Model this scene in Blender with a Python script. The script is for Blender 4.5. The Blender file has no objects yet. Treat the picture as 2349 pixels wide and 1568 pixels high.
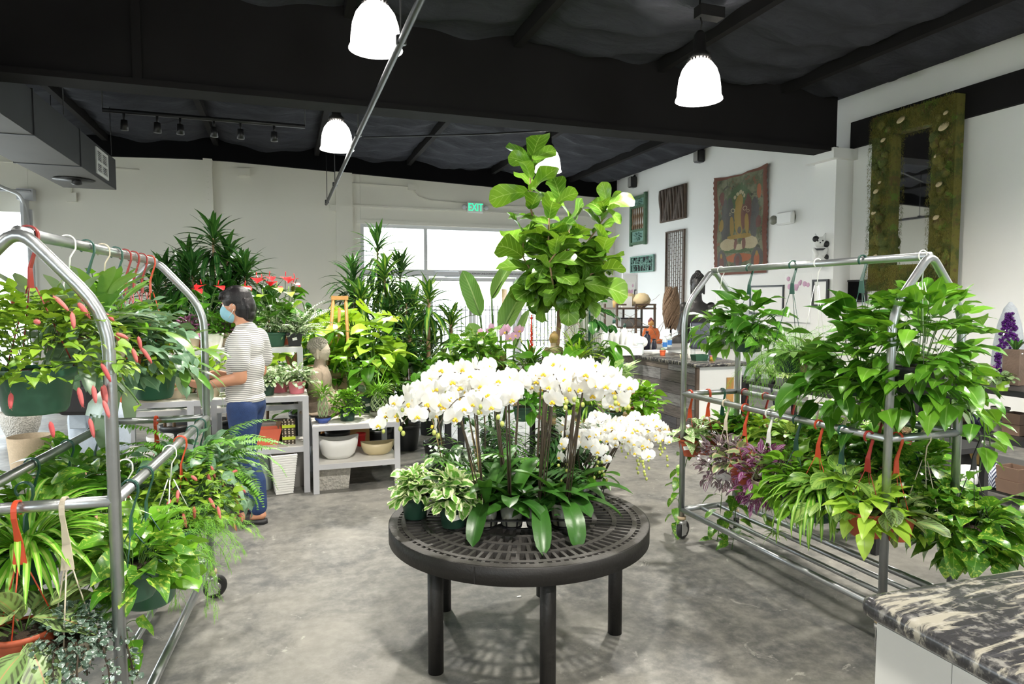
import bpy, math, random
import numpy as np
from mathutils import Vector, Matrix, Euler
PI=math.pi
SC=bpy.context.scene; COL=SC.collection
R_=random.Random(7); NR=np.random.default_rng(11)
# ---------------------------------------------------------------- camera model (used to read positions off the photo)
F=1510.;CX=1174.5;CY=784.;H=1.57;YAW=math.radians(19.1);PIT=math.radians(3.57)
def ray(px,py):
    x=(px-CX)/F;y=(CY-py)/F
    cp,sp=math.cos(PIT),math.sin(PIT);sy,cy=math.sin(YAW),math.cos(YAW)
    Fw=(sy*cp,cy*cp,-sp);U=(sy*sp,cy*sp,cp);R=(cy,-sy,0)
    return tuple(Fw[i]+x*R[i]+y*U[i] for i in range(3))
def atz(px,py,z):
    d=ray(px,py);t=(z-H)/d[2];return Vector((d[0]*t,d[1]*t,z))
def aty(px,py,Y):
    d=ray(px,py);t=Y/d[1];return Vector((d[0]*t,Y,H+d[2]*t))
def atx(px,py,X):
    d=ray(px,py);t=X/d[0];return Vector((X,d[1]*t,H+d[2]*t))
# ---------------------------------------------------------------- mesh builder
BXC=[0]
class MB:
    def __init__(s): s.V=[];s.Q=[];s.T=[];s.U=[];s.Rn=[];s.n=0;s.sq=[];s.st=[];s.ng=[]
    def add(s,V,Q=None,T=None,U=None,rn=None,smooth=True,M=None,NG=None):
        V=np.asarray(V,dtype=np.float64).reshape(-1,3);k=len(V)
        if M is not None:
            M=np.array(M);V=V@M[:3,:3].T+M[:3,3]
        s.V.append(V);s.U.append(np.zeros((k,2)) if U is None else np.asarray(U).reshape(-1,2))
        s.Rn.append(np.full(k,.5) if rn is None else np.broadcast_to(np.asarray(rn,dtype=float).ravel(),(k,)) if np.ndim(rn)==0 else np.asarray(rn).ravel())
        if Q is not None and len(Q): q=np.asarray(Q).reshape(-1,4)+s.n;s.Q.append(q);s.sq.append(np.full(len(q),smooth))
        if T is not None and len(T): t=np.asarray(T).reshape(-1,3)+s.n;s.T.append(t);s.st.append(np.full(len(t),smooth))
        if NG:
            for f in NG: s.ng.append(([i+s.n for i in f],smooth))
        s.n+=k;return s
    def box(s,c,d,rz=0,M=None,rn=.5,bev=0):
        BXC[0]=(BXC[0]+1)%9;x,y,z=[max(a/2-BXC[0]*.00022,a*.4) for a in d];cs,sn=math.cos(rz),math.sin(rz)
        if bev>0:
            b=min(bev,x,y,z)*.99
            V=[];F4=[];T3=[]
            idx={}
            for i,(sx,sy,sz) in enumerate([(a,b_,c_) for a in(-1,1) for b_ in(-1,1) for c_ in(-1,1)]):
                for ax in range(3):
                    p=[sx*x,sy*y,sz*z]
                    for q in range(3):
                        if q!=ax: p[q]-=(sx,sy,sz)[q]*b
                    idx[(sx,sy,sz,ax)]=len(V);V.append(p)
                T3.append([idx[(sx,sy,sz,k)] for k in range(3)])
            for ax in range(3):
                o=[k for k in range(3) if k!=ax]
                for sg in(-1,1):
                    f=[]
                    for (a,b2) in((-1,-1),(1,-1),(1,1),(-1,1)):
                        t=[0,0,0];t[ax]=sg;t[o[0]]=a;t[o[1]]=b2;f.append(idx[(*t,ax)])
                    F4.append(f)
                    for sg2 in(-1,1):
                        if True:
                            t1=[0,0,0];t1[o[0]]=sg;t1[o[1]]=sg2
                            a1=t1[:];a1[ax]=-1;b1=t1[:];b1[ax]=1
                            F4.append([idx[(*a1,o[0])],idx[(*b1,o[0])],idx[(*b1,o[1])],idx[(*a1,o[1])]])
            V=np.array(V)
        else:
            V=np.array([(a*x,b*y,e*z) for a in(-1,1) for b in(-1,1) for e in(-1,1)])
            F4=[(0,1,3,2),(4,6,7,5),(0,4,5,1),(2,3,7,6),(0,2,6,4),(1,5,7,3)];T3=None
        V=V@np.array([[cs,sn,0],[-sn,cs,0],[0,0,1]])+np.array(c)
        return s.add(V,F4,T3,smooth=False,M=M,rn=rn)
    def bx(s,a,b,**k):  # box from corner to corner
        return s.box([(a[i]+b[i])/2 for i in range(3)],[abs(b[i]-a[i]) for i in range(3)],**k)
    def lathe(s,prof,seg=24,c=(0,0,0),M=None,rn=.5,cap=True,smooth=True,sx=1,sy=1,wob=None):
        prof=np.array(prof,dtype=float);n=len(prof);a=np.linspace(0,2*PI,seg,endpoint=False)
        V=np.zeros((n,seg,3));V[:,:,0]=prof[:,0:1]*np.cos(a)*sx;V[:,:,1]=prof[:,0:1]*np.sin(a)*sy;V[:,:,2]=prof[:,1:2]
        if wob is not None: V[:,:,:2]*=(1+wob(a,prof[:,1:2]))[:,:,None]
        U=np.zeros((n,seg,2));U[:,:,0]=a/(2*PI);U[:,:,1]=np.linspace(0,1,n)[:,None]
        i=np.arange(n-1)[:,None]*seg;j=np.arange(seg)[None];j2=(j+1)%seg
        Q=np.stack([i+j,i+j2,i+seg+j2,i+seg+j],-1).reshape(-1,4)
        NG=[]
        if cap:
            if prof[0,0]>1e-4: NG.append(list(range(seg))[::-1])
            if prof[-1,0]>1e-4: NG.append([(n-1)*seg+k for k in range(seg)])
        return s.add(V.reshape(-1,3)+np.array(c),Q,None,U.reshape(-1,2),rn=rn,M=M,NG=NG,smooth=smooth)
    def cyl(s,c,r,h,seg=16,M=None,r2=None,rn=.5,smooth=True): # c base centre
        r2=r if r2 is None else r2
        return s.lathe([(r,0),(r2,h)],seg,c,M,rn,True,smooth)
    def ball(s,c,r,seg=14,sz=1,M=None,rn=.5,sx=1,sy=1):
        k=max(6,seg//2);t=np.linspace(-PI/2,PI/2,k+1)
        return s.lathe([(max(r*math.cos(a),1e-5),r*sz*math.sin(a)) for a in t],seg,c,M,rn,False,True,sx,sy)
    def tube(s,pts,r,seg=8,M=None,rn=.5,closed=False,cap=True):
        P=np.array(pts,dtype=float);n=len(P)
        r=np.broadcast_to(np.asarray(r,dtype=float),(n,))
        T=np.gradient(P,axis=0)
        if closed: T=np.roll(P,-1,0)-np.roll(P,1,0)
        T/=np.linalg.norm(T,axis=1)[:,None]+1e-12
        up=np.array([0,0,1.]) if abs(T[0,2])<.9 else np.array([1.,0,0])
        a=np.linspace(0,2*PI,seg,endpoint=False);V=[]
        nrm=np.cross(T[0],up);nrm/=np.linalg.norm(nrm)
        for k in range(n):
            nrm=nrm-T[k]*np.dot(nrm,T[k]);nrm/=np.linalg.norm(nrm)+1e-12
            b=np.cross(T[k],nrm)
            V.append(P[k]+r[k]*(np.cos(a)[:,None]*nrm+np.sin(a)[:,None]*b))
        V=np.array(V).reshape(-1,3)
        m=n if closed else n-1
        i=np.arange(m)[:,None];i2=(i+1)%n;j=np.arange(seg)[None];j2=(j+1)%seg
        Q=np.stack([i*seg+j,i*seg+j2,i2*seg+j2,i2*seg+j],-1).reshape(-1,4)
        NG=[] if closed or not cap else [list(range(seg))[::-1],[(n-1)*seg+k for k in range(seg)]]
        U=np.zeros((n*seg,2));U[:,1]=np.repeat(np.linspace(0,1,n),seg)
        return s.add(V,Q,None,U,rn=rn,M=M,NG=NG)
    def sweep(s,prof,path,M=None): pass
    def build(s,name,mat,parent=None,loc=None,rot=None):
        V=np.concatenate(s.V) if s.V else np.zeros((0,3));me=bpy.data.meshes.new(name)
        Q=np.concatenate(s.Q) if s.Q else np.zeros((0,4),int);T=np.concatenate(s.T) if s.T else np.zeros((0,3),int)
        lens=[4]*len(Q)+[3]*len(T)+[len(f[0]) for f in s.ng]
        loops=np.concatenate([Q.ravel(),T.ravel(),np.array([i for f in s.ng for i in f[0]],dtype=int)]).astype(np.int32)
        sm=np.concatenate((s.sq or [])+(s.st or [])+[np.array([f[1] for f in s.ng],dtype=bool)]).astype(bool)
        me.vertices.add(len(V));me.vertices.foreach_set('co',V.astype(np.float32).ravel())
        me.loops.add(len(loops));me.loops.foreach_set('vertex_index',loops)
        me.polygons.add(len(lens));st=np.concatenate([[0],np.cumsum(lens)[:-1]]).astype(np.int32)
        me.polygons.foreach_set('loop_start',st);me.polygons.foreach_set('loop_total',np.array(lens,dtype=np.int32))
        me.polygons.foreach_set('use_smooth',sm)
        me.update(calc_edges=True)
        uv=me.uv_layers.new(name='UVMap');U=np.concatenate(s.U);uv.data.foreach_set('uv',U[loops].astype(np.float32).ravel())
        at=me.attributes.new('rnd','FLOAT','POINT');at.data.foreach_set('value',np.concatenate(s.Rn).astype(np.float32))
        me.validate()
        if mat is not None: me.materials.append(MAT(mat))
        o=bpy.data.objects.new(name,me);COL.objects.link(o)
        if parent is not None: o.parent=parent
        if loc is not None: o.location=loc
        if rot is not None: o.rotation_euler=rot
        return o
def tag(o,label=None,cat=None,group=None,kind=None):
    if label:o['label']=label
    if cat:o['category']=cat
    if group:o['group']=group
    if kind:o['kind']=kind
    return o
def thing(name,label,cat,loc=(0,0,0),rz=0,group=None):
    o=bpy.data.objects.new(name,None);COL.objects.link(o);o.location=loc;o.rotation_euler=(0,0,rz);o.empty_display_size=.1
    return tag(o,label,cat,group)
def struct(o): o['kind']='structure';return o
def dup(root,loc,rz=None,label=None,group=None,scale=None):
    r=root.copy();COL.objects.link(r);r.location=loc
    if rz is not None:r.rotation_euler=(0,0,rz)
    if scale:r.scale=(scale,)*3
    if label:r['label']=label
    if group:r['group']=group
    for ch in list(root.children):
        c=ch.copy();COL.objects.link(c);c.parent=r
        for g in list(ch.children):
            d=g.copy();COL.objects.link(d);d.parent=c
    return r
def text_obj(body,size,mat,parent,loc,rot,depth=.002,name='lettering',sx=1):
    cu=bpy.data.curves.new(name,'FONT');cu.body=body;cu.size=size;cu.extrude=depth;cu.align_x='CENTER';cu.align_y='CENTER'
    t=bpy.data.objects.new('tmp',cu);COL.objects.link(t);bpy.context.view_layer.update()
    dg=bpy.context.evaluated_depsgraph_get();me=bpy.data.meshes.new_from_object(t.evaluated_get(dg));bpy.data.objects.remove(t)
    me.name=name;me.materials.clear();me.materials.append(MAT(mat))
    o=bpy.data.objects.new(name,me);COL.objects.link(o);o.parent=parent;o.location=loc;o.rotation_euler=rot;o.scale=(sx,1,1);return o
# ---------------------------------------------------------------- materials
class NT:
    def __init__(s,name):
        s.m=bpy.data.materials.new(name);s.m.use_nodes=True;s.t=s.m.node_tree;s.t.nodes.clear()
        s.out=s.t.nodes.new('ShaderNodeOutputMaterial')
    def nd(s,ty,ins=None,**a):
        n=s.t.nodes.new(ty)
        for k,v in a.items(): setattr(n,k,v)
        for k,v in (ins or {}).items(): s.set(n.inputs[k],v)
        return n
    def set(s,sock,v):
        if hasattr(v,'is_output'): s.t.links.new(v,sock)
        elif isinstance(v,(tuple,list)) and len(v)==3 and sock.type=='RGBA': sock.default_value=(*v,1)
        else: sock.default_value=v
    def mth(s,op,a,b=0.,clamp=False):
        n=s.nd('ShaderNodeMath',{0:a,1:b},operation=op);n.use_clamp=clamp;return n.outputs[0]
    def mix(s,f,a,b,bt='MIX'):
        n=s.nd('ShaderNodeMix',data_type='RGBA',blend_type=bt);s.set(n.inputs['Factor'],f);s.set(n.inputs[6],a);s.set(n.inputs[7],b);return n.outputs[2]
    def step(s,x,a,b): # smoothstep
        n=s.nd('ShaderNodeMapRange',{0:x,1:a,2:b,3:0.,4:1.});n.interpolation_type='SMOOTHSTEP';return n.outputs[0]
    def noise(s,scale,detail=3,rough=.5,vec=None,out=0,dist=0):
        n=s.nd('ShaderNodeTexNoise',{'Scale':scale,'Detail':detail,'Roughness':rough,'Distortion':dist})
        s.t.links.new(vec if vec is not None else s.obj(),n.inputs['Vector']);return n.outputs[out]
    def obj(s):
        if not hasattr(s,'_o'): s._o=s.nd('ShaderNodeTexCoord').outputs['Object']
        return s._o
    def world(s):
        return s.nd('ShaderNodeNewGeometry').outputs['Position']
    def uv(s):
        if not hasattr(s,'_u'):
            n=s.nd('ShaderNodeTexCoord');x=s.nd('ShaderNodeSeparateXYZ',{0:n.outputs['UV']});s._u=(x.outputs[0],x.outputs[1])
        return s._u
    def rnd(s):
        return s.nd('ShaderNodeAttribute',attribute_name='rnd').outputs['Fac']
    def sep(s,v): n=s.nd('ShaderNodeSeparateXYZ',{0:v});return n.outputs
    def bump(s,h,st=.3,d=.01): return s.nd('ShaderNodeBump',{'Strength':st,'Distance':d,'Height':h}).outputs[0]
    def bsdf(s,col,rough=.5,metal=0.,nrm=None,**k):
        n=s.nd('ShaderNodeBsdfPrincipled',{'Base Color':col,'Roughness':rough,'Metallic':metal})
        for kk,v in k.items(): s.set(n.inputs[kk.replace('_',' ')],v)
        if nrm is not None: s.t.links.new(nrm,n.inputs['Normal'])
        return n.outputs[0]
    def fin(s,sh): s.t.links.new(sh,s.out.inputs[0]);return s.m
MATS={}
def MAT(k):
    if not isinstance(k,str): return k
    if k not in MATS: MATS[k]=MDEF[k]()
    return MATS[k]
MDEF={}
def simple(name,col,rough=.5,metal=0.,var=.12,scale=8,bump=0,**kw):
    def f():
        n=NT(name);no=n.noise(scale,4)
        c=n.mix(no,tuple(x*(1-var) for x in col),tuple(min(1,x*(1+var)) for x in col))
        nr=n.bump(n.noise(scale*6,3),bump,.01) if bump else None
        return n.fin(n.bsdf(c,rough,metal,nr,**kw))
    MDEF[name]=f
def emis(name,col,st):
    def f():
        n=NT(name);e=n.nd('ShaderNodeEmission',{'Color':col,'Strength':st});return n.fin(e.outputs[0])
    MDEF[name]=f
# ---------------------------------------------------------------- materials list
simple('wall_paint',(.82,.80,.71),.75,var=.04,scale=.7)
simple('wall_white',(.86,.86,.84),.7,var=.03,scale=.7)
simple('black_paint',(.005,.005,.006),.9,var=.3,scale=3,Specular_IOR_Level=.1)
simple('beam_black',(.015,.014,.0145),.85,var=.3,scale=1.5,bump=.15,Specular_IOR_Level=.12)
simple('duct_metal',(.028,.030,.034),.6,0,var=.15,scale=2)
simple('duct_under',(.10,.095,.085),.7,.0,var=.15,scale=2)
simple('steel',(.42,.44,.45),.34,.9,var=.15,scale=20,bump=.05)
simple('dark_pipe',(.03,.03,.033),.45,.3,var=.3)
simple('white_frame',(.66,.67,.68),.4,var=.04)
simple('grey_frame',(.60,.61,.64),.4,.0,var=.05)
simple('shelf_board',(.80,.78,.74),.5,var=.06,scale=5)
simple('black_plastic',(.015,.015,.017),.4,var=.2)
simple('black_metal',(.008,.007,.0065),.5,.0,var=.35,scale=14,bump=.2)
simple('grate_metal',(.048,.045,.042),.55,.1,var=.3,scale=18,bump=.25)
simple('rubber',(.02,.02,.02),.6)
simple('caster_metal',(.5,.5,.5),.35,.8)
simple('tan_cap',(.5,.38,.24),.6)
simple('white_plastic',(.85,.85,.83),.35,var=.03)
simple('paper',(.9,.9,.88),.8,var=.03)
simple('pot_green',(.035,.11,.065),.42,var=.12,scale=9)
simple('pot_dkgreen',(.018,.06,.038),.4,var=.12,scale=9)
simple('pot_black',(.02,.022,.024),.4,var=.12)
simple('pot_terra',(.42,.085,.035),.5,var=.1,scale=7)
simple('pot_orange',(.75,.14,.05),.5,var=.1)
simple('pot_tan',(.55,.46,.34),.5,var=.08)
simple('pot_white',(.85,.84,.8),.4,var=.04)
simple('pot_pink',(.75,.22,.28),.45,var=.05)
simple('pot_grey',(.27,.26,.25),.5,var=.06)
simple('pot_lime',(.35,.62,.05),.45,var=.1)
simple('pot_sage',(.35,.42,.38),.5,var=.05)
simple('pot_clear',(.24,.24,.20),.3,var=.3,scale=30)
simple('pot_blue',(.05,.10,.38),.15,var=.3)
simple('soil',(.045,.028,.018),.95,var=.6,scale=40,bump=.8)
simple('bark',(.20,.13,.08),.85,var=.5,scale=25,bump=.6)
simple('cane',(.30,.19,.11),.8,var=.4,scale=25,bump=.4)
simple('stem_green',(.07,.15,.025),.5,var=.3)
simple('stem_dark',(.05,.035,.02),.6,var=.3)
simple('stake',(.42,.30,.14),.6,var=.3,scale=12)
simple('hook_red',(.52,.06,.02),.45,var=.1)
simple('hook_dred',(.25,.02,.015),.45,var=.1)
simple('hook_green',(.015,.07,.05),.4,var=.1)
simple('hook_tan',(.6,.52,.4),.45,var=.1)
simple('hook_white',(.8,.8,.76),.4,var=.05)
emis('lamp_glow',(1,.98,.93),4.)
def _m():
    n=NT('concrete');w=n.world()
    mp=n.nd('ShaderNodeMapping',{0:w});v=mp.outputs[0]
    a=n.noise(.55,6,.6,v);b=n.noise(2.6,8,.65,v,dist=.6);c=n.noise(14,6,.7,v)
    f=n.mth('ADD',n.mth('MULTIPLY',a,.5),n.mth('MULTIPLY',b,.5));f=n.step(f,.36,.66)
    col=n.mix(f,(.072,.075,.076),(.255,.243,.215))
    col=n.mix(n.step(c,.35,.75),col,n.mix(.5,col,(.36,.345,.31)))
    col=n.mix(n.mth('MULTIPLY',n.step(n.noise(5,7,.7,v,dist=1.5),.62,.7),.5),col,(.6,.58,.52))
    vo=n.nd('ShaderNodeTexVoronoi',{'Scale':.33,'Vector':n.mix(.12,v,n.noise(1.3,5,.6,v,out=1))},feature='DISTANCE_TO_EDGE')
    cr=n.mth('SUBTRACT',1.,n.step(vo.outputs[0],.002,.006))
    col=n.mix(n.mth('MULTIPLY',cr,.07),col,(.55,.53,.48))
    r=n.mth('ADD',.34,n.mth('MULTIPLY',n.noise(3,5,.6,v),.34))
    return n.fin(n.bsdf(col,r,0,n.bump(b,.08,.02),Specular_IOR_Level=.5))
MDEF['concrete']=_m
def _m():
    n=NT('insulation_cloth');w=n.world();mp=n.nd('ShaderNodeMapping',{0:w,3:(1,3,1)})
    h=n.noise(3,6,.6,mp.outputs[0],dist=.8);c=n.mix(h,(.024,.025,.030),(.060,.062,.074))
    return n.fin(n.bsdf(c,.9,0,n.bump(h,.5,.05),Specular_IOR_Level=.12))
MDEF['cloth']=_m
def _m():
    n=NT('window_glass');g=n.nd('ShaderNodeBsdfGlass',{'Color':(1,1,1),'Roughness':0,'IOR':1.01}).outputs[0]
    t=n.nd('ShaderNodeBsdfTransparent').outputs[0];gl=n.nd('ShaderNodeBsdfGlossy',{'Roughness':.02}).outputs[0]
    mx=n.nd('ShaderNodeMixShader',{0:.06,1:t,2:gl});return n.fin(mx.outputs[0])
MDEF['glass']=_m
# ---------------------------------------------------------------- camera, world
cam=bpy.data.cameras.new('camera');co=bpy.data.objects.new('camera',cam);COL.objects.link(co);SC.camera=co
cam.sensor_width=36;cam.lens=F/2349*36;cam.clip_start=.05
co.location=(0,0,H);co.rotation_euler=(PI/2-PIT,0,-YAW)
w=bpy.data.worlds.new('daylight');SC.world=w;w.use_nodes=True
bg=w.node_tree.nodes['Background'];bg.inputs[0].default_value=(.86,.95,1,1);bg.inputs[1].default_value=8.
SC.view_settings.view_transform='Standard';SC.view_settings.look='None';SC.view_settings.gamma=1;SC.view_settings.exposure=.32
SC.view_settings.use_curve_mapping=False
# ---------------------------------------------------------------- room shell
XR=7.47;YB=14.1;XL=-7.0;YF=-4.5;XRG=-1.32
def zc(x): return 4.40+.036*(XR-x) if x>XRG else 4.40+.036*(XR-XRG)-.036*(XRG-x)
struct(MB().bx((XL-.2,YF-.2,-.2),(XR+.2,YB+.2,0)).build('floor','concrete'))
m=MB();nx,ny=160,240
xs=np.linspace(XL,XR,nx);ys=np.linspace(YF,YB,ny)
Xg,Yg=np.meshgrid(xs,ys,indexing='ij')
bay=1.86;ph=((Xg-2.55)/bay)%1.0
Zc=np.vectorize(zc)(Xg)
fold=np.abs(np.sin(Yg*PI/.62+.9*np.sin(Xg*1.7+np.floor((Xg-2.55)/bay)*2.1)))
ew=np.clip((XR-Xg)/.5,0,1)
Z=Zc-ew*(.11*np.sin(ph*PI)**.7+.10*(1-fold)*np.sin(ph*PI)**.5+.02*np.sin(Xg*9+Yg*3))
i=np.arange(nx-1)[:,None]*ny;j=np.arange(ny-1)[None]
Q=np.stack([i+j,i+j+1,i+ny+j+1,i+ny+j],-1).reshape(-1,4)
m.add(np.stack([Xg,Yg,Z],-1).reshape(-1,3),Q)
m.add([(XL-.2,YF-.2,4.95),(XR+.2,YF-.2,4.95),(XR+.2,YB+.2,4.95),(XL-.2,YB+.2,4.95)],[(0,3,2,1)],smooth=False)
struct(m.build('ceiling','cloth'))
# purlins
tn=[0]
def trim(mb,mat): tn[0]+=1;return struct(mb.build('trim_%d'%tn[0],mat))
for k in range(-5,3):
    x=2.55+bay*k
    if x<XL+.1: continue
    z=zc(x);trim(MB().bx((x-.045,YF,z-.16),(x+.045,YB-.06,z+.05)),'beam_black')
def prism_x(mb,x0,x1,y0,y1,zb,n=20): # slab with sloping top following roof
    a=np.linspace(x0,x1,n)
    for p,q in zip(a[:-1],a[1:]):
        za=zb(p) if callable(zb) else zb;zb2=zb(q) if callable(zb) else zb
        V=[(p,y0,za),(p,y1,za),(p,y0,zc(p)+.03),(p,y1,zc(p)+.03),(q,y0,zb2),(q,y1,zb2),(q,y0,zc(q)+.03),(q,y1,zc(q)+.03)]
        mb.add(V,[(0,1,3,2),(4,6,7,5),(0,4,5,1),(2,3,7,6),(0,2,6,4),(1,5,7,3)],smooth=False)
    return mb
trim(prism_x(MB(),XL,XR-.3,7.18,7.42,3.64).bx((XL,7.14,3.60),(XR-.3,7.46,3.66)).bx((-1.30,7.15,3.66),(-1.22,7.18,4.6)),'beam_black')
trim(prism_x(MB(),XL,XR,YB-.08,YB,lambda x:zc(x)-.43),'black_paint')
# back wall with storefront opening and garage opening
WX0,WX1=1.545,6.25;GX0,GX1=-6.7,-4.28;ZH=3.18
m=MB()
def wb(x0,x1,z0,z1): m.bx((x0,YB,z0),(x1,YB+.2,z1))
wb(XL,GX0,0,5);wb(GX0,GX1,3.15,5);wb(GX1,WX0,0,5);wb(WX0,WX1,ZH,5);wb(WX1,XR+.2,0,5)
struct(m.build('wall_back','wall_paint'))
m=MB().bx((XR,YF,0),(XR+.2,YB,5));struct(m.build('wall_right','wall_white'))
# left wall with two wide roll-up openings
m=MB();m.bx((XL-.2,YF,3.3),(XL,YB,5));m.bx((XL-.2,YF,0),(XL,-2.5,3.3));m.bx((XL-.2,-2.5,0),(XL,5.2,3.3));m.bx((XL-.2,8.6,0),(XL,YB,3.3))
struct(m.build('wall_left','wall_paint'))
m=MB();m.bx((XL,YF-.2,3.4),(XR,YF,5));m.bx((XL,YF-.2,0),(-5.5,YF,3.4));m.bx((-3.2,YF-.2,0),(2.6,YF,3.4));m.bx((5.0,YF-.2,0),(XR,YF,3.4));m.bx((-5.5,YF-.2,0),(5.8,YF,.9))
struct(m.build('wall_front','wall_paint'))
# right wall ledger and pilaster
trim(MB().bx((XR-.06,YF,3.66),(XR,7.18,4.01)),'beam_black')
trim(MB().bx((XR-.30,7.17,0),(XR,7.56,3.50)).bx((XR-.42,7.1,3.50),(XR,7.62,3.64)),'wall_white')
trim(MB().bx((XR-.02,YF,0),(XR,YB,.12)),'pot_grey')
# back wall seam column, raised strips, conduits
m=MB().bx((XRG-.08,YB-.16,0),(XRG+.08,YB,4.28));
for k in range(7): m.cyl((XRG,YB-.165,3.5+k*.11),.012,.01,8,M=None)
trim(m,'wall_paint')
trim(MB().bx((1.05,YB-.08,0),(1.38,YB,4.2)).bx((1.0,YB-.03,3.52),(7.4,YB,3.56)),'wall_paint')
trim(MB().bx((1.47,YB-.03,3.18),(6.3,YB,3.26)),'wall_paint')
m=MB()
m.tube([(x,YB-.03,z) for x,z in((1.2,4.0),(2.6,3.98),(2.75,3.8),(3.0,3.72),(3.9,3.70))],.012,6)
m.tube([(4.25,YB-.03,3.68),(6.6,YB-.03,3.70),(7.0,YB-.03,3.9)],.012,6)
m.tube([(-6.8,YB-.03,4.02),(-2.5,YB-.03,4.02)],.012,6)
m.tube([(-3.6,YB-.03,4.1),(-3.6,YB-.03,3.5)],.012,6).box((-3.6,YB-.05,3.45),(.16,.08,.16))
m.box((-.68,YB-.05,4.08),(.22,.08,.14)).box((2.62,YB-.05,3.98),(.16,.07,.12)).box((1.0,YB-.04,3.47),(.14,.06,.12))
trim(m,'wall_paint')
# storefront window: frame, glass; double door
m=MB();fw=.07
ep=[0]
def fr(a,b):
    ep[0]+=.0012;e=ep[0];m.bx((a[0]+e*.3,YB+.02+e,a[1]),(b[0]-e*.3,YB+.14-e,b[1]+e))
dz=2.10
fr((WX0,0),(WX0+fw,ZH));fr((WX1-fw,0),(WX1,ZH));fr((WX0,ZH-fw),(WX1,ZH))
xm=aty(977,560,YB).x;xr=aty(1190,700,YB).x
fr((xm-.04,dz),(xm+.04,ZH));fr((xm-.09,0),(xm+.07,dz));fr((WX0,dz),(WX1,dz+.14));fr((xr-.05,0),(xr+.07,dz));fr((WX0,0),(xm,.25));fr((xr,0),(WX1,.25))
wn=struct(m.build('window_1','white_frame'))
struct(MB().bx((WX0,YB+.07,.2),(xm,YB+.075,dz)).bx((WX0,YB+.07,dz+.1),(WX1,YB+.075,ZH)).bx((xr,YB+.07,.2),(WX1,YB+.075,dz)).build('window_pane','glass',wn))
m=MB();xc=(xm+xr)/2-.02
for a,b in((xm+.08,xc-.005),(xc+.005,xr-.06)):
    m.bx((a,YB+.04,.02),(a+.075,YB+.10,dz-.02)).bx((b-.075,YB+.04,.02),(b,YB+.10,dz-.02)).bx((a+.002,YB+.042,.022),(b-.002,YB+.098,.24)).bx((a+.002,YB+.042,dz-.10),(b-.002,YB+.098,dz-.022))
dr=struct(m.build('door_1','white_frame'))
struct(MB().bx((xm+.1,YB+.065,.2),(xc-.05,YB+.07,dz-.08)).bx((xc+.05,YB+.065,.2),(xr-.08,YB+.07,dz-.08)).build('door_pane','glass',dr))
m=MB().box((xm+.45,YB+.0,dz+.07),(.55,.06,.09),bev=.01).bx((xm+.4,YB-.01,dz-.02),(xm+1.0,YB+.02,dz+.0)).build('door_closer','grey_frame',dr)
m=MB()
for k in range(2):
    for q in range(3): m.box((xc-.045+k*.09,YB+.035,1.62-q*.16),(.045,.004,.11))
m.build('notice_sticker','pot_grey',dr)
text_obj('THIS DOOR TO REMAIN UNLOCKED DURING BUSINESS HOURS',.055,'black_plastic',dr,((xm+xr)/2+.35,YB+.015,dz+.07),(PI/2,0,0),.001)
# garage opening: glazed panel rolled up above, tracks
m=MB().bx((GX1-.02,YB-.08,0),(GX1+.06,YB-.02,3.2))
pts=[(GX1+.02,YB-.14,0),(GX1+.02,YB-.14,2.9)]+[(GX1+.02,YB-.14-.5*(1-math.cos(a)),2.9+.5*math.sin(a)) for a in np.linspace(.2,PI/2,6)]+[(GX1+.02,9.5,3.42)]
m.tube(pts,.03,6);m.box((GX1+.0,YB-.1,3.45),(.25,.16,.2)).box((GX1,YB-.2,3.1),(.05,.3,.5)).tube([(GX0,YB-.2,3.5),(GX1+.1,YB-.2,3.5)],.025,6)
g=struct(m.build('door_2','grey_frame'))
# outdoors
simple('pavement',(.6,.6,.58),.8,scale=1);simple('hedge_leaf',(.62,.72,.42),.8,var=.5,scale=6)
struct(MB().bx((-60,-60,-.35),(80,80,-.21)).build('ground','pavement'))
for k,(x,y,h) in enumerate([(6,34,5.2),(12,36,6.5),(19,38,5),(1,40,7)]):
    t=thing('street_tree','pale tree outside, '+['behind the left door leaf','behind the right door leaf','far right behind the fig tree','behind the leftmost glass pane'][k],'tree',(x,y,-.21))
    m=MB()
    for q in range(16):
        a=R_.random()*6.28;r=R_.random()*1.9;rr=R_.uniform(.7,1.3);m.ball((r*math.cos(a),r*math.sin(a),h*.62+R_.uniform(-1.3,1.6)),rr,10)
    m.build('crown','hedge_leaf',t);MB().cyl((0,0,0),.16,h*.55,8).build('trunk','bark',t)
m=MB()
for k in range(34): m.bx((5+k*.16,24,-.2),(5.03+k*.16,24.03,1.4))
m.bx((5,24,1.2),(10.4,24.03,1.25)).bx((5,24,.0),(10.4,24.03,.05))
tag(m.build('iron_fence','black_metal'),'black iron railing seen outside through the glass doors','fence')
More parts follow.
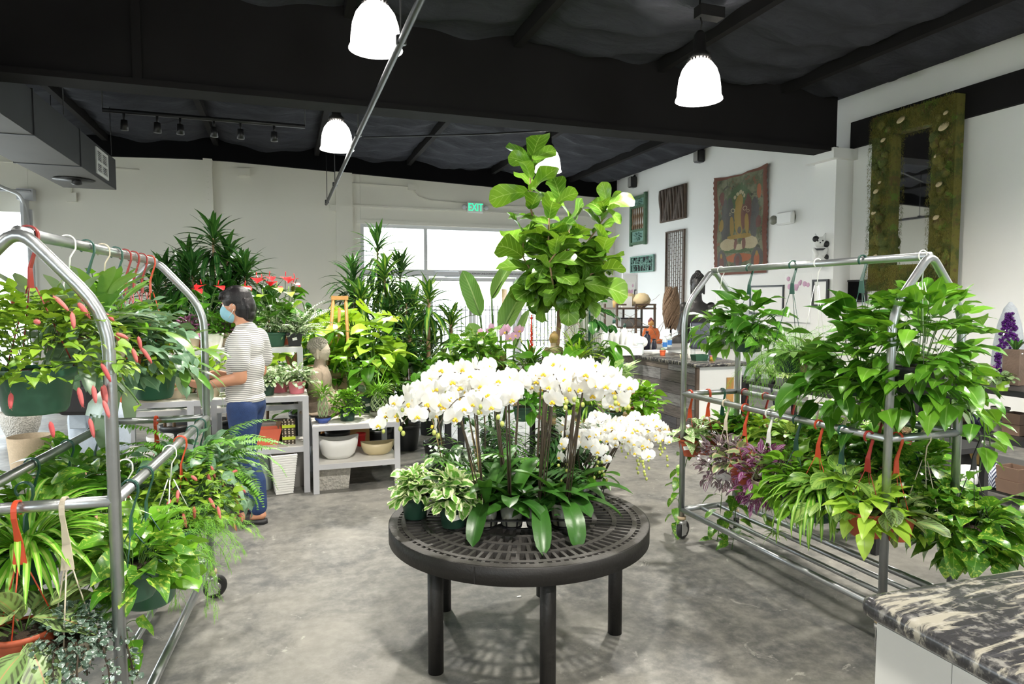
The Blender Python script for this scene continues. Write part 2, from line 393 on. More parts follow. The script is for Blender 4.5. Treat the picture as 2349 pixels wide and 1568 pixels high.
# ---------------------------------------------------------------- lamps
def lamp_light(loc,e):
    l=bpy.data.lights.new('lamp_bulb','POINT');l.energy=e;l.shadow_soft_size=.09;l.color=(1,.95,.86);o=bpy.data.objects.new('bulb_light',l);COL.objects.link(o);return o
LZ=3.55
def make_lamp():
    t=thing('pendant_lamp','','ceiling lamp',(0,0,0))
    pr=[(.10,.34),(.125,.325),(.165,.27),(.192,.19),(.205,.09),(.208,.03),(.222,.0),(.224,-.008)]
    MB().lathe([(.098,.338)]+[(a-.006,b) for a,b in pr][::-1][::-1],32,cap=False).build('shade','lamp_glow',t)
    m=MB().lathe([(.05,.34),(.095,.36),(.10,.40),(.06,.44),(.055,.58),(.03,.62)],16)
    for k in range(20):
        a=k*PI/10;m.box((.105*math.cos(a),.105*math.sin(a),.352),(.012,.012,.02),rz=a)
    m.build('socket_housing','black_metal',t)
    MB().tube([(0,0,.6),(.02,0,.7),(0,.02,.8),(0,0,.95)],.008,6).box((.1,.0,.80),(.26,.12,.1)).build('hanging_bracket','black_metal',t)
    return t
LP=[((.66,5.5),'nearest bell-shaped pendant lamp, cut by the top edge beside the pipe'),((3.6,5.25),'bell-shaped pendant lamp at right, hanging in front of the black beam'),
    ((.6,8.9),'bell-shaped pendant lamp behind the black beam, left of the sprinkler pipe'),((3.96,9.75),'farthest pendant lamp, partly hidden by the top of the fig tree')]
def along(px,py,z): return atz(px,py,z)
lp=[along(862,112,3.62),along(1603,228,3.45),along(773,342,3.55),along(1257,393,3.62)]
L0=make_lamp()
for k,p in enumerate(lp):
    o=L0 if k==0 else dup(L0,(0,0,0));o.location=p;o['label']=LP[k][1];o['group']='bell pendant lamps'
LIGHTS=[(p.x,p.y,p.z) for p in lp]+[(.7,1.6,3.6),(3.8,1.5,3.6),(-4.6,5.2,3.6),(-4.6,1.2,3.6),(.7,-2,3.6),(6.4,2,3.6)]
for k,p in enumerate(LIGHTS):
    if k>=4:
        o=dup(L0,p,label='bell pendant lamp out of the picture, hanging over the front of the shop',group='bell pendant lamps over the front')
    q=lamp_light(p,430);q.location=(p[0],p[1],p[2]+.12)
# portals guide daylight through the openings
def portal(loc,rot,sx,sy):
    l=bpy.data.lights.new('portal','AREA');l.shape='RECTANGLE';l.size=sx;l.size_y=sy;l.cycles.is_portal=True
    o=bpy.data.objects.new('daylight_portal',l);COL.objects.link(o);o.location=loc;o.rotation_euler=rot
portal(((WX0+WX1)/2,YB+.3,ZH/2),(-PI/2,0,0),WX1-WX0,ZH)
portal(((GX0+GX1)/2,YB+.3,1.55),(-PI/2,0,0),GX1-GX0,3.1)
portal((XL-.3,6.9,1.65),(0,-PI/2,0),3.3,3.4)
portal((-4.35,YF-.3,2.15),(PI/2,0,0),2.3,2.5);portal((3.8,YF-.3,2.15),(PI/2,0,0),2.4,2.5)
# ---------------------------------------------------------------- duct, pipe, exit sign, track
t=thing('air_duct','long dark rectangular air duct hanging at upper left','duct',(0,0,0))
dx=-2.45;dw=.72;z0=3.31;zt=3.78;y1=11.95
m=MB().bx((dx-dw,YF+.3,z0+.004),(dx,y1,zt))
for y in(1.5,3.2,4.9,6.6,8.3,10.0,): m.bx((dx-dw-.012,y,z0-.008),(dx+.012,y+.03,zt+.012))
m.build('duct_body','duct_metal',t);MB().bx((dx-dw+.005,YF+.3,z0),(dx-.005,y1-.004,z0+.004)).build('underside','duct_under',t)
m=MB()
g0=aty(225,370,11).y
m.bx((dx,10.75,z0+.05),(dx+.02,10.80,zt-.05)).bx((dx,11.35,z0+.05),(dx+.02,11.4,zt-.05)).bx((dx,10.75,z0+.05),(dx+.02,11.4,z0+.09)).bx((dx,10.75,zt-.09),(dx+.02,11.4,zt-.05)).bx((dx,11.05,z0+.05),(dx+.02,11.09,zt-.05)).bx((dx,10.75,z0+.21),(dx+.02,11.4,z0+.24))
for k in range(12): m.bx((dx,10.78,z0+.08+k*.025),(dx+.012,11.38,z0+.086+k*.025))
m.build('vent_grille','white_plastic',t)
MB().lathe([(.22,0),(.26,-.012),(.02,-.03)],20,c=(dx-.36,11.1,z0)).lathe([(.05,0),(.07,-.08),(.02,-.1)],12,c=(dx-.3,11.0,z0)).build('bottom_diffuser','black_metal',t)
m=MB()
for y in(4.0,7.4,9.3,11.6):
    for x in(dx-dw-.02,dx+.02): m.tube([(x,y,zt),(x,y,zc(x)-.05)],.006,5)
m.build('hanger_rod','dark_pipe',t)
pe=aty(748,468,13.7);p0=Vector((pe.x+.02,YF+.5,pe.z))
t=thing('sprinkler_pipe','long thin sprinkler pipe running from top centre to the back wall','pipe',(0,0,0))
q=aty(1000,0,4.3);zz=(pe.z)
xp=lambda y: pe.x+ (13.7-y)*.003
m=MB().tube([(xp(y),y,zz) for y in(-4,2,5,9,13.7)],.028,10)
m.build('pipe_run','dark_pipe',t)
m=MB()
for y in(2.2,5.0,7.9,11.4,13.4): m.tube([(xp(y),y,zz+.03),(xp(y),y,zc(xp(y))-.02)],.007,5).cyl((xp(y)-.0,y,zz-.02),.04,.06,10)
m.build('hanger_rod','dark_pipe',t)
t=thing('exit_sign','lit green EXIT sign above the glass doors','sign',aty(1090,476,YB-.06))
MB().box((0,0,0),(.37,.07,.24),bev=.02).build('sign_body','white_plastic',t)
emis('exit_green',(.02,1,.35),1.6)
text_obj('EXIT',.23,'exit_green',t,(0,-.037,-.005),(PI/2,0,0),.002,sx=.72)
for s in(-1,1): MB().tube([(s*.18,0,0),(s*.22,0,0)],.02,8).ball((s*.25,-.02,0),.055,12).build('lamp_head','grey_frame',t)
t=thing('emergency_light','white two-headed emergency light right of the painted cloth','emergency light',atx(1802,500,XR-.05),PI/2)
MB().box((0,0,0),(.34,.08,.2),bev=.02).build('case','white_plastic',t)
for s,mt in((-1,0),(1,0)): MB().ball((.27 if s<0 else -.1,-.07 if s>0 else 0,-.0),.075,14,sy=.7).build('lamp_head','pot_clear',t)
# track light
t=thing('track_light','black ceiling track with six small spotlights at upper left','track light',(0,0,0))
a=aty(235,252,9.2);b=aty(700,288,9.2);zt2=4.05
a=atz(235,252,zt2);b=atz(700,288,zt2);b.y=a.y if abs(a.y-b.y)<1.2 else b.y
MB().tube([a,b],.03,6).tube([(a.x,a.y,zt2),(a.x,a.y,zc(a.x))],.008,5).tube([(b.x,b.y,zt2),(b.x,b.y,zc(b.x))],.008,5).build('track','black_plastic',t)
for px in(280,352,403,480,542,623):
    p=a.lerp(b,(px-235)/465.);h=MB().cyl((0,0,-.12),.016,.1,8).cyl((0,0,-.24),.05,.13,12,r2=.04).build('spot_head','black_plastic',t);h.location=p
tag(MB().tube([atz(835,315,4.2),atz(1100,308,4.2),atz(1360,294,4.2)],.014,6).build('cable_run','dark_pipe'),'thin black cable crossing under the ceiling beyond the beam','cable')
# small speakers on right wall near ceiling
for k,(px,py) in enumerate([(1451,418),(1604,358)]):
    p=atx(px,py,XR-.08);t=thing('wall_speaker','small black speaker at ceiling line, '+['above the green baluster panel','between dark carving and painted cloth'][k],'speaker',p,0,None)
    MB().box((0,0,0),(.16,.16,.24),bev=.02).build('cabinet','black_plastic',t);MB().box((-.083,0,0),(.006,.13,.2)).build('front_mesh','pot_grey',t);MB().tube([(0,0,.1),(.06,0,.16)],.02,6).build('bracket','black_plastic',t)
# ---------------------------------------------------------------- rolling racks
def make_rack(name,label,pnr,pfr,wdt,zr=.965,zb=.2,zbend=1.53,zap=1.78,lines=4):
    # pnr, pfr: near-right/left post positions on one long side; wdt: vector across
    t=thing(name,label,'plant rack',(0,0,0));r=.0185
    A=Vector((*pnr,0));B=Vector((*pfr,0));W=Vector((*wdt,0))
    for P in(A,B):
        Q=P+W;mid=(P+Q)/2
        def rc(p0,p1,p2,rr,n=6): # rounded corner
            d1=(p0-p1).normalized()*rr;d2=(p2-p1).normalized()*rr;return [ (p1+d1)*(1-s)**2+p1*(2*s*(1-s))+(p1+d2)*(s*s) for s in np.linspace(0,1,n).tolist()]
        z=lambda v,h: Vector((v.x,v.y,h))
        a=z(P,.11);b=z(P,zbend);c=z(mid,zap);d=z(Q,zbend);e=z(Q,.11)
        pts=[a]+rc(a,b,c,.11)+rc(b,c,d,.06)+rc(c,d,e,.11)+[e]
        MB().tube(pts,r,12).build('end_frame','steel',t)
    MB().tube([(A+W/2)+Vector((0,0,zap-.012)),(B+W/2)+Vector((0,0,zap-.012))],r,12).build('top_bar','steel',t)
    Z=Vector((0,0,zr))
    for s in(0,1): MB().tube([A+W*s+Z,B+W*s+Z],r*.95,12).build('middle_rail','steel',t)
    for P in(A,B): MB().tube([P+Z,P+W+Z],r*.95,12).build('cross_rail','steel',t)
    Z=Vector((0,0,zb))
    for s in np.linspace(0,1,lines): MB().tube([A+W*float(s)+Z,B+W*float(s)+Z],r*(.95 if s in(0,1) else .7),12).build('bottom_rail','steel',t)
    for P in(A,B): MB().tube([P+Z,P+W+Z],r,12).build('bottom_cross_rail','steel',t)
    k=0
    for P in(A,B):
        for Q in(P,P+W):
            k+=1;e=bpy.data.objects.new('caster',None)
            m=MB().cyl((0,0,.105),.03,.02,12).box((.0,-.022,.075),(.05,.004,.09)).box((.0,.022,.075),(.05,.004,.09))
            c=m.build('caster','caster_metal',t,loc=(Q.x,Q.y,0),rot=(0,0,[.714,1.5,.4,1.45][k-1]))
            a=Matrix.Rotation(PI/2,4,'X')
            w=MB().lathe([(.02,-.016),(.045,-.018),(.058,-.012),(.062,0),(.058,.012),(.045,.018),(.02,.016)],20,M=Matrix.Translation((.018,0,.0625))@a).build('wheel','rubber',c)
            MB().cyl((0,0,-.022),.024,.044,12,M=Matrix.Translation((.018,0,.0625))@a).build('wheel_hub','caster_metal',c)
            MB().cyl((0,0,.135),.029,.02,12).build('post_cap','tan_cap',c)
    return t
RR=make_rack('plant_rack','right-hand galvanised rolling plant rack by the granite counter',(2.495,2.16),(2.45,3.66),(.42,.0))
LR=make_rack('plant_rack','left-hand galvanised rolling plant rack in the foreground',(-.497,2.25),(-.39,3.72),(-.44,.03))
# ---------------------------------------------------------------- round grate table
TC=(1.03,2.875);TR=.60;TZ=.555
t=thing('round_table','low round black metal grate table in the centre','table',(*TC,0))
# grate: rings and radial bars
m=MB();N=96;th=.012
def ring(mb,r0,r1,z0,z1,n=96):
    mb.lathe([(r0,z0),(r1,z0),(r1,z1),(r0,z1),(r0,z0)],n,cap=False,smooth=False)
rad=[.17,.262,.354,.446,.538]
for rr in rad: ring(m,rr-.011,rr+.011,TZ-.034,TZ)
ring(m,TR-.035,TR,TZ-th,TZ)
for k in range(len(rad)):
    r0=rad[k]+.01;r1=(rad[k+1]-.01) if k+1<len(rad) else TR-.03
    nb=[36,48,64,80,100][k]
    for q in range(nb):
        a=(q+.5)*2*PI/nb;c=(r0+r1)/2;m.box((c*math.cos(a),c*math.sin(a),TZ-.016),(r1-r0,.016 if k>1 else .014,.031),rz=a)
for q in range(8):
    a=q*PI/4+.4;m.box((.35*math.cos(a),.35*math.sin(a),TZ-.025),(.5,.03,.025),rz=a)
m.build('grate_top','grate_metal',t)
m=MB();m.lathe([(TR-.004,TZ-th),(TR,TZ),(TR+.006,TZ-.003),(TR+.006,TZ-.075),(TR-.004,TZ-.075),(TR-.004,TZ-th)],96,cap=False,smooth=True)
m.box((TR*math.cos(-2.2)*1.008,TR*math.sin(-2.2)*1.008,TZ-.04),(.004,.006,.07),rz=-2.2)
m.build('rim','black_metal',t)
lg=[(.579,2.658),(1.453,2.706),(1.277,3.19),(.745,3.2),(.985,2.40)]
for x,y in lg: MB().cyl((x-TC[0],y-TC[1],0),.033,TZ-.02,20).build('leg','black_metal',t)
# ---------------------------------------------------------------- near counter with granite top
def _m():
    n=NT('granite');v=n.world()
    mp=n.nd('ShaderNodeMapping',{0:v,2:(0,0,.35),3:(1.,6.5,3)});w=mp.outputs[0]
    a=n.noise(2.6,8,.64,w,dist=1.5);b=n.noise(40,4,.6,v);c=n.noise(5,6,.6,w,dist=2.)
    f=n.step(a,.51,.58);col=n.mix(f,(.03,.03,.032),(.27,.255,.21));g=n.step(c,.52,.57);col=n.mix(n.mth('MULTIPLY',g,.75),col,(.05,.05,.055))
    col=n.mix(n.mth('MULTIPLY',n.step(b,.5,.7),.5),col,(.35,.34,.31))
    return n.fin(n.bsdf(col,.22,0,None,Specular_IOR_Level=.4))
MDEF['granite']=_m
simple('cab_white',(.6,.6,.58),.45,var=.03)
c0=atz(1966,1362,.93);c1=atz(2349,1560,.93);c2=atz(2349,1298,.93)
d1=(c1-c0).normalized();d2=(c2-c0).normalized()
L1,L2=1.5,1.6
q0=c0;q1=c0+d1*L1;q3=c0+d2*L2;q2=q1+d2*L2
def slab(mb,poly,z0,z1,rr=.0):
    V=[(p[0],p[1],z0) for p in poly]+[(p[0],p[1],z1) for p in poly];n=len(poly)
    mb.add(V,[(i,(i+1)%n,n+(i+1)%n,n+i) for i in range(n)],NG=[list(range(n))[::-1],[n+i for i in range(n)]],smooth=False);return mb
t=thing('counter_cabinet','white panelled counter cabinet at lower right corner','cabinet',(0,0,0))
ins=lambda k: [q0+d1*k+d2*k,q1-d1*k+d2*k,q2-d1*k-d2*k,q3+d1*k-d2*k]
b=slab(MB(),ins(.035),0.08,.885).build('cabinet_body','cab_white',t)
slab(MB(),ins(.08),0,.08).build('plinth','black_plastic',t)
# recessed-panel door frame on face toward camera
nrm=Vector((d1.y,-d1.x,0)); nrm = nrm if nrm.dot(-c0)>0 else -nrm
m=MB();ang=math.atan2(d1.y,d1.x);fc=ins(.035)[0]
def rail(a,b,z0,z1):
    c=fc+d1*((a+b)/2)+nrm*.008;m.box((c.x,c.y,(z0+z1)/2),(abs(b-a),.016,z1-z0),rz=ang)
rail(.0,.17,.1,.88);rail(.65,.82,.1,.88);rail(.17,.65,.8,.88);rail(.17,.65,.1,.18);rail(1.2,1.4,.1,.88);rail(.82,1.2,.8,.88)
m.build('door_frame','cab_white',t)
# rounded-edge worktop
def roundpoly(poly,r,n=6):
    out=[];k=len(poly)
    for i in range(k):
        p0,p1,p2=poly[i-1],poly[i],poly[(i+1)%k];a=p1+(p0-p1).normalized()*r;b=p1+(p2-p1).normalized()*r
        out+=[a*(1-s)**2+p1*(2*s*(1-s))+b*(s*s) for s in np.linspace(0,1,n).tolist()]
    return out
def worktop(name,poly,z0,z1,mat,label):
    cen=sum(poly,Vector((0,0,0)))/len(poly);rp=roundpoly(poly,.03);n=len(rp);h=z1-z0;V=[];Qs=[]
    st=[(.012,z0),(.002,z0+h*.2),(0,z0+h*.5),(.002,z0+h*.8),(.009,z1-.002),(.016,z1)]
    for ins_,z in st:
        for p in rp:
            d=(cen-p);d.z=0;p2=p+d.normalized()*ins_*1.4;V.append((p2.x,p2.y,z))
    for s in range(len(st)-1):
        for i in range(n): Qs.append((s*n+i,s*n+(i+1)%n,(s+1)*n+(i+1)%n,(s+1)*n+i))
    mb=MB().add(V,Qs,NG=[[i for i in range(n)][::-1],[(len(st)-1)*n+i for i in range(n)]])
    o=mb.build(name,mat);tag(o,label,'countertop');return o
worktop('granite_worktop',[q0,q1,q2,q3],.885,.93,'granite','polished black and cream veined granite worktop at lower right corner')
# ---------------------------------------------------------------- leaf materials
def leafmat(name,a,b,mode=None,c2=(.6,.65,.35),rough=.30,trans=.16,rib=(.3,.5,.12),ribw=.05,tcol=None):
    def f():
        n=NT(name);u,v=n.uv();r=n.rnd();au=n.mth('ABSOLUTE',u)
        no=n.noise(35,4,.6)
        col=n.mix(n.mth('ADD',n.mth('MULTIPLY',r,.8),n.mth('MULTIPLY',no,.3),True),a,b)
        if mode=='edge': col=n.mix(n.step(n.mth('ADD',au,n.mth('MULTIPLY',n.noise(60,2),.7)),.85,.95),col,c2)
        if mode=='center': col=n.mix(n.step(n.mth('ADD',au,n.mth('MULTIPLY',n.noise(30,2),.2)),.5,.42),col,c2)
        if mode=='edgeline': col=n.mix(n.step(au,.55,.7),col,c2)
        if mode=='blotch': col=n.mix(n.step(n.noise(45,4,.65,dist=1.),.54,.6),col,c2)
        if mode=='marble': col=n.mix(n.step(n.noise(55,5,.7,dist=1.5),.47,.53),col,c2)
        if mode=='spots': col=n.mix(n.step(n.noise(160,2,.5),.58,.64),col,c2)
        if mode=='herring':
            w=n.mth('SINE',n.mth('MULTIPLY',n.mth('SUBTRACT',v,n.mth('MULTIPLY',au,.35)),52.));dk=n.step(w,.0,.5)
            band=n.mth('MULTIPLY',n.step(au,.28,.42),n.mth('SUBTRACT',1.,n.step(au,.82,.92)))
            col=n.mix(n.mth('MULTIPLY',band,n.mth('ADD',n.mth('MULTIPLY',dk,.6),.35)),col,c2)
        if mode=='stripes': # two silver bands either side of the midrib
            s_=n.mth('MULTIPLY',n.step(au,.18,.3),n.mth('SUBTRACT',1.,n.step(au,.55,.7)));col=n.mix(n.mth('MULTIPLY',s_,n.mth('ADD',.25,n.mth('MULTIPLY',r,.75))),col,c2)
        if mode in('veins','finev'):
            k=34. if mode=='veins' else 70.
            w=n.mth('SINE',n.mth('MULTIPLY',n.mth('SUBTRACT',v,n.mth('MULTIPLY',au,.28)),k));col=n.mix(n.mth('MULTIPLY',n.step(w,.86,.99),.55),col,c2)
        if ribw: col=n.mix(n.mth('MULTIPLY',n.mth('SUBTRACT',1.,n.step(au,ribw*.5,ribw)),.7),col,rib)
        nr=n.bump(n.noise(90,3),.15,.004)
        p=n.bsdf(col,rough,0,nr,Specular_IOR_Level=.55)
        tc=n.mix(.5,col,tcol or (min(1,b[0]*1.6+.02),min(1,b[1]*1.3),b[2]*.6))
        t=n.nd('ShaderNodeBsdfTranslucent',{'Color':tc}).outputs[0]
        mx=n.nd('ShaderNodeMixShader',{0:trans,1:p,2:t});return n.fin(mx.outputs[0])
    MDEF[name]=f
leafmat('lf_pothos',(.028,.13,.010),(.13,.35,.025),'blotch',(.42,.56,.08))
leafmat('lf_green',(.018,.095,.007),(.09,.28,.018))
leafmat('lf_bright',(.075,.27,.012),(.24,.50,.035))
leafmat('lf_neon',(.35,.62,.05),(.50,.75,.10))
leafmat('lf_marble',(.10,.32,.05),(.20,.45,.08),'marble',(.82,.86,.58))
leafmat('lf_njoy',(.14,.40,.06),(.25,.50,.08),'edge',(.85,.9,.55))
leafmat('lf_white',(.12,.34,.10),(.25,.45,.15),'marble',(.85,.86,.68),ribw=0)
leafmat('lf_spider',(.10,.34,.02),(.20,.48,.04),'center',(.45,.62,.14),ribw=0)
leafmat('lf_lily',(.035,.17,.010),(.17,.40,.03),ribw=.07)
leafmat('lf_dark',(.010,.05,.012),(.035,.13,.022),rough=.25)
leafmat('lf_drac',(.015,.08,.016),(.06,.20,.03),'center',(.28,.42,.06),rough=.25,ribw=0)
leafmat('lf_fig',(.035,.13,.008),(.18,.37,.03),'veins',(.36,.55,.14),rough=.3,rib=(.45,.6,.2),ribw=.05)
leafmat('lf_orchid',(.018,.075,.010),(.055,.18,.022),rough=.35,rib=(.05,.16,.03),ribw=.06)
leafmat('lf_fern',(.06,.24,.015),(.20,.46,.04),ribw=0,rough=.5)
leafmat('lf_asp',(.12,.40,.03),(.30,.62,.08),ribw=0,rough=.5,trans=.3)
leafmat('lf_blue',(.035,.12,.05),(.22,.38,.23),rib=(.4,.5,.35),rough=.4)
leafmat('lf_purple',(.10,.012,.07),(.30,.03,.20),'stripes',(.55,.45,.55),rough=.3,rib=(.2,.02,.15))
leafmat('lf_zebrina',(.09,.03,.07),(.16,.06,.10),'stripes',(.62,.62,.62),rough=.3)
leafmat('lf_maranta',(.22,.38,.13),(.36,.50,.18),'herring',(.07,.09,.045),rib=(.6,.25,.15),ribw=.05,rough=.4)
leafmat('lf_calathea',(.22,.45,.06),(.40,.58,.14),'herring',(.05,.20,.02),rib=(.2,.4,.05),rough=.35)
leafmat('lf_pep',(.20,.38,.12),(.42,.52,.25),'edge',(.65,.55,.35),ribw=0)
leafmat('lf_silver',(.05,.10,.07),(.14,.22,.16),'spots',(.65,.72,.68),ribw=0,rough=.4)
leafmat('lf_chen',(.06,.20,.010),(.28,.46,.03),'finev',(.5,.65,.15),rough=.45)
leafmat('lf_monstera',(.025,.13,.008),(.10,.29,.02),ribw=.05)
leafmat('lf_monstera_lit_tint',(.16,.37,.015),(.38,.60,.04),ribw=.05,trans=.4)  # brighter copy of the monstera leaf, sunlight put into its colour
leafmat('lf_bird',(.07,.24,.05),(.22,.42,.12),'finev',(.3,.5,.2),rib=(.5,.65,.3),ribw=.08,trans=.35)
leafmat('lf_aglao',(.30,.10,.04),(.62,.30,.16),'edge',(.2,.35,.1),rib=(.7,.3,.3),ribw=.1)
leafmat('lf_croton',(.05,.09,.03),(.20,.08,.06),'spots',(.4,.35,.2))
leafmat('lf_redbrom',(.55,.02,.01),(.85,.08,.03),ribw=0)
leafmat('lf_air',(.20,.28,.14),(.36,.42,.26),ribw=0)
leafmat('lf_moss',(.13,.13,.02),(.28,.24,.05),ribw=0,rough=.8)
leafmat('lf_stag',(.08,.26,.03),(.25,.44,.10),ribw=0)
leafmat('lf_staggrey',(.14,.24,.15),(.30,.42,.30),ribw=0)
leafmat('lf_hosta',(.30,.48,.10),(.5,.65,.22),'edgeline',(.8,.85,.6))
leafmat('lf_violet',(.04,.09,.03),(.12,.18,.07),ribw=.06,rough=.6)
leafmat('lf_strip',(.20,.42,.12),(.7,.75,.5),ribw=0)
leafmat('catkin',(.60,.08,.09),(.90,.32,.30),ribw=0,rough=.9,trans=.3,tcol=(.9,.2,.2))
leafmat('petal_white',(.90,.90,.88),(.95,.95,.93),ribw=0,rough=.5,trans=.3,tcol=(.95,.95,.95))
leafmat('petal_pink',(.75,.42,.62),(.88,.62,.78),ribw=0,rough=.5,trans=.3,tcol=(.9,.6,.8))
leafmat('petal_red',(.75,.02,.02),(.85,.04,.05),ribw=0,rough=.35)
leafmat('petal_violet',(.45,.06,.35),(.60,.15,.55),ribw=0,rough=.6)
simple('lip_yellow',(.9,.55,.04),.5,var=.3,scale=60)
simple('bud',(.45,.50,.12),.5,var=.2)
# ---------------------------------------------------------------- vectorised leaves
_T=np.linspace(0,1,41)
def _pf(*kv):
    x=np.array(kv[0::2]);y=np.array(kv[1::2]);return lambda t:np.interp(t,x,y)
PROF={'heart':_pf(0,.25,.06,.78,.18,1,.35,.96,.6,.68,.82,.32,1,0),'oval':_pf(0,.08,.12,.55,.35,.95,.55,1,.8,.68,.93,.35,1,0),
'strap':_pf(0,.55,.2,.9,.5,1,.8,.75,1,0),'lance':_pf(0,.15,.15,.55,.4,1,.6,.92,.85,.4,1,0),'fiddle':_pf(0,.2,.1,.5,.3,.62,.45,.72,.7,1,.88,.88,.97,.45,1,.1),
'paddle':_pf(0,.12,.08,.6,.25,.95,.55,1,.8,.8,.93,.45,1,0),'round':_pf(0,.2,.1,.72,.35,1,.65,.98,.85,.7,.96,.3,1,.02),'orchid':_pf(0,.4,.25,.8,.6,1,.85,.85,.95,.5,1,.05),
'petal':_pf(0,.15,.15,.55,.45,.98,.7,1,.9,.65,1,.1),'sepal':_pf(0,.2,.3,.8,.6,1,.85,.6,1,.05),
'monst':lambda t:_pf(0,.35,.06,.85,.2,1,.45,.95,.7,.68,.9,.32,1,0)(t)*(1-.62*(np.sin(t*2*PI*5.5-1.2)>.62)*(t>.15)*(t<.93)),
'ragged':lambda t:_pf(0,.3,.1,.7,.3,1,.6,.9,.85,.55,1,0)(t)*(1-.25*(np.sin(t*40)>.3)),
'fork':_pf(0,.25,.3,.35,.6,.6,.85,1,1,.85),'bump':lambda t:_pf(0,.3,.15,.8,.5,1,.8,.8,1,0)(t)*(1+.25*np.sin(t*38))}
def leaves(mb,P,az,el,L,W,bend=.8,fold=.15,roll=0.,prof='heart',ns=6,nc=1,wave=0.,rn=None,wf=9.,curl=0.):
    P=np.atleast_2d(np.asarray(P,float));N=len(P)
    B=lambda x:np.broadcast_to(np.asarray(x,float),(N,)).copy()
    az,el,L,W,bend,fold,roll,wave,curl=map(B,(az,el,L,W,bend,fold,roll,wave,curl))
    t=np.linspace(0,1,ns+1);w=PROF[prof](t)
    tm=(t[:-1]+t[1:])/2
    e=el[:,None]-bend[:,None]*t[None];em=el[:,None]-bend[:,None]*tm[None]
    am=az[:,None]+curl[:,None]*tm[None];a=az[:,None]+curl[:,None]*t[None]
    stp=np.stack([np.cos(em)*np.cos(am),np.cos(em)*np.sin(am),np.sin(em)],-1)*(L[:,None,None]/ns)
    C=P[:,None]+np.concatenate([np.zeros((N,1,3)),np.cumsum(stp,1)],1)
    Nn=np.stack([-np.sin(e)*np.cos(a),-np.sin(e)*np.sin(a),np.cos(e)],-1)
    S0=np.stack([-np.sin(a),np.cos(a),0*a],-1)
    cr,sr=np.cos(roll)[:,None,None],np.sin(roll)[:,None,None]
    S=S0*cr+Nn*sr;N2=Nn*cr-S0*sr
    s=np.linspace(-1,1,2*nc+1);hw=W[:,None]*.5*w[None]
    ph=NR.random(N)*6.28
    wv=wave[:,None]*np.sin(wf*t[None]+ph[:,None])*hw
    V=C[:,:,None]+S[:,:,None]*(hw[:,:,None]*s*np.cos(fold)[:,None,None])[...,None]
    zz=np.abs(s)*np.sin(fold)[:,None,None]*hw[:,:,None]+wv[:,:,None]*s*1.0*np.abs(s)
    V=V+N2[:,:,None]*zz[...,None]
    k=2*nc+1;U=np.zeros((N,ns+1,k,2));U[...,0]=s;U[...,1]=t[None,:,None]
    base=np.arange(N)[:,None,None]*(ns+1)*k+np.arange(ns)[None,:,None]*k+np.arange(2*nc)[None,None]
    Q=np.stack([base,base+1,base+k+1,base+k],-1).reshape(-1,4)
    r=NR.random(N) if rn is None else B(rn)
    mb.add(V.reshape(-1,3),Q,None,U.reshape(-1,2),rn=np.repeat(r,(ns+1)*k))
    return C
def stems(mb,A,Bp,r=.0025,arch=.0,K=5,sides=3,side=None):
    A=np.atleast_2d(A).astype(float);Bp=np.atleast_2d(Bp).astype(float);N=len(A)
    A=np.broadcast_to(A,Bp.shape) if len(A)==1 else A;N=len(Bp)
    t=np.linspace(0,1,K);mid=(A+Bp)/2+np.array([0,0,1.])*(np.broadcast_to(np.asarray(arch,float),(N,))[:,None])
    P=(1-t)[None,:,None]**2*A[:,None]+2*(t*(1-t))[None,:,None]*mid[:,None]+(t**2)[None,:,None]*Bp[:,None]
    curves(mb,P,r,sides)
def curves(mb,P,r=.003,sides=3,r1=None,rn=.3):
    N,K,_=P.shape;T=np.gradient(P,axis=1);T/=np.linalg.norm(T,axis=2,keepdims=True)+1e-9
    up=np.where(np.abs(T[:,:1,2:3])<.9,np.array([0,0,1.]),np.array([1.,0,0]))
    X=np.cross(T,np.broadcast_to(up,T.shape));X/=np.linalg.norm(X,axis=2,keepdims=True)+1e-9;Y=np.cross(T,X)
    a=np.arange(sides)*2*PI/sides
    r=np.broadcast_to(np.asarray(r,float),(N,))[:,None]*(np.ones((1,K)) if r1 is None else np.linspace(1,r1,K)[None])
    V=P[:,:,None]+r[:,:,None,None]*(np.cos(a)[:,None]*X[:,:,None]+np.sin(a)[:,None]*Y[:,:,None])
    b=np.arange(N)[:,None,None]*K*sides+np.arange(K-1)[None,:,None]*sides;j=np.arange(sides)[None,None];j2=(j+1)%sides
    Q=np.stack([b+j,b+j2,b+sides+j2,b+sides+j],-1).reshape(-1,4)
    mb.add(V.reshape(-1,3),Q,rn=rn)
U=lambda a,b,n:NR.uniform(a,b,n)
def dome(n,R,up,phi=(-.3,1.4),rr=(.55,1.)):
    az=U(0,2*PI,n);ph=U(*phi,n);q=U(*rr,n)
    P=np.stack([R*np.cos(ph)*np.cos(az)*q,R*np.cos(ph)*np.sin(az)*q,up*np.sin(ph)*q],-1)
    return P,az,ph
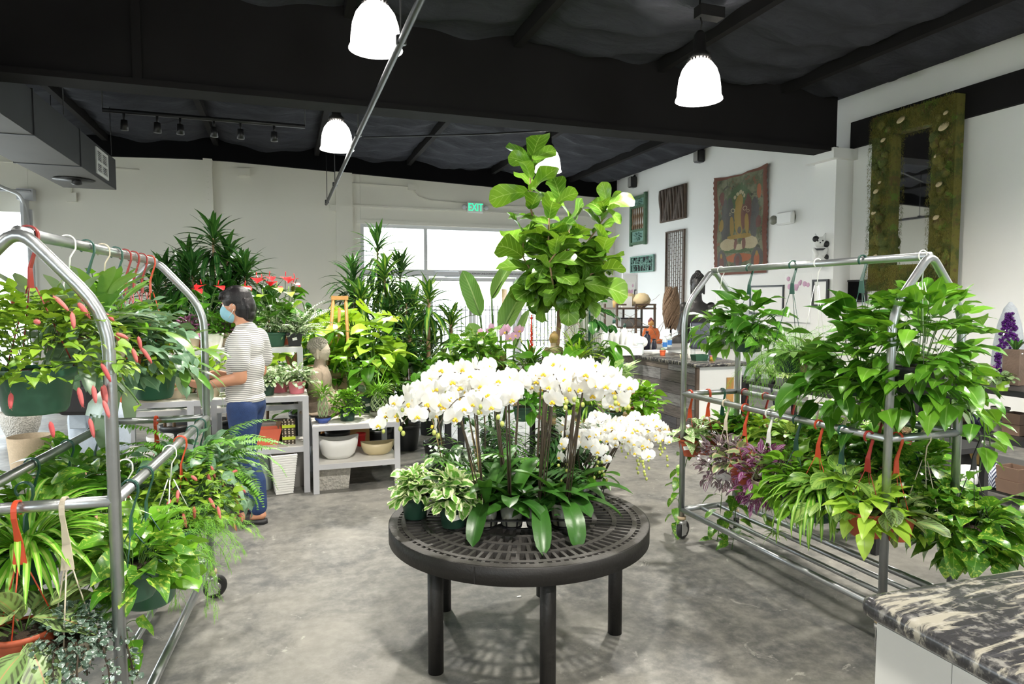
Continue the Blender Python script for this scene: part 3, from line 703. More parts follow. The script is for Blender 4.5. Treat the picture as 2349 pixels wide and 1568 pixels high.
# ---------------------------------------------------------------- foliage kinds: each returns [(part name, MB, material)]
def f_bush(n=80,R=.2,up=.18,L=.09,W=.075,mat='lf_pothos',prof='heart',phi=(-.35,1.4),bend=.9,fold=.18,jit=.6,trail=(),ns=6,wave=.12,stem='stem_green',el0=.0,nm='foliage',droop=0.,sr=.002,lift=0.02,trail_az=None,tstep=.05,tmul=1):
    m=MB();st=MB()
    P,az,ph=dome(n,R,up,phi,(.35 if n<200 else .55,1.));P[:,2]+=lift
    P[:,2]-=droop*(np.hypot(P[:,0],P[:,1])/R)**2
    az2=az+NR.normal(0,jit,n);el=ph*.6+el0+NR.normal(0,.3,n)
    LL=U(.65,1.25,n)*L
    leaves(m,P,az2,el,LL,LL/L*W,bend=bend*U(.6,1.3,n),fold=fold*U(.3,1.6,n),roll=NR.normal(0,.3,n),prof=prof,ns=ns,wave=wave)
    sf=.5 if n>45 else .15;A=np.stack([P[:,0]*sf,P[:,1]*sf,P[:,2]*sf*.8-.01],-1);q_=slice(0,min(n,46));stems(st,A[q_],P[q_],sr,.02)
    for k,tl in enumerate(trail):
        a=R_.random()*6.28 if trail_az is None else trail_az[k%len(trail_az)]+R_.uniform(-.2,.2)
        K=max(5,int(tl/tstep));pts=[np.array([.07*math.cos(a),.07*math.sin(a),.03])]
        d=np.array([math.cos(a),math.sin(a),.5])
        for q in range(K):
            d=d*.72+np.array([R_.uniform(-.12,.12),R_.uniform(-.12,.12),-.32]);d/=np.linalg.norm(d);pts.append(pts[-1]+d*(tl/K))
        pts=np.array(pts);curves(st,pts[None],.0028,4)
        ii=np.repeat(np.arange(1,len(pts)),tmul);p=pts[ii]+(NR.normal(0,.01,(len(ii),3)) if tmul>1 else 0);aa=a+np.where(ii%2==0,.9,-.9)+NR.normal(0,.5,len(ii))
        q=U(.75,1.15,len(ii))*L;off=np.stack([np.cos(aa),np.sin(aa),0*aa+.3],-1)*min(.03,L*.35);stems(st,p,p+off,.0015,.01,4)
        leaves(m,p+off,aa,U(-.7,.1,len(ii)),q,q/L*W,bend=.7,fold=.2,roll=NR.normal(0,.3,len(ii)),prof=prof,ns=ns,wave=wave)
    return [(nm,m,mat),('stems',st,stem)]
def f_spider(n=90,L=.32,W=.016,mat='lf_spider',up=(.1,1.4),bend=2.2,plantlets=0,prof='strap',fold=.35):
    m=MB();az=U(0,2*PI,n);el=U(*up,n);LL=U(.6,1.15,n)*L
    P=np.stack([.02*np.cos(az),.02*np.sin(az),0*az],-1)
    leaves(m,P,az,el,LL,W*U(.8,1.2,n),bend=bend*U(.7,1.15,n),fold=fold,prof=prof,ns=9,curl=NR.normal(0,.2,n))
    out=[('foliage',m,mat)]
    if plantlets:
        st=MB();m2=MB()
        for k in range(plantlets):
            a=R_.random()*6.28;r=L*R_.uniform(.7,1.1);e=np.array([r*math.cos(a),r*math.sin(a),-R_.uniform(.15,.4)])
            stems(st,[[0,0,.02]],[e],.0015,.25,10);q=14;aa=U(0,6.28,q)
            leaves(m2,np.tile(e,(q,1)),aa,U(-.2,1,q),U(.06,.11,q),.009,bend=1.6,prof='strap',ns=6)
        out+=[('plantlets',m2,mat),('runners',st,'lf_spider')]
    return out
def _arcs(P,az,el,L,bend,K,curl=None):
    t=(np.arange(K)+.5)/K;e=el[:,None]-bend[:,None]*t;a=az[:,None]+(0 if curl is None else curl[:,None]*t)
    s=np.stack([np.cos(e)*np.cos(a),np.cos(e)*np.sin(a),np.sin(e)],-1)*(L[:,None,None]/K)
    return P[:,None]+np.concatenate([np.zeros((len(P),1,3)),np.cumsum(s,1)],1),np.concatenate([e,e[:,-1:]],1),np.concatenate([a+0*e,(a+0*e)[:,-1:]],1)
def f_fern(n=32,L=.42,pw=.055,mat='lf_fern',el=(.1,1.4),bend=1.9,K=26,pl=1.,prof='lance',wpin=.015,start=2):
    m=MB();st=MB();az=U(0,2*PI,n);e0=U(*el,n);LL=U(.65,1.1,n)*L
    P=np.stack([.03*np.cos(az),.03*np.sin(az),0*az],-1);C,E,A=_arcs(P,az,e0,LL,bend*U(.7,1.2,n),K,NR.normal(0,.3,n))
    curves(st,C,.0018,3,r1=.4)
    t=np.arange(K+1)/K
    for sg in(-1,1):
        Pp=C[:,start:].reshape(-1,3);aa=(A[:,start:]+sg*1.35).ravel();ee=(U(-.25,.15,(n,K+1-start))+.0*E[:,start:]).ravel()
        ln=np.broadcast_to(pw*np.minimum(1,np.sin(np.clip(t[start:]*1.05,0,1)**.6*PI)**.6+.12),(n,K+1-start)).ravel()
        leaves(m,Pp,aa,ee,ln,wpin,bend=.5,fold=0,prof=prof,ns=2,roll=sg*.15,rn=np.repeat(NR.random(n),K+1-start))
    return [('fronds',m,mat),('stems',st,'stem_green')]
def f_asp(n=34,L=.36,mat='lf_asp',el=(-.1,1.3),bend=1.5,K=16,br=.09):
    m=MB();st=MB();az=U(0,2*PI,n);e0=U(*el,n);LL=U(.6,1.15,n)*L
    P=np.stack([.02*np.cos(az),.02*np.sin(az),0*az],-1);C,E,A=_arcs(P,az,e0,LL,bend*U(.7,1.3,n),K,NR.normal(0,.5,n))
    curves(st,C,.0012,3,r1=.4);t=np.arange(K+1)/K
    for sg in(-1,1):
        Pp=C[:,3:].reshape(-1,3);aa=(A[:,3:]+sg*U(.7,1.2,(n,K-2))).ravel();ee=(E[:,3:]*.5+U(-.4,.4,(n,K-2))).ravel()
        ln=np.broadcast_to(br*(1-.6*t[3:]),(n,K-2)).ravel()*U(.7,1.2,n*(K-2))
        C2,E2,A2=_arcs(Pp,aa,ee,ln,np.full(len(Pp),.4),5)
        for s2 in(-1,1):
            q=C2[:,1:].reshape(-1,3);a3=(A2[:,1:]+s2*.9).ravel();e3=(E2[:,1:]+U(-.5,.5,E2[:,1:].shape)).ravel()
            leaves(m,q,a3,e3,.019,.0024,bend=.2,fold=0,prof='strap',ns=1,rn=.3+.6*NR.random(len(q)))
        leaves(m,Pp,aa,ee,ln,.002,bend=.4,fold=0,prof='strap',ns=2,rn=.4)
    return [('fronds',m,mat),('stems',st,'stem_green')]
def f_chen(n=170,R=.25,up=.16,ncat=22,L=.05,W=.036,trail=6,phi=(-.5,1.35),**k):
    o=f_bush(n,R,up,L,W,'lf_chen','heart',phi=phi,jit=.9,wave=.1,trail=[R_.uniform(.15,.3) for _ in range(trail)],**k)
    for q in range(ncat):
        m=MB();P,az,ph=dome(1,R*1.02,up,(-.6,1.2),(.85,1.1));a=az[0]+R_.uniform(-.5,.5);e=R_.uniform(-1.5,.3) if ph[0]>.2 else R_.uniform(-1.5,-.9)
        ln=R_.uniform(.032,.052);d=np.array([math.cos(e)*math.cos(a),math.cos(e)*math.sin(a),math.sin(e)]);p=P[0]+np.array([0,0,.02])
        pts=[p+d*ln*t+np.array([0,0,-.25*ln*t*t]) for t in np.linspace(0,1,7)]
        m.tube(pts,[.002,.0055,.0065,.0065,.006,.005,.002],8,rn=R_.random())
        nh=110;ti=U(0,1,nh);pp=np.array([p+d*ln*t+np.array([0,0,-.25*ln*t*t]) for t in ti]);leaves(m,pp,U(0,6.28,nh),U(-1.2,1.2,nh),.012,.0014,bend=0,prof='strap',ns=1,fold=0)
        o.append(('catkin',m,'catkin'))
    return o
def f_drac(canes=((0,0,.5),),L=.5,W=.045,n=42,mat='lf_dark',bend=1.3,el=(-.5,1.45),cr=.016,prof='lance',spread=.05,tip=.14):
    m=MB();c=MB()
    for x,y,h in canes:
        top=np.array([x*1.25+R_.uniform(-.02,.02),y*1.25,h])
        c.tube([(x,y,-.03),((x+top[0])/2+R_.uniform(-.02,.02),(y+top[1])/2,h/2),tuple(top)],[cr,cr*.9,cr*.7],8)
        az=np.arange(n)*2.4+U(-.2,.2,n);q=np.linspace(1,0,n);e=el[0]+(el[1]-el[0])*(1-q)**1.0+U(-.12,.12,n)
        P=top+np.stack([0*az,0*az,-tip+tip*(1-q)*1.2],-1)
        LL=L*U(.8,1.1,n)*(1-.35*(1-q)**2);leaves(m,P,az,e,LL,W*U(.85,1.1,n),bend=bend*U(.6,1.2,n)*(.5+q*.6),fold=.3,prof=prof,ns=8,wave=.04,curl=NR.normal(0,.15,n))
    return [('foliage',m,mat),('cane',c,'cane')]
def f_big(n=12,H_=.6,R=.35,L=.3,W=.26,mat='lf_monstera',prof='monst',el=.1,ns=30,nc=2,bend=.9,hz=(.5,1),wave=.1,sr=.006,fold=.2,azr=(0,6.283)):
    m=MB();st=MB();az=U(*azr,n);q=U(*hz,n);rr=R*U(.35,1,n)
    P=np.stack([rr*np.cos(az),rr*np.sin(az),H_*q],-1);LL=U(.7,1.1,n)*L
    leaves(m,P,az+NR.normal(0,.3,n),el+NR.normal(0,.3,n),LL,LL/L*W,bend=bend,fold=fold,roll=NR.normal(0,.25,n),prof=prof,ns=ns,nc=nc,wave=wave)
    stems(st,P*[.08,.08,0],P,sr,H_*.25,8,6);return [('foliage',m,mat),('stems',st,'stem_green')]
def f_stag(n=12,L=.4,mat='lf_stag',el=(.0,1.2),bend=1.,shield=True):
    m=MB();az=U(0,6.28,n);e=U(*el,n);LL=U(.6,1.1,n)*L;b=bend*U(.5,1.3,n)
    P=np.stack([.03*np.cos(az),.03*np.sin(az),0*az],-1)
    C=leaves(m,P,az,e,LL*.6,LL*.30,bend=b*.5,fold=.15,prof='fork',ns=6,nc=1)
    tip=C[:,-1];e2=e-b*.5
    for sg in(-1,0,1):
        off=np.stack([-np.sin(az),np.cos(az),0*az],-1)*(sg*LL*.085)[:,None]
        leaves(m,tip+off-np.stack([np.cos(e2)*np.cos(az),np.cos(e2)*np.sin(az),np.sin(e2)],-1)*.012,az+sg*.45,e2,LL*U(.35,.6,n),LL*.13,bend=b*.8,fold=.1,prof='strap',ns=6,curl=sg*.3)
    if shield: leaves(m,np.zeros((6,3)),np.arange(6)*1.05,U(.1,.7,6),.16,.17,bend=.6,prof='round',ns=6,nc=2,rn=.0)
    return [('fronds',m,mat)]
def f_brom(n=26,L=.3,mat='lf_green',spike=.3):
    m=MB();az=np.arange(n)*2.4;q=np.linspace(0,1,n);leaves(m,np.zeros((n,3)),az,.25+1.0*q,L*U(.85,1.1,n),.032,bend=1.3-.5*q,fold=.4,prof='strap',ns=8)
    s=MB();k=46;t=np.linspace(.25,1,k);s.tube([(0,0,0),(0,0,spike)],[.007,.006],8,rn=.3)
    leaves(s,np.stack([0*t,0*t,spike*t-.02],-1),np.arange(k)*2.4,1.1-.5*(1-t)+.3*t,.065*(1.15-.6*t),.016,bend=-.3,fold=.4,prof='lance',ns=4)
    leaves(s,np.array([[0,0,spike*.9]]*6),np.arange(6)*1.05,1.2,.05,.015,prof='lance',ns=3)
    return [('foliage',m,mat),('flower_spike',s,'lf_redbrom')]
def f_grass(n=60,L=.3,W=.008,mat='lf_green',el=(.3,1.5),bend=1.2,spread=.04,h=(0,0)):
    m=MB();az=U(0,6.28,n);r=U(0,spread,n);P=np.stack([r*np.cos(az),r*np.sin(az),U(*h,n) if h[1] else 0*az],-1);leaves(m,P,az+NR.normal(0,.4,n),U(*el,n),L*U(.6,1.2,n),W,bend=bend*U(.4,1.4,n),fold=.3,prof='lance',ns=6);return [('foliage',m,mat)]
def f_bamboo(h=.22,n=14,r=.04,twist=2.2,bulge=.3,leafn=90):
    st=MB();m=MB()
    for sg in(-1,1):
        for k in range(n//2):
            a0=k*4*PI/n;pts=[]
            for t in np.linspace(0,1,14):
                rr=r*(1+bulge*math.sin(t*PI)*2.2-.5*t);a=a0+sg*twist*t;pts.append((rr*math.cos(a),rr*math.sin(a),h*t))
            st.tube(pts,.0045,6,rn=.5)
    p=np.stack([U(-r,r,leafn),U(-r,r,leafn),h*U(.85,1.25,leafn)],-1);az=np.arctan2(p[:,1],p[:,0])
    leaves(m,p,az+NR.normal(0,.5,leafn),U(-.1,1.3,leafn),U(.06,.12,leafn),.014,bend=.8,fold=.3,prof='lance',ns=5)
    return [('foliage',m,'lf_bright'),('woven_stalks',st,'lf_strip')]
def f_anth(n=14,nf=4,L=.2,W=.15,mat='lf_green',H_=.3,pet='petal_red'):
    o=f_big(n,H_,.16,L,W,mat,'heart',.2,10,2,.8,(.3,1),.08,.003)
    for k in range(nf):
        m=MB();a=R_.uniform(-2.6,-.6);p=np.array([.11*math.cos(k*2.4),.11*math.sin(k*2.4),H_*R_.uniform(.95,1.25)]);leaves(m,[p],a,.15,.12,.11,bend=1.1,prof='heart',ns=8,nc=2,fold=.1);stems(o[1][1],[[0,0,0]],[p],.003,.1,6,5)
        m.tube([p+[.02*math.cos(a),.02*math.sin(a),.01],p+[.035*math.cos(a),.035*math.sin(a),.05]],.004,6,rn=1.);o.append(('flower',m,pet))
    return o
# ---------------------------------------------------------------- pots, hangers
def pot(t,mat,r,h,style='plain',sq=False,soil=True):
    m=MB()
    if style=='plain': pr=[(r*.74,0),(r*.76,.004),(r*.94,h*.80),(r*.95,h*.84),(r*1.0,h*.84),(r*1.0,h),(r*.94,h),(r*.92,h*.86)]
    elif style=='hang': pr=[(r*.70,0),(r*.72,.003),(r*.78,h*.1),(r*.93,h*.78),(r*1.0,h*.80),(r*1.02,h*.98),(r*1.0,h),(r*.94,h),(r*.9,h*.85)]
    elif style=='bowl': pr=[(r*.55,0),(r*.6,.006),(r*.9,h*.5),(r*1.,h*.85),(r*.97,h),(r*.88,h*.98),(r*.85,h*.85)]
    elif style=='ribbed': pr=[(r*.78,0),(r*.8,.004),(r*.93,h*.8),(r*1.02,h*.83),(r*1.02,h),(r*.94,h),(r*.92,h*.86)]
    elif style=='cup': pr=[(r*.78,0),(r*.8,.003),(r*1.0,h),(r*.95,h),(r*.93,h*.85)]
    if sq:
        s2=math.sqrt(2);m.lathe([(a*s2*.92,b) for a,b in pr],4,M=Matrix.Rotation(PI/4,4,'Z'),smooth=False)
    elif style=='ribbed': m.lathe(pr,72,wob=lambda a,z:.022*np.sign(np.sin(a*36))*((z>.01)&(z<h*.8)))
    else: m.lathe(pr,28)
    o=m.build('pot',mat,t)
    if soil: MB().cyl((0,0,h*.84),r*.9*(.85 if sq else 1),.012,20).build('soil','soil',o)
    return o
def pricetag(t,r,h,az=-1.9,w=.04,d=None):
    MB().box((r*1.0,0,0),(.003,w,w*.62),M=Matrix.Rotation(az,4,'Z')@Matrix.Translation((0,0,h*.55))@Matrix.Rotation(.2,4,'X')).build('price_tag','paper',t)
def hanger(t,mat,r,h,zb,wires=3,flat=True,bax=0.,slim=False,br=.0185,hub=None):
    """hook over a bar at local height zb; bax = bar direction"""
    hz=zb-(.16 if flat else .12)
    if hub: hz=min(hz,hub)
    hz=max(hz,h+.05)
    n=14;R=br+.006
    pts=[(R*math.cos(a),0,zb+R*math.sin(a)) for a in np.linspace(-.9,PI,n)]
    M=Matrix.Rotation(bax+PI/2,4,'Z')
    m=MB()
    if flat:
        def strip(pp,ws,th=.005):
            V=[];pp=np.array(pp)
            T=np.gradient(pp,axis=0);T/=np.linalg.norm(T,axis=1)[:,None]
            for p,tt,wd in zip(pp,T,ws):
                nx=np.array([-tt[2],0,tt[0]])
                for sy,sn in((-1,-1),(1,-1),(1,1),(-1,1)): V.append(p+np.array([0,sy*wd/2,0])+nx*sn*th/2)
            k=len(pp);Q=[(i*4+j,i*4+(j+1)%4,(i+1)*4+(j+1)%4,(i+1)*4+j) for i in range(k-1) for j in range(4)]
            m.add(V,Q,NG=[[3,2,1,0],[4*(k-1)+j for j in range(4)]],M=M,smooth=False)
        full=pts+[(-R,0,zb-.02),(-R*.6,0,zb-.05),(0,0,(zb+hz)/2-.02),(0,0,hz)]
        ws=list(np.linspace(.008,.014,n))+[.014,.013,.022,.036]
        strip(full,ws)
    else:
        m.tube(pts+[(-R,0,zb-.02),(-R*.3,0,zb-.05),(0,0,hz)],.0028,6,M=M)
    hk=m.build('hook',mat,t)
    for k in range(wires):
        a=k*2*PI/wires+.5;e=(r*.97*math.cos(a),r*.97*math.sin(a),h*.93)
        MB().tube([(.012*math.cos(a),.012*math.sin(a),hz+.004),e],.0022,4).build('hanger_wire',mat,hk)
def plant(name,label,loc,fol,potm=('pot_green',.10,.13,'plain'),hang=None,group=None,rz=None,tagp=False,cat='potted plant',base=None,sq=False,bax=None,flat=True,hub=None,tagaz=-1.9):
    """loc: pot base; hang=(hook material, bar height z)"""
    t=thing(name,label,cat,loc,R_.random()*0 if rz is None else rz,group)
    h=0
    if potm:
        m_,r,h,st=potm;po=pot(t,m_,r,h,st,sq)
        if tagp: pricetag(po,r,h,tagaz)
    for nm,mb,mt in fol:
        o=mb.build(nm,mt,t);o.location=(0,0,h*.86)
    if hang: hanger(t,hang[0],r,h,hang[1]-loc[2],bax=PI/2 if bax is None else bax,flat=flat,hub=hub)
    return t
# ---------------------------------------------------------------- plants on the right rack
ZT=1.768;ZR=.965
def hangplant(label,px,pyb,X,zb,potm,hook,fol,name='hanging_plant',bar='y',flat=True,tagp=False,Y=None,rz=None,group=None,hub=None,tagaz=-1.9):
    if bar=='y': p=atx(px,pyb,X)
    else: p=aty(px,pyb,Y)
    z=min(p.z,zb-.25)
    return plant(name,label,(p.x,p.y,z),fol,potm,(hook,zb),tagp=tagp,bax=PI/2 if bar=='y' else 0.,flat=flat,rz=rz,cat='hanging plant',group=group,hub=hub,tagaz=tagaz)
XT=2.665;XF=2.46;XBk=2.88
# top bar
hangplant('long-leaved plant on the white hook, far end of the right rack top bar',1650,800,XT,ZT,('pot_white',.07,.08,'hang'),'hook_white',
  f_bush(60,.16,.16,.15,.05,'lf_lily','lance',phi=(-.6,1.3),bend=1.3,jit=.5),flat=False)
hangplant('glossy pothos in dark green pot, first green hook on the right rack top bar',1715,806,XT,ZT,('pot_dkgreen',.10,.12,'hang'),'hook_green',
  f_bush(110,.23,.24,.125,.085,'lf_green','heart',phi=(-.5,1.4),trail=(.25,.2,.3)),name='hanging_pothos')
hangplant('feathery asparagus fern in dark green pot on the right rack top bar',1812,852,XT,ZT,('pot_dkgreen',.10,.12,'hang'),'hook_green',
  f_asp(58,.36,el=(-.3,1.4),bend=1.5),name='hanging_fern')
hangplant('staghorn fern with pale forked fronds beside the asparagus fern',1868,862,XT,ZT,('bark',.08,.09,'cup'),'hook_white',
  f_stag(15,.27,'lf_stag',el=(-.2,1.2),bend=1.),name='hanging_staghorn_fern',flat=False)
hangplant('broad-leaved philodendron with big pointed leaves, centre of the right rack top bar',1968,905,XT,ZT,('pot_dkgreen',.10,.12,'hang'),'hook_green',
  f_bush(150,.25,.36,.16,.10,'lf_green','heart',phi=(-.9,1.45),trail=(.3,.35),bend=.9),name='hanging_philodendron')
hangplant('largest pothos of the right rack, spilling leaves past the near end frame',2105,900,XT,ZT,('pot_black',.11,.12,'hang'),'hook_white',
  f_bush(260,.27,.36,.11,.075,'lf_lily','heart',phi=(-.7,1.4),trail=(.5,.62,.55,.35,.4,.5),trail_az=(-.3,.4,-.9,2.2,-1.6,.0),bend=.8),name='hanging_pothos',flat=False,tagp=True,tagaz=-.9)
# far cross rail (Y=3.66)
hangplant('cream-splashed arrowhead plant in terracotta pot at the far left end of the right rack',1581,1043,0,ZR,('pot_terra',.075,.11,'plain'),'hook_red',
  f_bush(34,.12,.16,.12,.065,'lf_marble','heart',phi=(-.2,1.3)),name='hanging_arrowhead_plant',bar='x',Y=3.66,tagp=True,tagaz=-2.4)
hangplant('dark-leaved plant in terracotta pot beside the cream arrowhead plant',1622,1040,0,ZR,('pot_terra',.075,.11,'plain'),'hook_red',
  f_bush(30,.12,.12,.10,.08,'lf_croton','oval',phi=(-.2,1.3)),bar='x',Y=3.66)
hangplant('golden pothos with vines reaching the floor, far end of the right rack',1655,1035,0,ZR,('pot_dkgreen',.075,.09,'hang'),'hook_green',
  f_bush(40,.14,.16,.11,.08,'lf_pothos','heart',trail=(.75,.85,.8,.6),trail_az=(-2.4,-1.8,2.8,-.9),phi=(-.2,1.3)),name='hanging_pothos',bar='x',Y=3.66)
# front rail
rows=[(1662,1098,'pot_white','hook_tan','silver-striped purple wandering plant in white pot on the front rail of the right rack',lambda:f_bush(300,.18,.16,.06,.026,'lf_zebrina','lance',phi=(-1.1,1.4),jit=1.,bend=.6,stem='stem_dark'),.07),
(1706,1106,'pot_terra','hook_red','pale-edged round-leaved peperomia in terracotta pot on the right rack',lambda:f_bush(50,.13,.11,.075,.055,'lf_pep','oval',phi=(-.5,1.3),stem='hook_red'),.085),
(1760,1144,'pot_tan','hook_white','deep purple wandering plant in beige pot on the front rail of the right rack',lambda:f_bush(320,.18,.18,.06,.026,'lf_purple','lance',phi=(-1.1,1.4),jit=1.,bend=.6,stem='stem_dark'),.085),
(1822,1170,'pot_black','hook_green','plain green trailing philodendron behind the spider plant on the right rack',lambda:f_bush(110,.18,.20,.10,.075,'lf_bright','heart',phi=(-.5,1.3)),.095),
(1872,1190,'pot_dkgreen','hook_red','striped spider plant with long arching leaves on the front rail of the right rack',lambda:f_spider(120,.34,.020,plantlets=1,bend=2.5),.10),
(1926,1188,'pot_dkgreen','hook_green','quilted green calathea in dark green pot on the right rack',lambda:f_bush(60,.15,.16,.12,.075,'lf_calathea','oval',phi=(-.4,1.2)),.09),
(1985,1225,'pot_terra','hook_dred','yellow-green marbled pothos in terracotta pot on the right rack',lambda:f_bush(70,.15,.14,.12,.07,'lf_neon','heart',phi=(-.6,1.2),trail=(.2,)),.09)]
def bp(k): return ('hanging_plant' if k not in(4,6) else ('hanging_spider_plant' if k==4 else 'hanging_pothos'))
for k,(px,py,pm,hk,lb,fo,r) in enumerate(rows):
    hangplant(lb,px,py,XF,ZR,(pm,r,r*1.25,'hang'),hk,fo(),name=bp(k))
# back rail
rows=[(1705,1040,'pot_green','hook_dred','pointed green pothos, farthest of the back rail of the right rack',('lf_green','heart',.11,.075)),
(1752,1050,'pot_terra','hook_dred','yellow-veined leafy plant in terracotta pot, second of the back rail of the right rack',('lf_chen','oval',.09,.05)),
(1812,1070,'pot_green','hook_dred','calathea with striped leaves, third of the back rail of the right rack',('lf_calathea','oval',.11,.06)),
(1868,1080,'pot_terra','hook_tan','dark small-leaved vine, fourth of the back rail of the right rack',('lf_green','oval',.06,.04)),
(1930,1095,'pot_black','hook_tan','marbled pothos, fifth of the back rail of the right rack',('lf_pothos','heart',.10,.075)),
(2010,1120,'pot_terra','hook_dred','leafy green vine, sixth of the back rail of the right rack',('lf_green','heart',.09,.07)),
(2095,1150,'pot_green','hook_green','golden pothos, nearest of the back rail of the right rack',('lf_pothos','heart',.11,.08))]
for px,py,pm,hk,lb,(mt,pf,L,W) in rows:
    hangplant(lb,px,py,XBk,ZR,(pm,.085,.10,'hang'),hk,f_bush(150,.18,.19,L,W,mt,pf,phi=(-.5,1.35),trail=(.15,.2)))
# near cross rail
hangplant('prayer plant in terracotta pot at the near end of the right rack',2050,1232,0,ZR,('pot_terra',.085,.11,'plain'),'hook_red',
  f_bush(34,.15,.10,.115,.08,'lf_maranta','oval',phi=(-.7,1.2)),name='hanging_prayer_plant',bar='x',Y=2.17)
hangplant('curly-leaved green vine beside the prayer plant on the right rack',2115,1225,0,ZR,('pot_dkgreen',.085,.10,'hang'),'hook_tan',
  f_bush(90,.16,.13,.075,.06,'lf_pothos','heart',phi=(-.9,1.3),wave=.5,trail=(.25,.3)),bar='x',Y=2.17,flat=False)
hangplant('heavy large-leaved pothos drooping toward the granite counter off the right rack',2225,1265,0,ZR,('pot_dkgreen',.10,.12,'hang'),'pot_black',
  f_bush(150,.25,.16,.13,.10,'lf_pothos','heart',phi=(-1.,1.1),trail=(.35,.4,.45,.3),trail_az=(-.5,.2,-1.2,.8)),name='hanging_pothos',bar='x',Y=2.10)
# ---------------------------------------------------------------- plants on the left rack
def lx(Y,base): return base+(Y-2.25)*.073
ZL=1.768
def onbar(label,Y,base,zb,zbot,potm,hook,fol,name='hanging_plant',flat=True,tagp=False,bar='y',X=None,hub=None,cat='hanging plant',tagaz=-1.9):
    x=lx(Y,base) if X is None else X
    return plant(name,label,(x,Y,zbot),fol,potm,(hook,zb),tagp=tagp,bax=PI/2-.07 if bar=='y' else -.07,flat=flat,cat=cat,hub=hub,tagaz=tagaz)
BT,BR,BL=-.717,-.497,-.937
NR=np.random.default_rng(21)
onbar('big chenille plant with fuzzy pink catkins, nearest on the left rack top bar',2.33,BT,ZL,1.235,('pot_green',.108,.135,'hang'),'hook_dred',
  f_chen(820,.27,.25,52,L=.042,W=.030,trail=3,phi=(-.15,1.35)),name='hanging_chenille_plant',hub=.50)
onbar('grey-green staghorn fern, second on the left rack top bar',2.62,BT,ZL,1.36,('bark',.08,.09,'cup'),'hook_white',f_stag(16,.34,'lf_staggrey',el=(-.1,1.3)),name='hanging_staghorn_fern',flat=False)
onbar('dark broad-fronded staghorn fern on the wide green hook of the left rack',2.80,BT,ZL,1.36,('pot_green',.09,.11,'hang'),'hook_green',f_stag(15,.36,'lf_stag',el=(.1,1.3)),name='hanging_staghorn_fern')
onbar('leafy pale green vine behind the staghorn ferns on the left rack',2.97,BT,ZL,1.34,('pot_tan',.085,.10,'hang'),'hook_tan',f_bush(120,.18,.24,.06,.05,'lf_bright','heart',phi=(-.4,1.4)),flat=False)
onbar('blue-green wavy polypody fern in terracotta pot with tag on the left rack',3.13,BT,ZL,1.24,('pot_terra',.085,.11,'plain'),'hook_green',
  f_bush(130,.20,.20,.14,.042,'lf_blue','bump',phi=(-.5,1.3),bend=1.1,wave=.5,ns=12),name='hanging_fern',tagp=True,tagaz=-1.5)
onbar('pink-flowered leafy basket, sixth on the left rack top bar',3.25,BT,ZL,1.22,('pot_green',.085,.11,'hang'),'hook_dred',f_bush(110,.19,.18,.06,.045,'lf_chen','heart',phi=(-.5,1.3)))
onbar('blue-green fern with drooping lobed fronds, seventh on the left rack top bar',3.37,BT,ZL,1.19,('pot_green',.105,.15,'hang'),'hook_dred',
  f_bush(120,.21,.18,.14,.042,'lf_blue','bump',phi=(-.8,1.2),bend=1.3,wave=.5,ns=12),name='hanging_fern')
onbar('small green vine in orange pot, eighth on the left rack top bar',3.50,BT,ZL,1.27,('pot_orange',.07,.10,'plain'),'hook_dred',f_bush(60,.13,.14,.06,.045,'lf_bright','heart',phi=(-.4,1.3)),tagp=True)
onbar('staghorn fern with tall forked fronds and long grey drooping frond on the left rack',3.64,BT,ZL,1.09,('pot_green',.11,.16,'hang'),'hook_red',
  f_stag(13,.42,'lf_stag',el=(.3,1.4),bend=.9)+[(n_,m_,'lf_staggrey') for n_,m_,q_ in [(a,b,c) for a,b,c in f_stag(4,.55,el=(-.1,.4),bend=2.,shield=False)]],name='hanging_staghorn_fern')
# middle rails of left rack
onbar('broad spider plant with yellow-striped leaves in green pot inside the left rack',2.48,BL+.12,ZR,.66,('pot_green',.095,.12,'hang'),'hook_green',f_spider(120,.36,.024,bend=2.,up=(.2,1.5)),name='hanging_spider_plant')
onbar('glossy pothos on the far left rail of the left rack',2.85,BL,ZR,.56,('pot_green',.09,.11,'hang'),'hook_green',f_bush(110,.22,.26,.13,.09,'lf_pothos','heart',phi=(-.3,1.4)),name='hanging_pothos')
onbar('pointed-leaf philodendron behind the pothos on the left rail of the left rack',3.18,BL,ZR,.60,('pot_green',.09,.11,'hang'),'hook_green',f_bush(60,.20,.22,.14,.08,'lf_green','heart',phi=(-.3,1.4)),name='hanging_philodendron')
onbar('dark small-leaved bush on the left rail of the left rack by the picture edge',2.42,BL-.02,ZR,.58,('pot_dkgreen',.09,.11,'hang'),'hook_green',f_bush(220,.19,.14,.04,.025,'lf_green','oval',phi=(-.6,1.4),stem='stem_dark'))
onbar('prayer plant with herringbone leaves in terracotta pot, nearest on the left rack',2.25,0,ZR,.50,('pot_terra',.085,.11,'plain'),'hook_red',f_bush(20,.14,.07,.155,.095,'lf_maranta','oval',phi=(-.7,1.2),ns=10,bend=.7),name='hanging_prayer_plant',bar='x',X=-.745,hub=.30)
onbar('silvery tiny-leaved trailing plant in tan pot on the near rail of the left rack',2.245,0,ZR,.47,('pot_tan',.065,.09,'plain'),'hook_tan',
  f_bush(620,.115,.09,.02,.018,'lf_silver','round',phi=(-1.2,1.4),ns=3,tstep=.018,tmul=3,trail=(.26,.3,.24,.32,.28,.22,.3,.26),trail_az=(-2.8,-2.2,-1.6,-1.,-.4,.3,2.6,1.6),stem='stem_dark'),name='hanging_dichondra',bar='x',X=-.625,hub=.30)
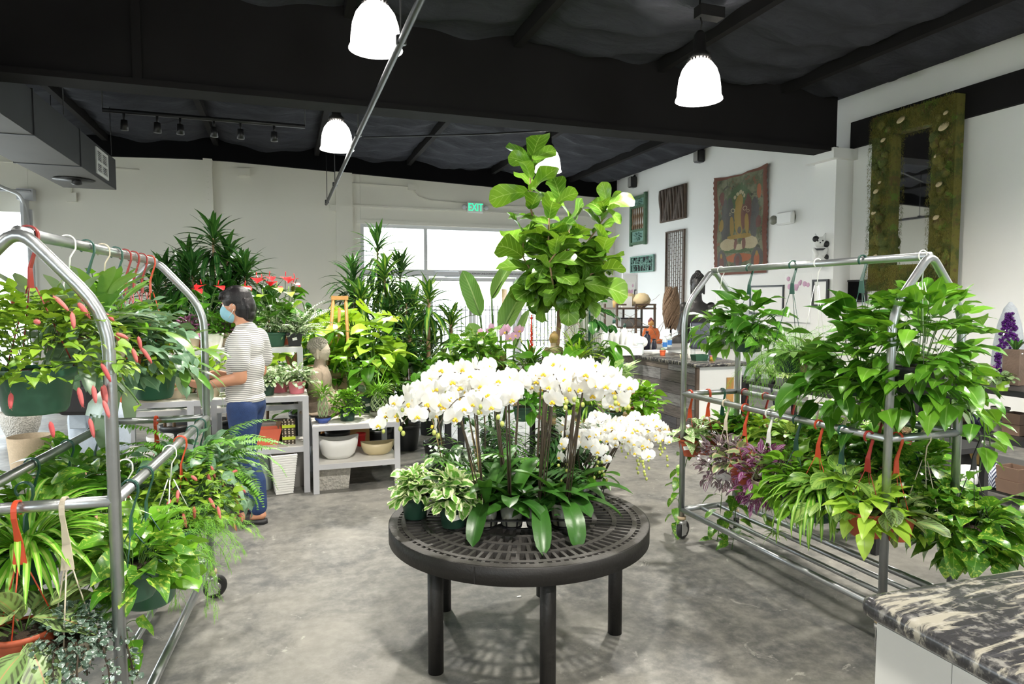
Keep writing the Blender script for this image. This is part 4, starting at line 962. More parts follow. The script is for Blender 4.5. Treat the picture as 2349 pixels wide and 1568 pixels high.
onbar('golden pothos on the wide green hook at the near right of the left rack',2.40,BR,ZR,.60,('pot_green',.085,.10,'hang'),'hook_green',f_bush(55,.16,.12,.11,.08,'lf_pothos','heart',phi=(-.4,1.3)),name='hanging_pothos')
onbar('round-leaved peperomia with shiny disc leaves in green pot on the left rack',2.58,BR,ZR,.50,('pot_green',.105,.14,'hang'),'hook_green',f_bush(80,.15,.17,.08,.075,'lf_bright','round',phi=(-.5,1.3),bend=.6,fold=.25),name='hanging_peperomia',tagp=True,tagaz=-1.9)
onbar('variegated golden pothos with a vine reaching the floor under the left rack',2.72,BR-.1,ZR,.55,('pot_green',.09,.11,'hang'),'hook_white',f_bush(50,.13,.13,.09,.07,'lf_pothos','heart',phi=(-.3,1.3),trail=(.52,),trail_az=(-1.5,)),name='hanging_pothos',flat=False)
onbar('light feathery asparagus fern in green pot on the right rail of the left rack',2.93,BR,ZR,.52,('pot_green',.10,.13,'hang'),'hook_white',f_asp(60,.34,el=(-.3,1.3),bend=1.5),name='hanging_fern',flat=False)
onbar('chenille plant with pink catkins on the red hook halfway along the left rack',3.12,BR,ZR,.56,('pot_green',.10,.12,'hang'),'hook_red',f_chen(560,.24,.18,40,trail=9,L=.042,W=.030),name='hanging_chenille_plant')
onbar('blue-green fern with wavy fronds on the right rail of the left rack',3.36,BR,ZR,.60,('pot_green',.10,.12,'hang'),'hook_green',f_bush(150,.24,.20,.14,.042,'lf_blue','bump',phi=(-.6,1.3),bend=1.2,wave=.5,ns=12),name='hanging_fern')
onbar('bright Boston fern with long arching fronds at the far end of the left rack',3.55,BR,ZR,.62,('pot_green',.10,.12,'hang'),'hook_green',f_fern(46,.56,.055,bend=1.8,K=38),name='hanging_fern')
onbar('grey-green fern basket below the red hook on the far rail of the left rack',3.70,0,ZR,.56,('pot_green',.09,.11,'hang'),'hook_red',f_bush(70,.18,.16,.16,.035,'lf_blue','bump',phi=(-.6,1.2),bend=1.2,ns=10),name='hanging_fern',bar='x',X=-.62)
onbar('golden pothos hanging low at the far left of the left rack',3.5,BL,ZR,.60,('pot_green',.09,.11,'hang'),'hook_green',f_bush(60,.18,.18,.12,.09,'lf_pothos','heart',phi=(-.4,1.3)),name='hanging_pothos')
# ---------------------------------------------------------------- organic shapes through voxel union
def remesh(mb,name,mat,parent=None,vox=.012,sm=6,loc=None,fac=.5):
    o=mb.build('tmp_shape',mat)
    a=o.modifiers.new('r','REMESH');a.mode='VOXEL';a.voxel_size=vox;a.use_smooth_shade=True
    b=o.modifiers.new('s','SMOOTH');b.iterations=sm;b.factor=fac
    bpy.context.view_layer.update();dg=bpy.context.evaluated_depsgraph_get()
    me=bpy.data.meshes.new_from_object(o.evaluated_get(dg));me.name=name
    bpy.data.objects.remove(o);me.materials.clear();me.materials.append(MAT(mat))
    for p in me.polygons:p.use_smooth=True
    q=bpy.data.objects.new(name,me);COL.objects.link(q)
    if parent is not None:q.parent=parent
    if loc:q.location=loc
    return q
def limb(mb,pts,rs,seg=14,M=None):
    mb.tube(pts,rs,seg,M=M)
    for p,r in((pts[0],rs[0]),(pts[-1],rs[-1])): mb.ball(p,r,seg,M=M)
def ell(mb,c,rx,ry,rz,R=None,seg=18):
    M=Matrix.Translation(c)@(R if R is not None else Matrix.Identity(4))@Matrix.Diagonal((rx,ry,rz,1))
    mb.ball((0,0,0),1.,seg,M=M)
simple('skin',(.62,.30,.18),.5,var=.06,scale=15);simple('skin_light',(.74,.42,.28),.5,var=.06,scale=15)
simple('hair_black',(.012,.010,.012),.3,var=.4,scale=40,bump=.3);simple('mask_blue',(.30,.58,.70),.7,var=.05)
simple('denim_dark',(.018,.045,.14),.8,var=.3,scale=30,bump=.3);simple('denim_light',(.52,.60,.70),.85,var=.12,scale=40,bump=.3)
simple('sandal_black',(.02,.02,.022),.5);simple('backpack_black',(.012,.012,.015),.5,var=.3)
simple('shirt_white',(.8,.8,.8),.8);simple('dark_shirt',(.05,.06,.09),.8)
def _m():
    n=NT('striped_cloth');x,y,z=n.sep(n.obj())[:3]
    w=n.mth('FRACT',n.mth('ADD',n.mth('MULTIPLY',z,76.),n.mth('MULTIPLY',n.noise(6,2),.6)))
    s=n.mth('MULTIPLY',n.step(w,.50,.58),n.mth('SUBTRACT',1.,n.step(w,.92,.99)))
    c=n.mix(s,(.78,.77,.74),(.24,.235,.23));return n.fin(n.bsdf(c,.85,0,n.bump(n.noise(9,4),.5,.03)))
MDEF['striped_cloth']=_m
def hand(mb,w,d,up,L=.18,curl=.5,side=1,spread=.12,M=None):
    """w wrist point, d direction, up = back-of-hand normal"""
    w=Vector(w);d=Vector(d).normalized();u=Vector(up);u=(u-d*u.dot(d)).normalized();s=d.cross(u)*side
    pl=L*.52
    for k in np.linspace(-1,1,5).tolist():
        limb(mb,[w+s*(.016*k),w+d*pl*.5+s*(.028*k),w+d*pl+s*(.034*k)],[.014,.013,.010],10)
    fl=[.40,.47,.44,.34]
    for k in range(4):
        o=(k-1.5)/1.5;b=w+d*pl+s*(.033*o);f=L*fl[k];q=b;dd=(d+s*o*spread).normalized();pts=[q-dd*.02,q]
        for sgm,a in((.45,curl*.5),(.32,curl),(.23,curl*1.3)):
            dd=(dd*math.cos(a*.7)-u*math.sin(a*.7)).normalized();q=q+dd*f*sgm;pts.append(q)
        limb(mb,pts,[.0095,.0095,.0088,.008,.0068],10)
    b=w+d*pl*.25+s*(-.03);dd=(d*.75-s*.65-u*.25).normalized();limb(mb,[b,b+dd*.035,b+(dd+d*.3).normalized()*.068],[.012,.0105,.008],10)
def face(mb,c,f=(1,0,0)):
    """head centred c facing +X"""
    c=Vector(c);ell(mb,c+Vector((-.005,0,.02)),.095,.074,.112);ell(mb,c+Vector((.025,0,-.05)),.062,.052,.07)
    ell(mb,c+Vector((.088,0,-.018)),.016,.012,.02);ell(mb,c+Vector((.082,0,.018)),.018,.045,.010)
    ell(mb,c+Vector((.076,0,-.062)),.014,.024,.010);ell(mb,c+Vector((.066,0,-.095)),.02,.022,.016)
    for s in(-1,1): ell(mb,c+Vector((-.005,s*.076,-.01)),.018,.009,.032,Matrix.Rotation(.2,4,'Y'))
def eyes(t,c):
    m=MB()
    for s in(-1,1): m.ball((c[0]+.074,c[1]+s*.032,c[2]+.002),.012,12)
    m.build('eye','white_plastic',t);m=MB()
    for s in(-1,1): m.ball((c[0]+.082,c[1]+s*.033,c[2]+.002),.006,10)
    m.build('iris','hair_black',t)
# ---- standing man
pa=math.atan2(math.sin(YAW),-math.cos(YAW))
PB=atz(582,1190,0)
man=thing('person','person in face mask, striped grey tee and jeans, standing side-on looking at a phone','person',PB,pa)
b=MB()
hc=(.085,0,1.535);face(b,hc);limb(b,[(.045,0,1.46),(.02,0,1.33)],[.054,.06])
ell(b,(0.02,0,1.25),.09,.15,.12)
for s in(1,-1):
    sh=(-.005,.165*s,1.295);
    if s>0: elb=(-.02,.215,1.045);wr=(.225,.165,.995);limb(b,[sh,((sh[0]+elb[0])/2,.21*s,1.17),elb],[.058,.047,.043]);limb(b,[elb,(.09,.20,1.025),wr],[.043,.040,.027]);hand(b,wr,(1,-.12,.05),(.0,.75,-.65),.185,.35,side=1)
    else: elb=(.0,-.20,1.05);wr=(.20,-.10,1.03);limb(b,[sh,elb],[.055,.043]);limb(b,[elb,(.1,-.16,1.04),wr],[.043,.038,.027]);hand(b,wr,(.8,.5,.15),(.2,-.7,.6),.18,.9,side=-1)
ell(b,(.02,0,1.0),.08,.12,.22)
for s,ax in((1,-.06),(-1,.05)):
    limb(b,[(.03,.08*s,.84),((ax+.06)*.6+.02,.086*s,.5),(ax,.085*s,.35),(ax-.005,.085*s,.09)],[.075,.055,.048,.036]);limb(b,[(ax-.03,.085*s,.06),(ax+.06,.09*s,.052),(ax+.15,.095*s,.042)],[.034,.034,.028])
    for k in range(5): limb(b,[(ax+.15,(.07+.013*k)*s,.042),(ax+.195-.006*k,(.07+.014*k)*s,.036)],[.012,.010])
remesh(b,'body','skin',man,.0085,3);eyes(man,hc)
h=MB();ell(h,(.078,0,1.585),.108,.086,.098);ell(h,(.03,0,1.53),.078,.082,.10);ell(h,(-.0,0,1.475),.045,.06,.06);ell(h,(.135,0,1.60),.05,.075,.045,Matrix.Rotation(.5,4,'Y'))
for k in range(26):
    a=R_.uniform(-1.1,1.1);limb(h,[(.10,.05*a,1.66),(.165,.065*a,1.625),(.175,.075*a,1.575)],[.010,.009,.004],6)
for k in range(20):
    a=R_.uniform(-1,1);limb(h,[(.0,.07*a,1.58),(-.025,.072*a,1.52),(-.02,.06*a,1.44)],[.010,.010,.004],6)
remesh(h,'hair','hair_black',man,.006,1)
m=MB();ell(m,(.148,0,1.49),.05,.058,.062);ell(m,(.12,0,1.475),.058,.064,.06);ell(m,(.165,0,1.50),.03,.03,.045)
remesh(m,'face_mask','mask_blue',man,.006,2)
m=MB()
for s in(-1,1):
    for z in(1.52,1.45): m.tube([(.115,.06*s,z),(.09,.078*s,1.50+(z-1.485)*.6),(.068,.083*s,1.53+(z-1.485)*.5)],.0022,5)
m.build('mask_loop','white_plastic',man)
s_=MB();ell(s_,(.035,0,1.24),.122,.185,.14);limb(s_,[(.02,.0,1.35),(.03,0,1.3)],[.085,.1]);
for x,y,z,rx,ry,rz in((.03,0,1.10,.125,.168,.16),(.04,0,.96,.13,.165,.15),(.035,0,.88,.132,.172,.06)): ell(s_,(x,y,z),rx,ry,rz)
for s in(1,-1): limb(s_,[(.0,.15*s,1.30),(-.005,.195*s,1.22),(-.012,.212*s,1.145)],[.078,.076,.072])
remesh(s_,'shirt','striped_cloth',man,.011,5)
j=MB();ell(j,(.03,0,.84),.122,.165,.085)
for s,ax in((1,-.06),(-1,.05)): limb(j,[(.03,.082*s,.82),((ax+.06)*.6+.02,.088*s,.5),(ax-.0,.088*s,.30),(ax-.008,.088*s,.12)],[.105,.078,.066,.064])
remesh(j,'jeans','denim_dark',man,.011,4)
for s,ax in((1,-.06),(-1,.05)):
    m=MB();pts=[]
    sole=[(ax-.075,.0),(ax-.06,.032),(ax+.03,.036),(ax+.13,.046),(ax+.195,.036),(ax+.21,.0),(ax+.19,-.036),(ax+.12,-.044),(ax+.02,-.03),(ax-.06,-.032)]
    n=len(sole);c=.09*s;V=[(x,c+y,.002) for x,y in sole]+[(x,c+y,.030) for x,y in sole]
    m.add(V,[(i,(i+1)%n,n+(i+1)%n,n+i) for i in range(n)],NG=[list(range(n))[::-1],[n+i for i in range(n)]])
    o=m.build('sandal','sandal_black',man);k=0
    for xx in(ax+.05,ax+.115):
        q=MB();aa=np.linspace(0,PI,9);V=[];
        for a in aa:
            for dx in(-.016,.016): V.append((xx+dx,c+.046*math.cos(a),.028+.058*math.sin(a)*(1.15 if xx<ax+.08 else .85)))
        q.add(V,[(i*2,i*2+1,i*2+3,i*2+2) for i in range(8)]);q.box((xx,c+.03*s,.085 if xx<ax+.08 else .065),(.03,.02,.006));q.build('strap','sandal_black',o)
MB().tube([(.19+.0*math.cos(a),.17+.030*math.cos(a),1.0+.030*math.sin(a)) for a in np.linspace(0,2*PI,16,endpoint=False)],.004,6,closed=True).build('bracelet','hook_red',man)
M_=man.matrix_basis.copy() if False else Matrix.Translation(PB)@Matrix.Rotation(pa,4,'Z')
t=thing('smartphone','black phone held in the hand of the person in the striped tee','phone',M_@Vector((.385,.13,1.022)),pa)
MB().box((0,0,0),(.15,.072,.009),bev=.003).build('phone_body','black_plastic',t);MB().box((0,0,.0051),(.14,.064,.001)).build('screen','duct_metal',t)
# ---- second visitor, mostly hidden behind the rack
PB2=Vector((aty(228,955,5.12).x,5.12,0));p2=thing('person','person in pale denim shorts with black backpack, reaching toward a pot','person',PB2,PI/2-.25)
b=MB();hc=(.02,0,1.44);face(b,hc);limb(b,[(.0,0,1.38),(-.01,0,1.25)],[.048,.055]);ell(b,(0,0,1.15),.08,.14,.12)
wr=Vector((.52,-.30,.94));M2=Matrix.Translation(PB2)@Matrix.Rotation(PI/2-.25,4,'Z')
tgt=M2.inverted()@aty(385,878,5.45)
wr=Vector(tgt);limb(b,[(0,-.13,1.2),(.18,-.25,1.0)],[.055,.040]);limb(b,[(.18,-.25,1.0),wr],[.040,.026]);hand(b,wr,(wr-Vector((.18,-.25,1.0))),(0,0,1),.17,1.3,side=1)
limb(b,[(0,.15,1.2),(.03,.2,.98)],[.05,.04]);limb(b,[(.03,.2,.98),(.2,.16,.9)],[.04,.026]);hand(b,(.2,.16,.9),(1,-.1,0),(0,.3,.9),.17,.6,side=-1)
ell(b,(0,0,.95),.08,.11,.25)
for s in(1,-1): limb(b,[(0,.085*s,.75),(.0,.085*s,.45),(-.01,.085*s,.09)],[.085,.055,.036]);limb(b,[(-.03,.085*s,.05),(.13,.09*s,.035)],[.035,.03])
remesh(b,'body','skin_light',p2,.010,3);eyes(p2,hc)
h=MB();ell(h,(.0,0,1.48),.11,.09,.11);ell(h,(-.06,0,1.36),.05,.075,.14);remesh(h,'hair','hair_black',p2,.01,2)
m=MB();ell(m,(0,0,1.13),.115,.17,.15);ell(m,(0,0,.96),.11,.15,.14)
for s in(1,-1): limb(m,[(0,.14*s,1.2),(.04,.19*s,1.12)],[.07,.062])
remesh(m,'shirt','dark_shirt',p2,.012,4)
m=MB();ell(m,(0,0,.80),.13,.175,.12)
for s in(1,-1): limb(m,[(0,.088*s,.78),(0,.092*s,.60)],[.108,.10])
remesh(m,'shorts','denim_light',p2,.011,3)
for s in(1,-1):
    MB().box((-.122,.075*s,.78),(.012,.11,.11),bev=.006).build('back_pocket','denim_light',p2)
    MB().box((.04,.09*s,.015),(.24,.09,.03),bev=.012).build('shoe','shirt_white',p2)
bp_=thing('backpack','black backpack with round red and cream patch on the back of the hidden person','backpack',M2@Vector((-.205,.02,1.02)),PI/2-.25)
m=MB();m.box((0,0,0),(.15,.29,.38),bev=.05);remesh(m,'bag_body','backpack_black',bp_,.012,6)
MB().box((-.085,0,-.08),(.03,.23,.17),bev=.012).build('front_pocket','backpack_black',bp_)
a=Matrix.Rotation(-PI/2,4,'Y');MB().lathe([(.045,0),(.045,.004)],32,M=Matrix.Translation((-.082,-.06,.09))@a).build('round_patch','hook_tan',bp_)
MB().lathe([(.030,0),(.035,0),(.035,.003),(.030,.003),(.030,0)],32,M=Matrix.Translation((-.085,-.06,.09))@a,cap=False).ball((-.088,-.06,.09),.018,10,sx=.2).ball((-.088,-.07,.105),.009,8,sx=.2).build('patch_emblem','petal_red',bp_)
for s in(1,-1): MB().tube([(.07,.09*s,.15),(.16,.1*s,.24),(.26,.11*s,.18),(.3,.12*s,0)],.014,6).build('shoulder_strap','backpack_black',bp_)
# ---------------------------------------------------------------- left benches
def bench(name,label,x0,x1,y0,y1,zs,deep=.045,posts=None,m1='grey_frame',m2='shelf_board'):
    t=thing(name,label,'display bench',(0,0,0));ps=posts or [x0,x1-.045]
    top=max(zs)
    for x in ps:
        for y in(y0,y1-.045): MB().bx((x-.0015,y-.0015,0),(x+.0465,y+.0465,top-.006)).build('leg',m1,t)
    for z in zs:
        MB().bx((x0,y0,z-.045),(x1,y0+.02,z-.001)).bx((x0,y1-.02,z-.045),(x1,y1,z-.001)).bx((x0+.001,y0+.001,z-.044),(x0+.02,y1-.001,z-.002)).bx((x1-.02,y0+.001,z-.044),(x1-.001,y1-.001,z-.002)).build('shelf_frame',m1,t)
        MB().bx((x0+.004,y0+.004,z-.02),(x1-.004,y1-.004,z+.003)).build('shelf_board',m2,t)
    return t
bench('display_bench','tall pale metal bench with pots behind the standing person',-1.42,.175,5.58,6.03,(.80,.385),posts=[-1.42,-.72,.13])
bench('display_bench','upper rear tier of pale metal shelving behind the tall bench',-1.30,.15,6.06,6.52,(1.165,.66),posts=[-1.30,-.6,.105])
bench('display_bench','short two-shelf metal bench holding the boat-shaped bowls',.20,.905,5.50,6.30,(.557,.24))
def on(px,py,Y,z): # point on surface z at depth Y
    p=aty(px,py,Y);return Vector((p.x,Y,z))
def simplepot(name,label,cat,loc,mat,r,h,st='plain',group=None,sq=False,soil=False,tagp=False):
    t=thing(name,label,cat,loc,0,group);po=pot(t,mat,r,h,st,sq,soil)
    if tagp: pricetag(po,r,h)
    return t
NR=np.random.default_rng(31)
B1=.803;B2=1.168;B3=.56;B4=.243;B5=.388
plant('potted_wandering_plant','purple striped wandering plant in ribbed tan pot on the upper tier',on(436,790,6.2,B2),f_bush(110,.13,.14,.06,.028,'lf_purple','lance',phi=(-.3,1.4)),('pot_tan',.085,.13,'ribbed'),tagp=True)
plant('potted_flowering_plant','small purple-flowered plant in white pot on the upper tier',on(492,790,6.2,B2),f_bush(90,.12,.18,.05,.04,'lf_green','heart',phi=(-.1,1.4)),('pot_white',.08,.125,'plain'),tagp=True)
plant('potted_flowering_plant','small dark-flowered plant in tan pot behind the standing person',on(520,790,6.35,B2),f_bush(90,.11,.15,.04,.03,'lf_purple','oval',phi=(-.1,1.4)),('pot_tan',.075,.12,'ribbed'))
plant('potted_anthurium','red anthurium left of the face mask on the upper tier',on(470,790,6.42,B2),f_anth(16,3,.2,.15,'lf_green',.36),('pot_terra',.08,.12,'plain'))
plant('potted_anthurium','tall anthurium with red flowers directly behind the head of the standing person',on(590,788,6.40,B2),f_anth(18,5,.2,.15,'lf_green',.42),('pot_orange',.08,.12,'plain'))
plant('potted_anthurium','anthurium with lime spathes in mid-green pot on the upper tier',on(632,788,6.2,B2),f_anth(20,3,.17,.14,'lf_green',.34,'lf_neon'),('pot_green',.095,.125,'plain'))
plant('potted_anthurium','anthurium with scarlet spathes at the far end of the upper tier',on(655,788,6.44,B2),f_anth(14,5,.16,.13,'lf_green',.42),('pot_terra',.08,.12,'plain'))
plant('potted_lace_fern','lacy silver-green plant in square black pot on the upper tier end',on(676,787,6.2,B2),f_fern(40,.42,.06,'lf_white',el=(.5,1.5),bend=1.1,K=20,wpin=.014)+f_bush(120,.14,.16,.035,.02,'lf_white','oval',nm='lower_foliage'),('pot_black',.075,.12,'plain'),sq=True,tagp=True,tagaz=-PI/2)
for k,(px,Y,lb) in enumerate([(300,6.3,'leafy green plant at the left of the upper tier'),(345,6.3,'glossy leafy plant left of the purple one on the upper tier'),(385,6.38,'pink-flowered leafy plant beside the rack on the upper tier'),(545,6.44,'bushy green plant behind the shoulder of the standing person')]):
    plant('potted_leafy_plant',lb,on(px,790,Y,B2),f_bush(90,.17,.24,.10,.07,['lf_green','lf_pothos','lf_green','lf_bright'][k],'heart',phi=(-.2,1.4)),('pot_orange' if k==1 else 'pot_terra',.08,.12,'plain'))
# lower tier
plant('potted_hosta','variegated plant with cream-edged leaves in ribbed tan pot by the reaching hand',on(402,910,5.78,B1),f_bush(46,.18,.17,.13,.09,'lf_hosta','oval',phi=(-.2,1.3)),('pot_tan',.10,.15,'ribbed'))
plant('potted_lime_plant','lime-green leafy plant in ribbed tan pot behind the phone',on(478,905,5.78,B1),f_bush(52,.17,.22,.12,.09,'lf_neon','oval',phi=(-.1,1.4)),('pot_tan',.10,.14,'ribbed'))
plant('potted_green_plant','small plant in dark green pot with tag on the bench left of the hand',on(345,912,5.72,B1),f_bush(50,.14,.12,.08,.06,'lf_njoy','oval',phi=(-.2,1.3)),('pot_dkgreen',.075,.11,'plain'),tagp=True)
plant('potted_green_plant','plant in brick-red pot with tag at the left end of the bench',on(305,905,5.85,B1),f_bush(50,.14,.14,.08,.06,'lf_green','oval',phi=(-.2,1.3)),('pot_terra',.085,.12,'plain'),tagp=True)
plant('potted_green_plant','plant in bright orange pot at the left edge of the bench',on(287,908,5.68,B1),f_bush(40,.12,.12,.08,.06,'lf_green','oval',phi=(-.2,1.3)),('pot_orange',.07,.12,'plain'))
plant('potted_fittonia','white-veined plant in teal green pot on the tall bench',on(612,905,5.70,B1),f_bush(160,.14,.11,.055,.035,'lf_white','oval',phi=(-.2,1.4)),('pot_dkgreen',.07,.10,'plain'),tagp=True)
plant('potted_fittonia','white-veined plant in pink pot, partly behind the teal pot',on(642,900,5.86,B1),f_bush(160,.14,.11,.055,.035,'lf_white','oval',phi=(-.2,1.4)),('pot_pink',.075,.10,'plain'))
plant('potted_fittonia','white-veined plant in pink pot with tag at the bench corner',on(681,897,5.74,B1),f_bush(170,.15,.12,.055,.035,'lf_white','oval',phi=(-.2,1.4)),('pot_pink',.075,.105,'plain'),tagp=True,tagaz=-1.2)
for k,(px,lb) in enumerate([(610,'bright green bushy plant under the upper tier board'),(560,'leafy plant under the upper tier behind the shirt'),(430,'green plant under the upper tier between the tan pots'),(350,'green plant under the upper tier at left')]):
    plant('potted_leafy_plant',lb,on(px,850,6.24,.663),f_bush(110,.17,.22,.08,.055,'lf_bright' if k==0 else 'lf_green','oval',phi=(-.2,1.4)),('pot_black',.08,.11,'plain'))
plant('potted_aglaonema','orange-red leaved plant under the end of the upper tier',on(672,850,6.26,.663),f_bush(34,.13,.24,.17,.055,'lf_aglao','lance',phi=(.2,1.45),bend=.5),('pot_black',.075,.11,'plain'))
plant('potted_peperomia','dark rippled plant in front of the orange-leaved plant under the upper tier',on(658,850,6.12,.663),f_bush(120,.13,.12,.05,.04,'lf_croton','oval',phi=(-.1,1.4)),('pot_black',.07,.10,'plain'))
plant('potted_green_plant','green plant trailing behind the buddha, on the upper tier corner',on(700,850,6.44,.663),f_bush(60,.16,.24,.09,.06,'lf_pothos','heart'),('pot_black',.07,.10,'plain'))
# pots on the mid shelf
def trough(name,label,loc,mat,a,b_,h,taper=.8,rz=0,cat='planter',lip=.012):
    t=thing(name,label,cat,loc,rz);m=MB()
    def rect(fx,z): return [(-a/2*fx,-b_/2*fx,z),(a/2*fx,-b_/2*fx,z),(a/2*fx,b_/2*fx,z),(-a/2*fx,b_/2*fx,z)]
    L=[rect(taper,0),rect(1,h),rect(1-2*lip/b_,h),rect(taper*.93,.02)]
    V=[p for l in L for p in l];Q=[(i*4+j,i*4+(j+1)%4,(i+1)*4+(j+1)%4,(i+1)*4+j) for i in range(3) for j in range(4)]+[(3,2,1,0),(12,13,14,15)]
    m.add(V,Q,smooth=False);m.build('planter_shell',mat,t);return t
simple('coral_glaze',(.72,.16,.09),.35,var=.1)
trough('trough_planter','coral red rectangular trough planter on the lower shelf behind the jeans',on(603,1018,5.78,B5),'coral_glaze',.30,.17,.13,.8)
def _m():
    n=NT('patterned_glaze');x,y,z=n.sep(n.obj())[:3]
    zz=n.mth('MULTIPLY',z,16.);f=n.mth('FRACT',zz);xx=n.mth('SINE',n.mth('MULTIPLY',n.mth('ADD',x,y),220.))
    yl=n.step(f,.60,.62);c=n.mix(yl,(.05,.035,.02),(.62,.75,.05));d=n.mth('MULTIPLY',n.mth('SUBTRACT',1.,yl),n.mth('MULTIPLY',n.step(xx,.0,.3),n.step(n.mth('SINE',n.mth('MULTIPLY',z,300.)),-.2,.2)))
    c=n.mix(d,c,(.7,.62,.5));return n.fin(n.bsdf(c,.4))
MDEF['patterned_glaze']=_m
p=on(663,1014,5.74,B5)
for k in range(2):
    trough('patterned_planter','square brown and lime patterned planter, '+('lower' if k==0 else 'upper')+' of two stacked on the bench shelf',(p.x,p.y,B5+k*.098),'patterned_glaze',.105,.105,.096,.97)
simplepot('planter','dark woven-look round pot beside the patterned planters',"planter",on(645,985,5.9,B5),'bark',.06,.17,'cup')
m=thing('storage_crate','translucent grey plastic storage box on the lower shelf behind the jeans','storage box',on(600,960,5.94,B5));MB().bx((-.2,-.08,0),(.2,.08,.14)).build('box_body','pot_clear',m);MB().bx((-.21,-.085,.14),(.21,.085,.165)).build('box_lid','pot_grey',m)
# floor pots under bench
t=thing('ribbed_planter','tall white square planter with horizontal ribs under the tall bench','planter',atz(651,1137,0)+Vector((0,.11,0)),.12)
m=MB()
for k in range(17):
    f=.062+.034*k/16;z=k*.0195;m.lathe([(f*1.414,z),(f*1.414+.008,z+.004),(f*1.414+.008,z+.014),(f*1.414,z+.0195)],4,M=Matrix.Rotation(PI/4,4,'Z'),smooth=False,cap=(k==0))
m.build('planter_shell','white_plastic',t);MB().bx((-.085,-.085,.29),(.085,.085,.30)).build('soil','hook_tan',t)
t=thing('tall_planter','tall pale sage round planter beside the white ribbed planter','planter',on(606,1125,5.82,0));pot(t,'pot_sage',.085,.38,'cup',soil=False)
trough('wooden_planter','grey slatted wood planter box behind the white ribbed planter',on(664,1060,5.88,0),'pot_grey',.28,.2,.33,.92)
def _m():
    n=NT('pebble_stone');v=n.nd('ShaderNodeTexVoronoi',{'Scale':55.,'Vector':n.obj()});c=n.mix(v.outputs['Color'],(.25,.24,.22),(.7,.66,.6))
    return n.fin(n.bsdf(n.mix(.5,c,(.55,.53,.48)),.9,0,n.bump(v.outputs[0],.9,.01)))
MDEF['pebble_stone']=_m
trough('stone_trough','rough pebbled stone trough on the floor under the short bench',on(765,1120,5.68,0),'pebble_stone',.275,.19,.175,.86)
def boat(name,label,loc,mat,a,b_,h,rz=0):
    t=thing(name,label,'bowl',loc,rz);m=MB();seg=36
    prof=[(.35,0),(.55,.02),(.80,.25),(.94,.6),(1.,1.),(.93,1.),(.86,.7),(.5,.2),(.01,.14)]
    V=[];n=len(prof)
    for r,z in prof:
        for k in range(seg):
            an=k*2*PI/seg;up=.22*math.cos(an)**2*max(0,z-.3);V.append((a/2*r*math.copysign(abs(math.cos(an))**.8,math.cos(an)),b_/2*r*math.sin(an),h*(z*.8+up)))
    Q=[(i*seg+j,i*seg+(j+1)%seg,(i+1)*seg+(j+1)%seg,(i+1)*seg+j) for i in range(n-1) for j in range(seg)]
    m.add(V,Q,NG=[list(range(seg))[::-1]]);m.build('bowl_shell',mat,t);return t
boat('boat_bowl','large white boat-shaped bowl on the lower shelf of the short bench',on(777,1045,5.68,B4),'white_plastic',.335,.20,.205)
simple('cream_glaze',(.66,.56,.34),.35,var=.06)
boat('boat_bowl','cream boat-shaped bowl beside the larger white bowl',on(866,1036,5.72,B4),'cream_glaze',.29,.17,.125)
simplepot('planter','dark round bowl pot behind the white boat bowl','planter',on(775,1000,6.05,B4),'pot_black',.11,.17,'bowl')
simplepot('planter','small bright red pot behind the cream bowl','planter',on(828,1000,6.1,B4),'petal_red',.045,.12,'plain')
simplepot('planter','glossy black short pot at the left of the short bench shelf','planter',on(748,1000,6.08,B4),'pot_black',.06,.13,'cup')
# short bench top
plant('braided_bamboo','braided lucky bamboo in shallow blue dish on the short bench',on(741,958,5.64,B3),f_bamboo(.20,14,.028),('pot_blue',.068,.045,'bowl'))
plant('potted_maidenhair_fern','bright frilly fern in clear-sided pot on the short bench',on(797,958,5.68,B3),f_bush(420,.14,.15,.035,.026,'lf_bright','round',phi=(-.4,1.4),ns=3,nm='fronds'),('pot_dkgreen',.07,.11,'cup'),tagp=True)
plant('braided_bamboo','basket-woven lucky bamboo in pebbled glass bowl on the short bench',on(870,946,5.78,B3),f_bamboo(.17,16,.05,leafn=150)+f_grass(40,.28,.008,'lf_bright',h=(.1,.2)),('pot_clear',.085,.05,'bowl'))
plant('potted_monstera','monstera in dark green tagged pot behind the woven bamboo',on(848,944,6.05,B3),f_big(9,.36,.14,.19,.17,'lf_monstera','heart',.1,14,2)+[],('pot_dkgreen',.085,.14,'plain'),tagp=True)
plant('potted_philodendron','light green broad-leaved plant behind the frilly fern',on(812,940,6.18,B3),f_big(10,.42,.2,.20,.15,'lf_bright','heart',.2,12,2,azr=(-.8,2.5)),('pot_dkgreen',.08,.12,'plain'))
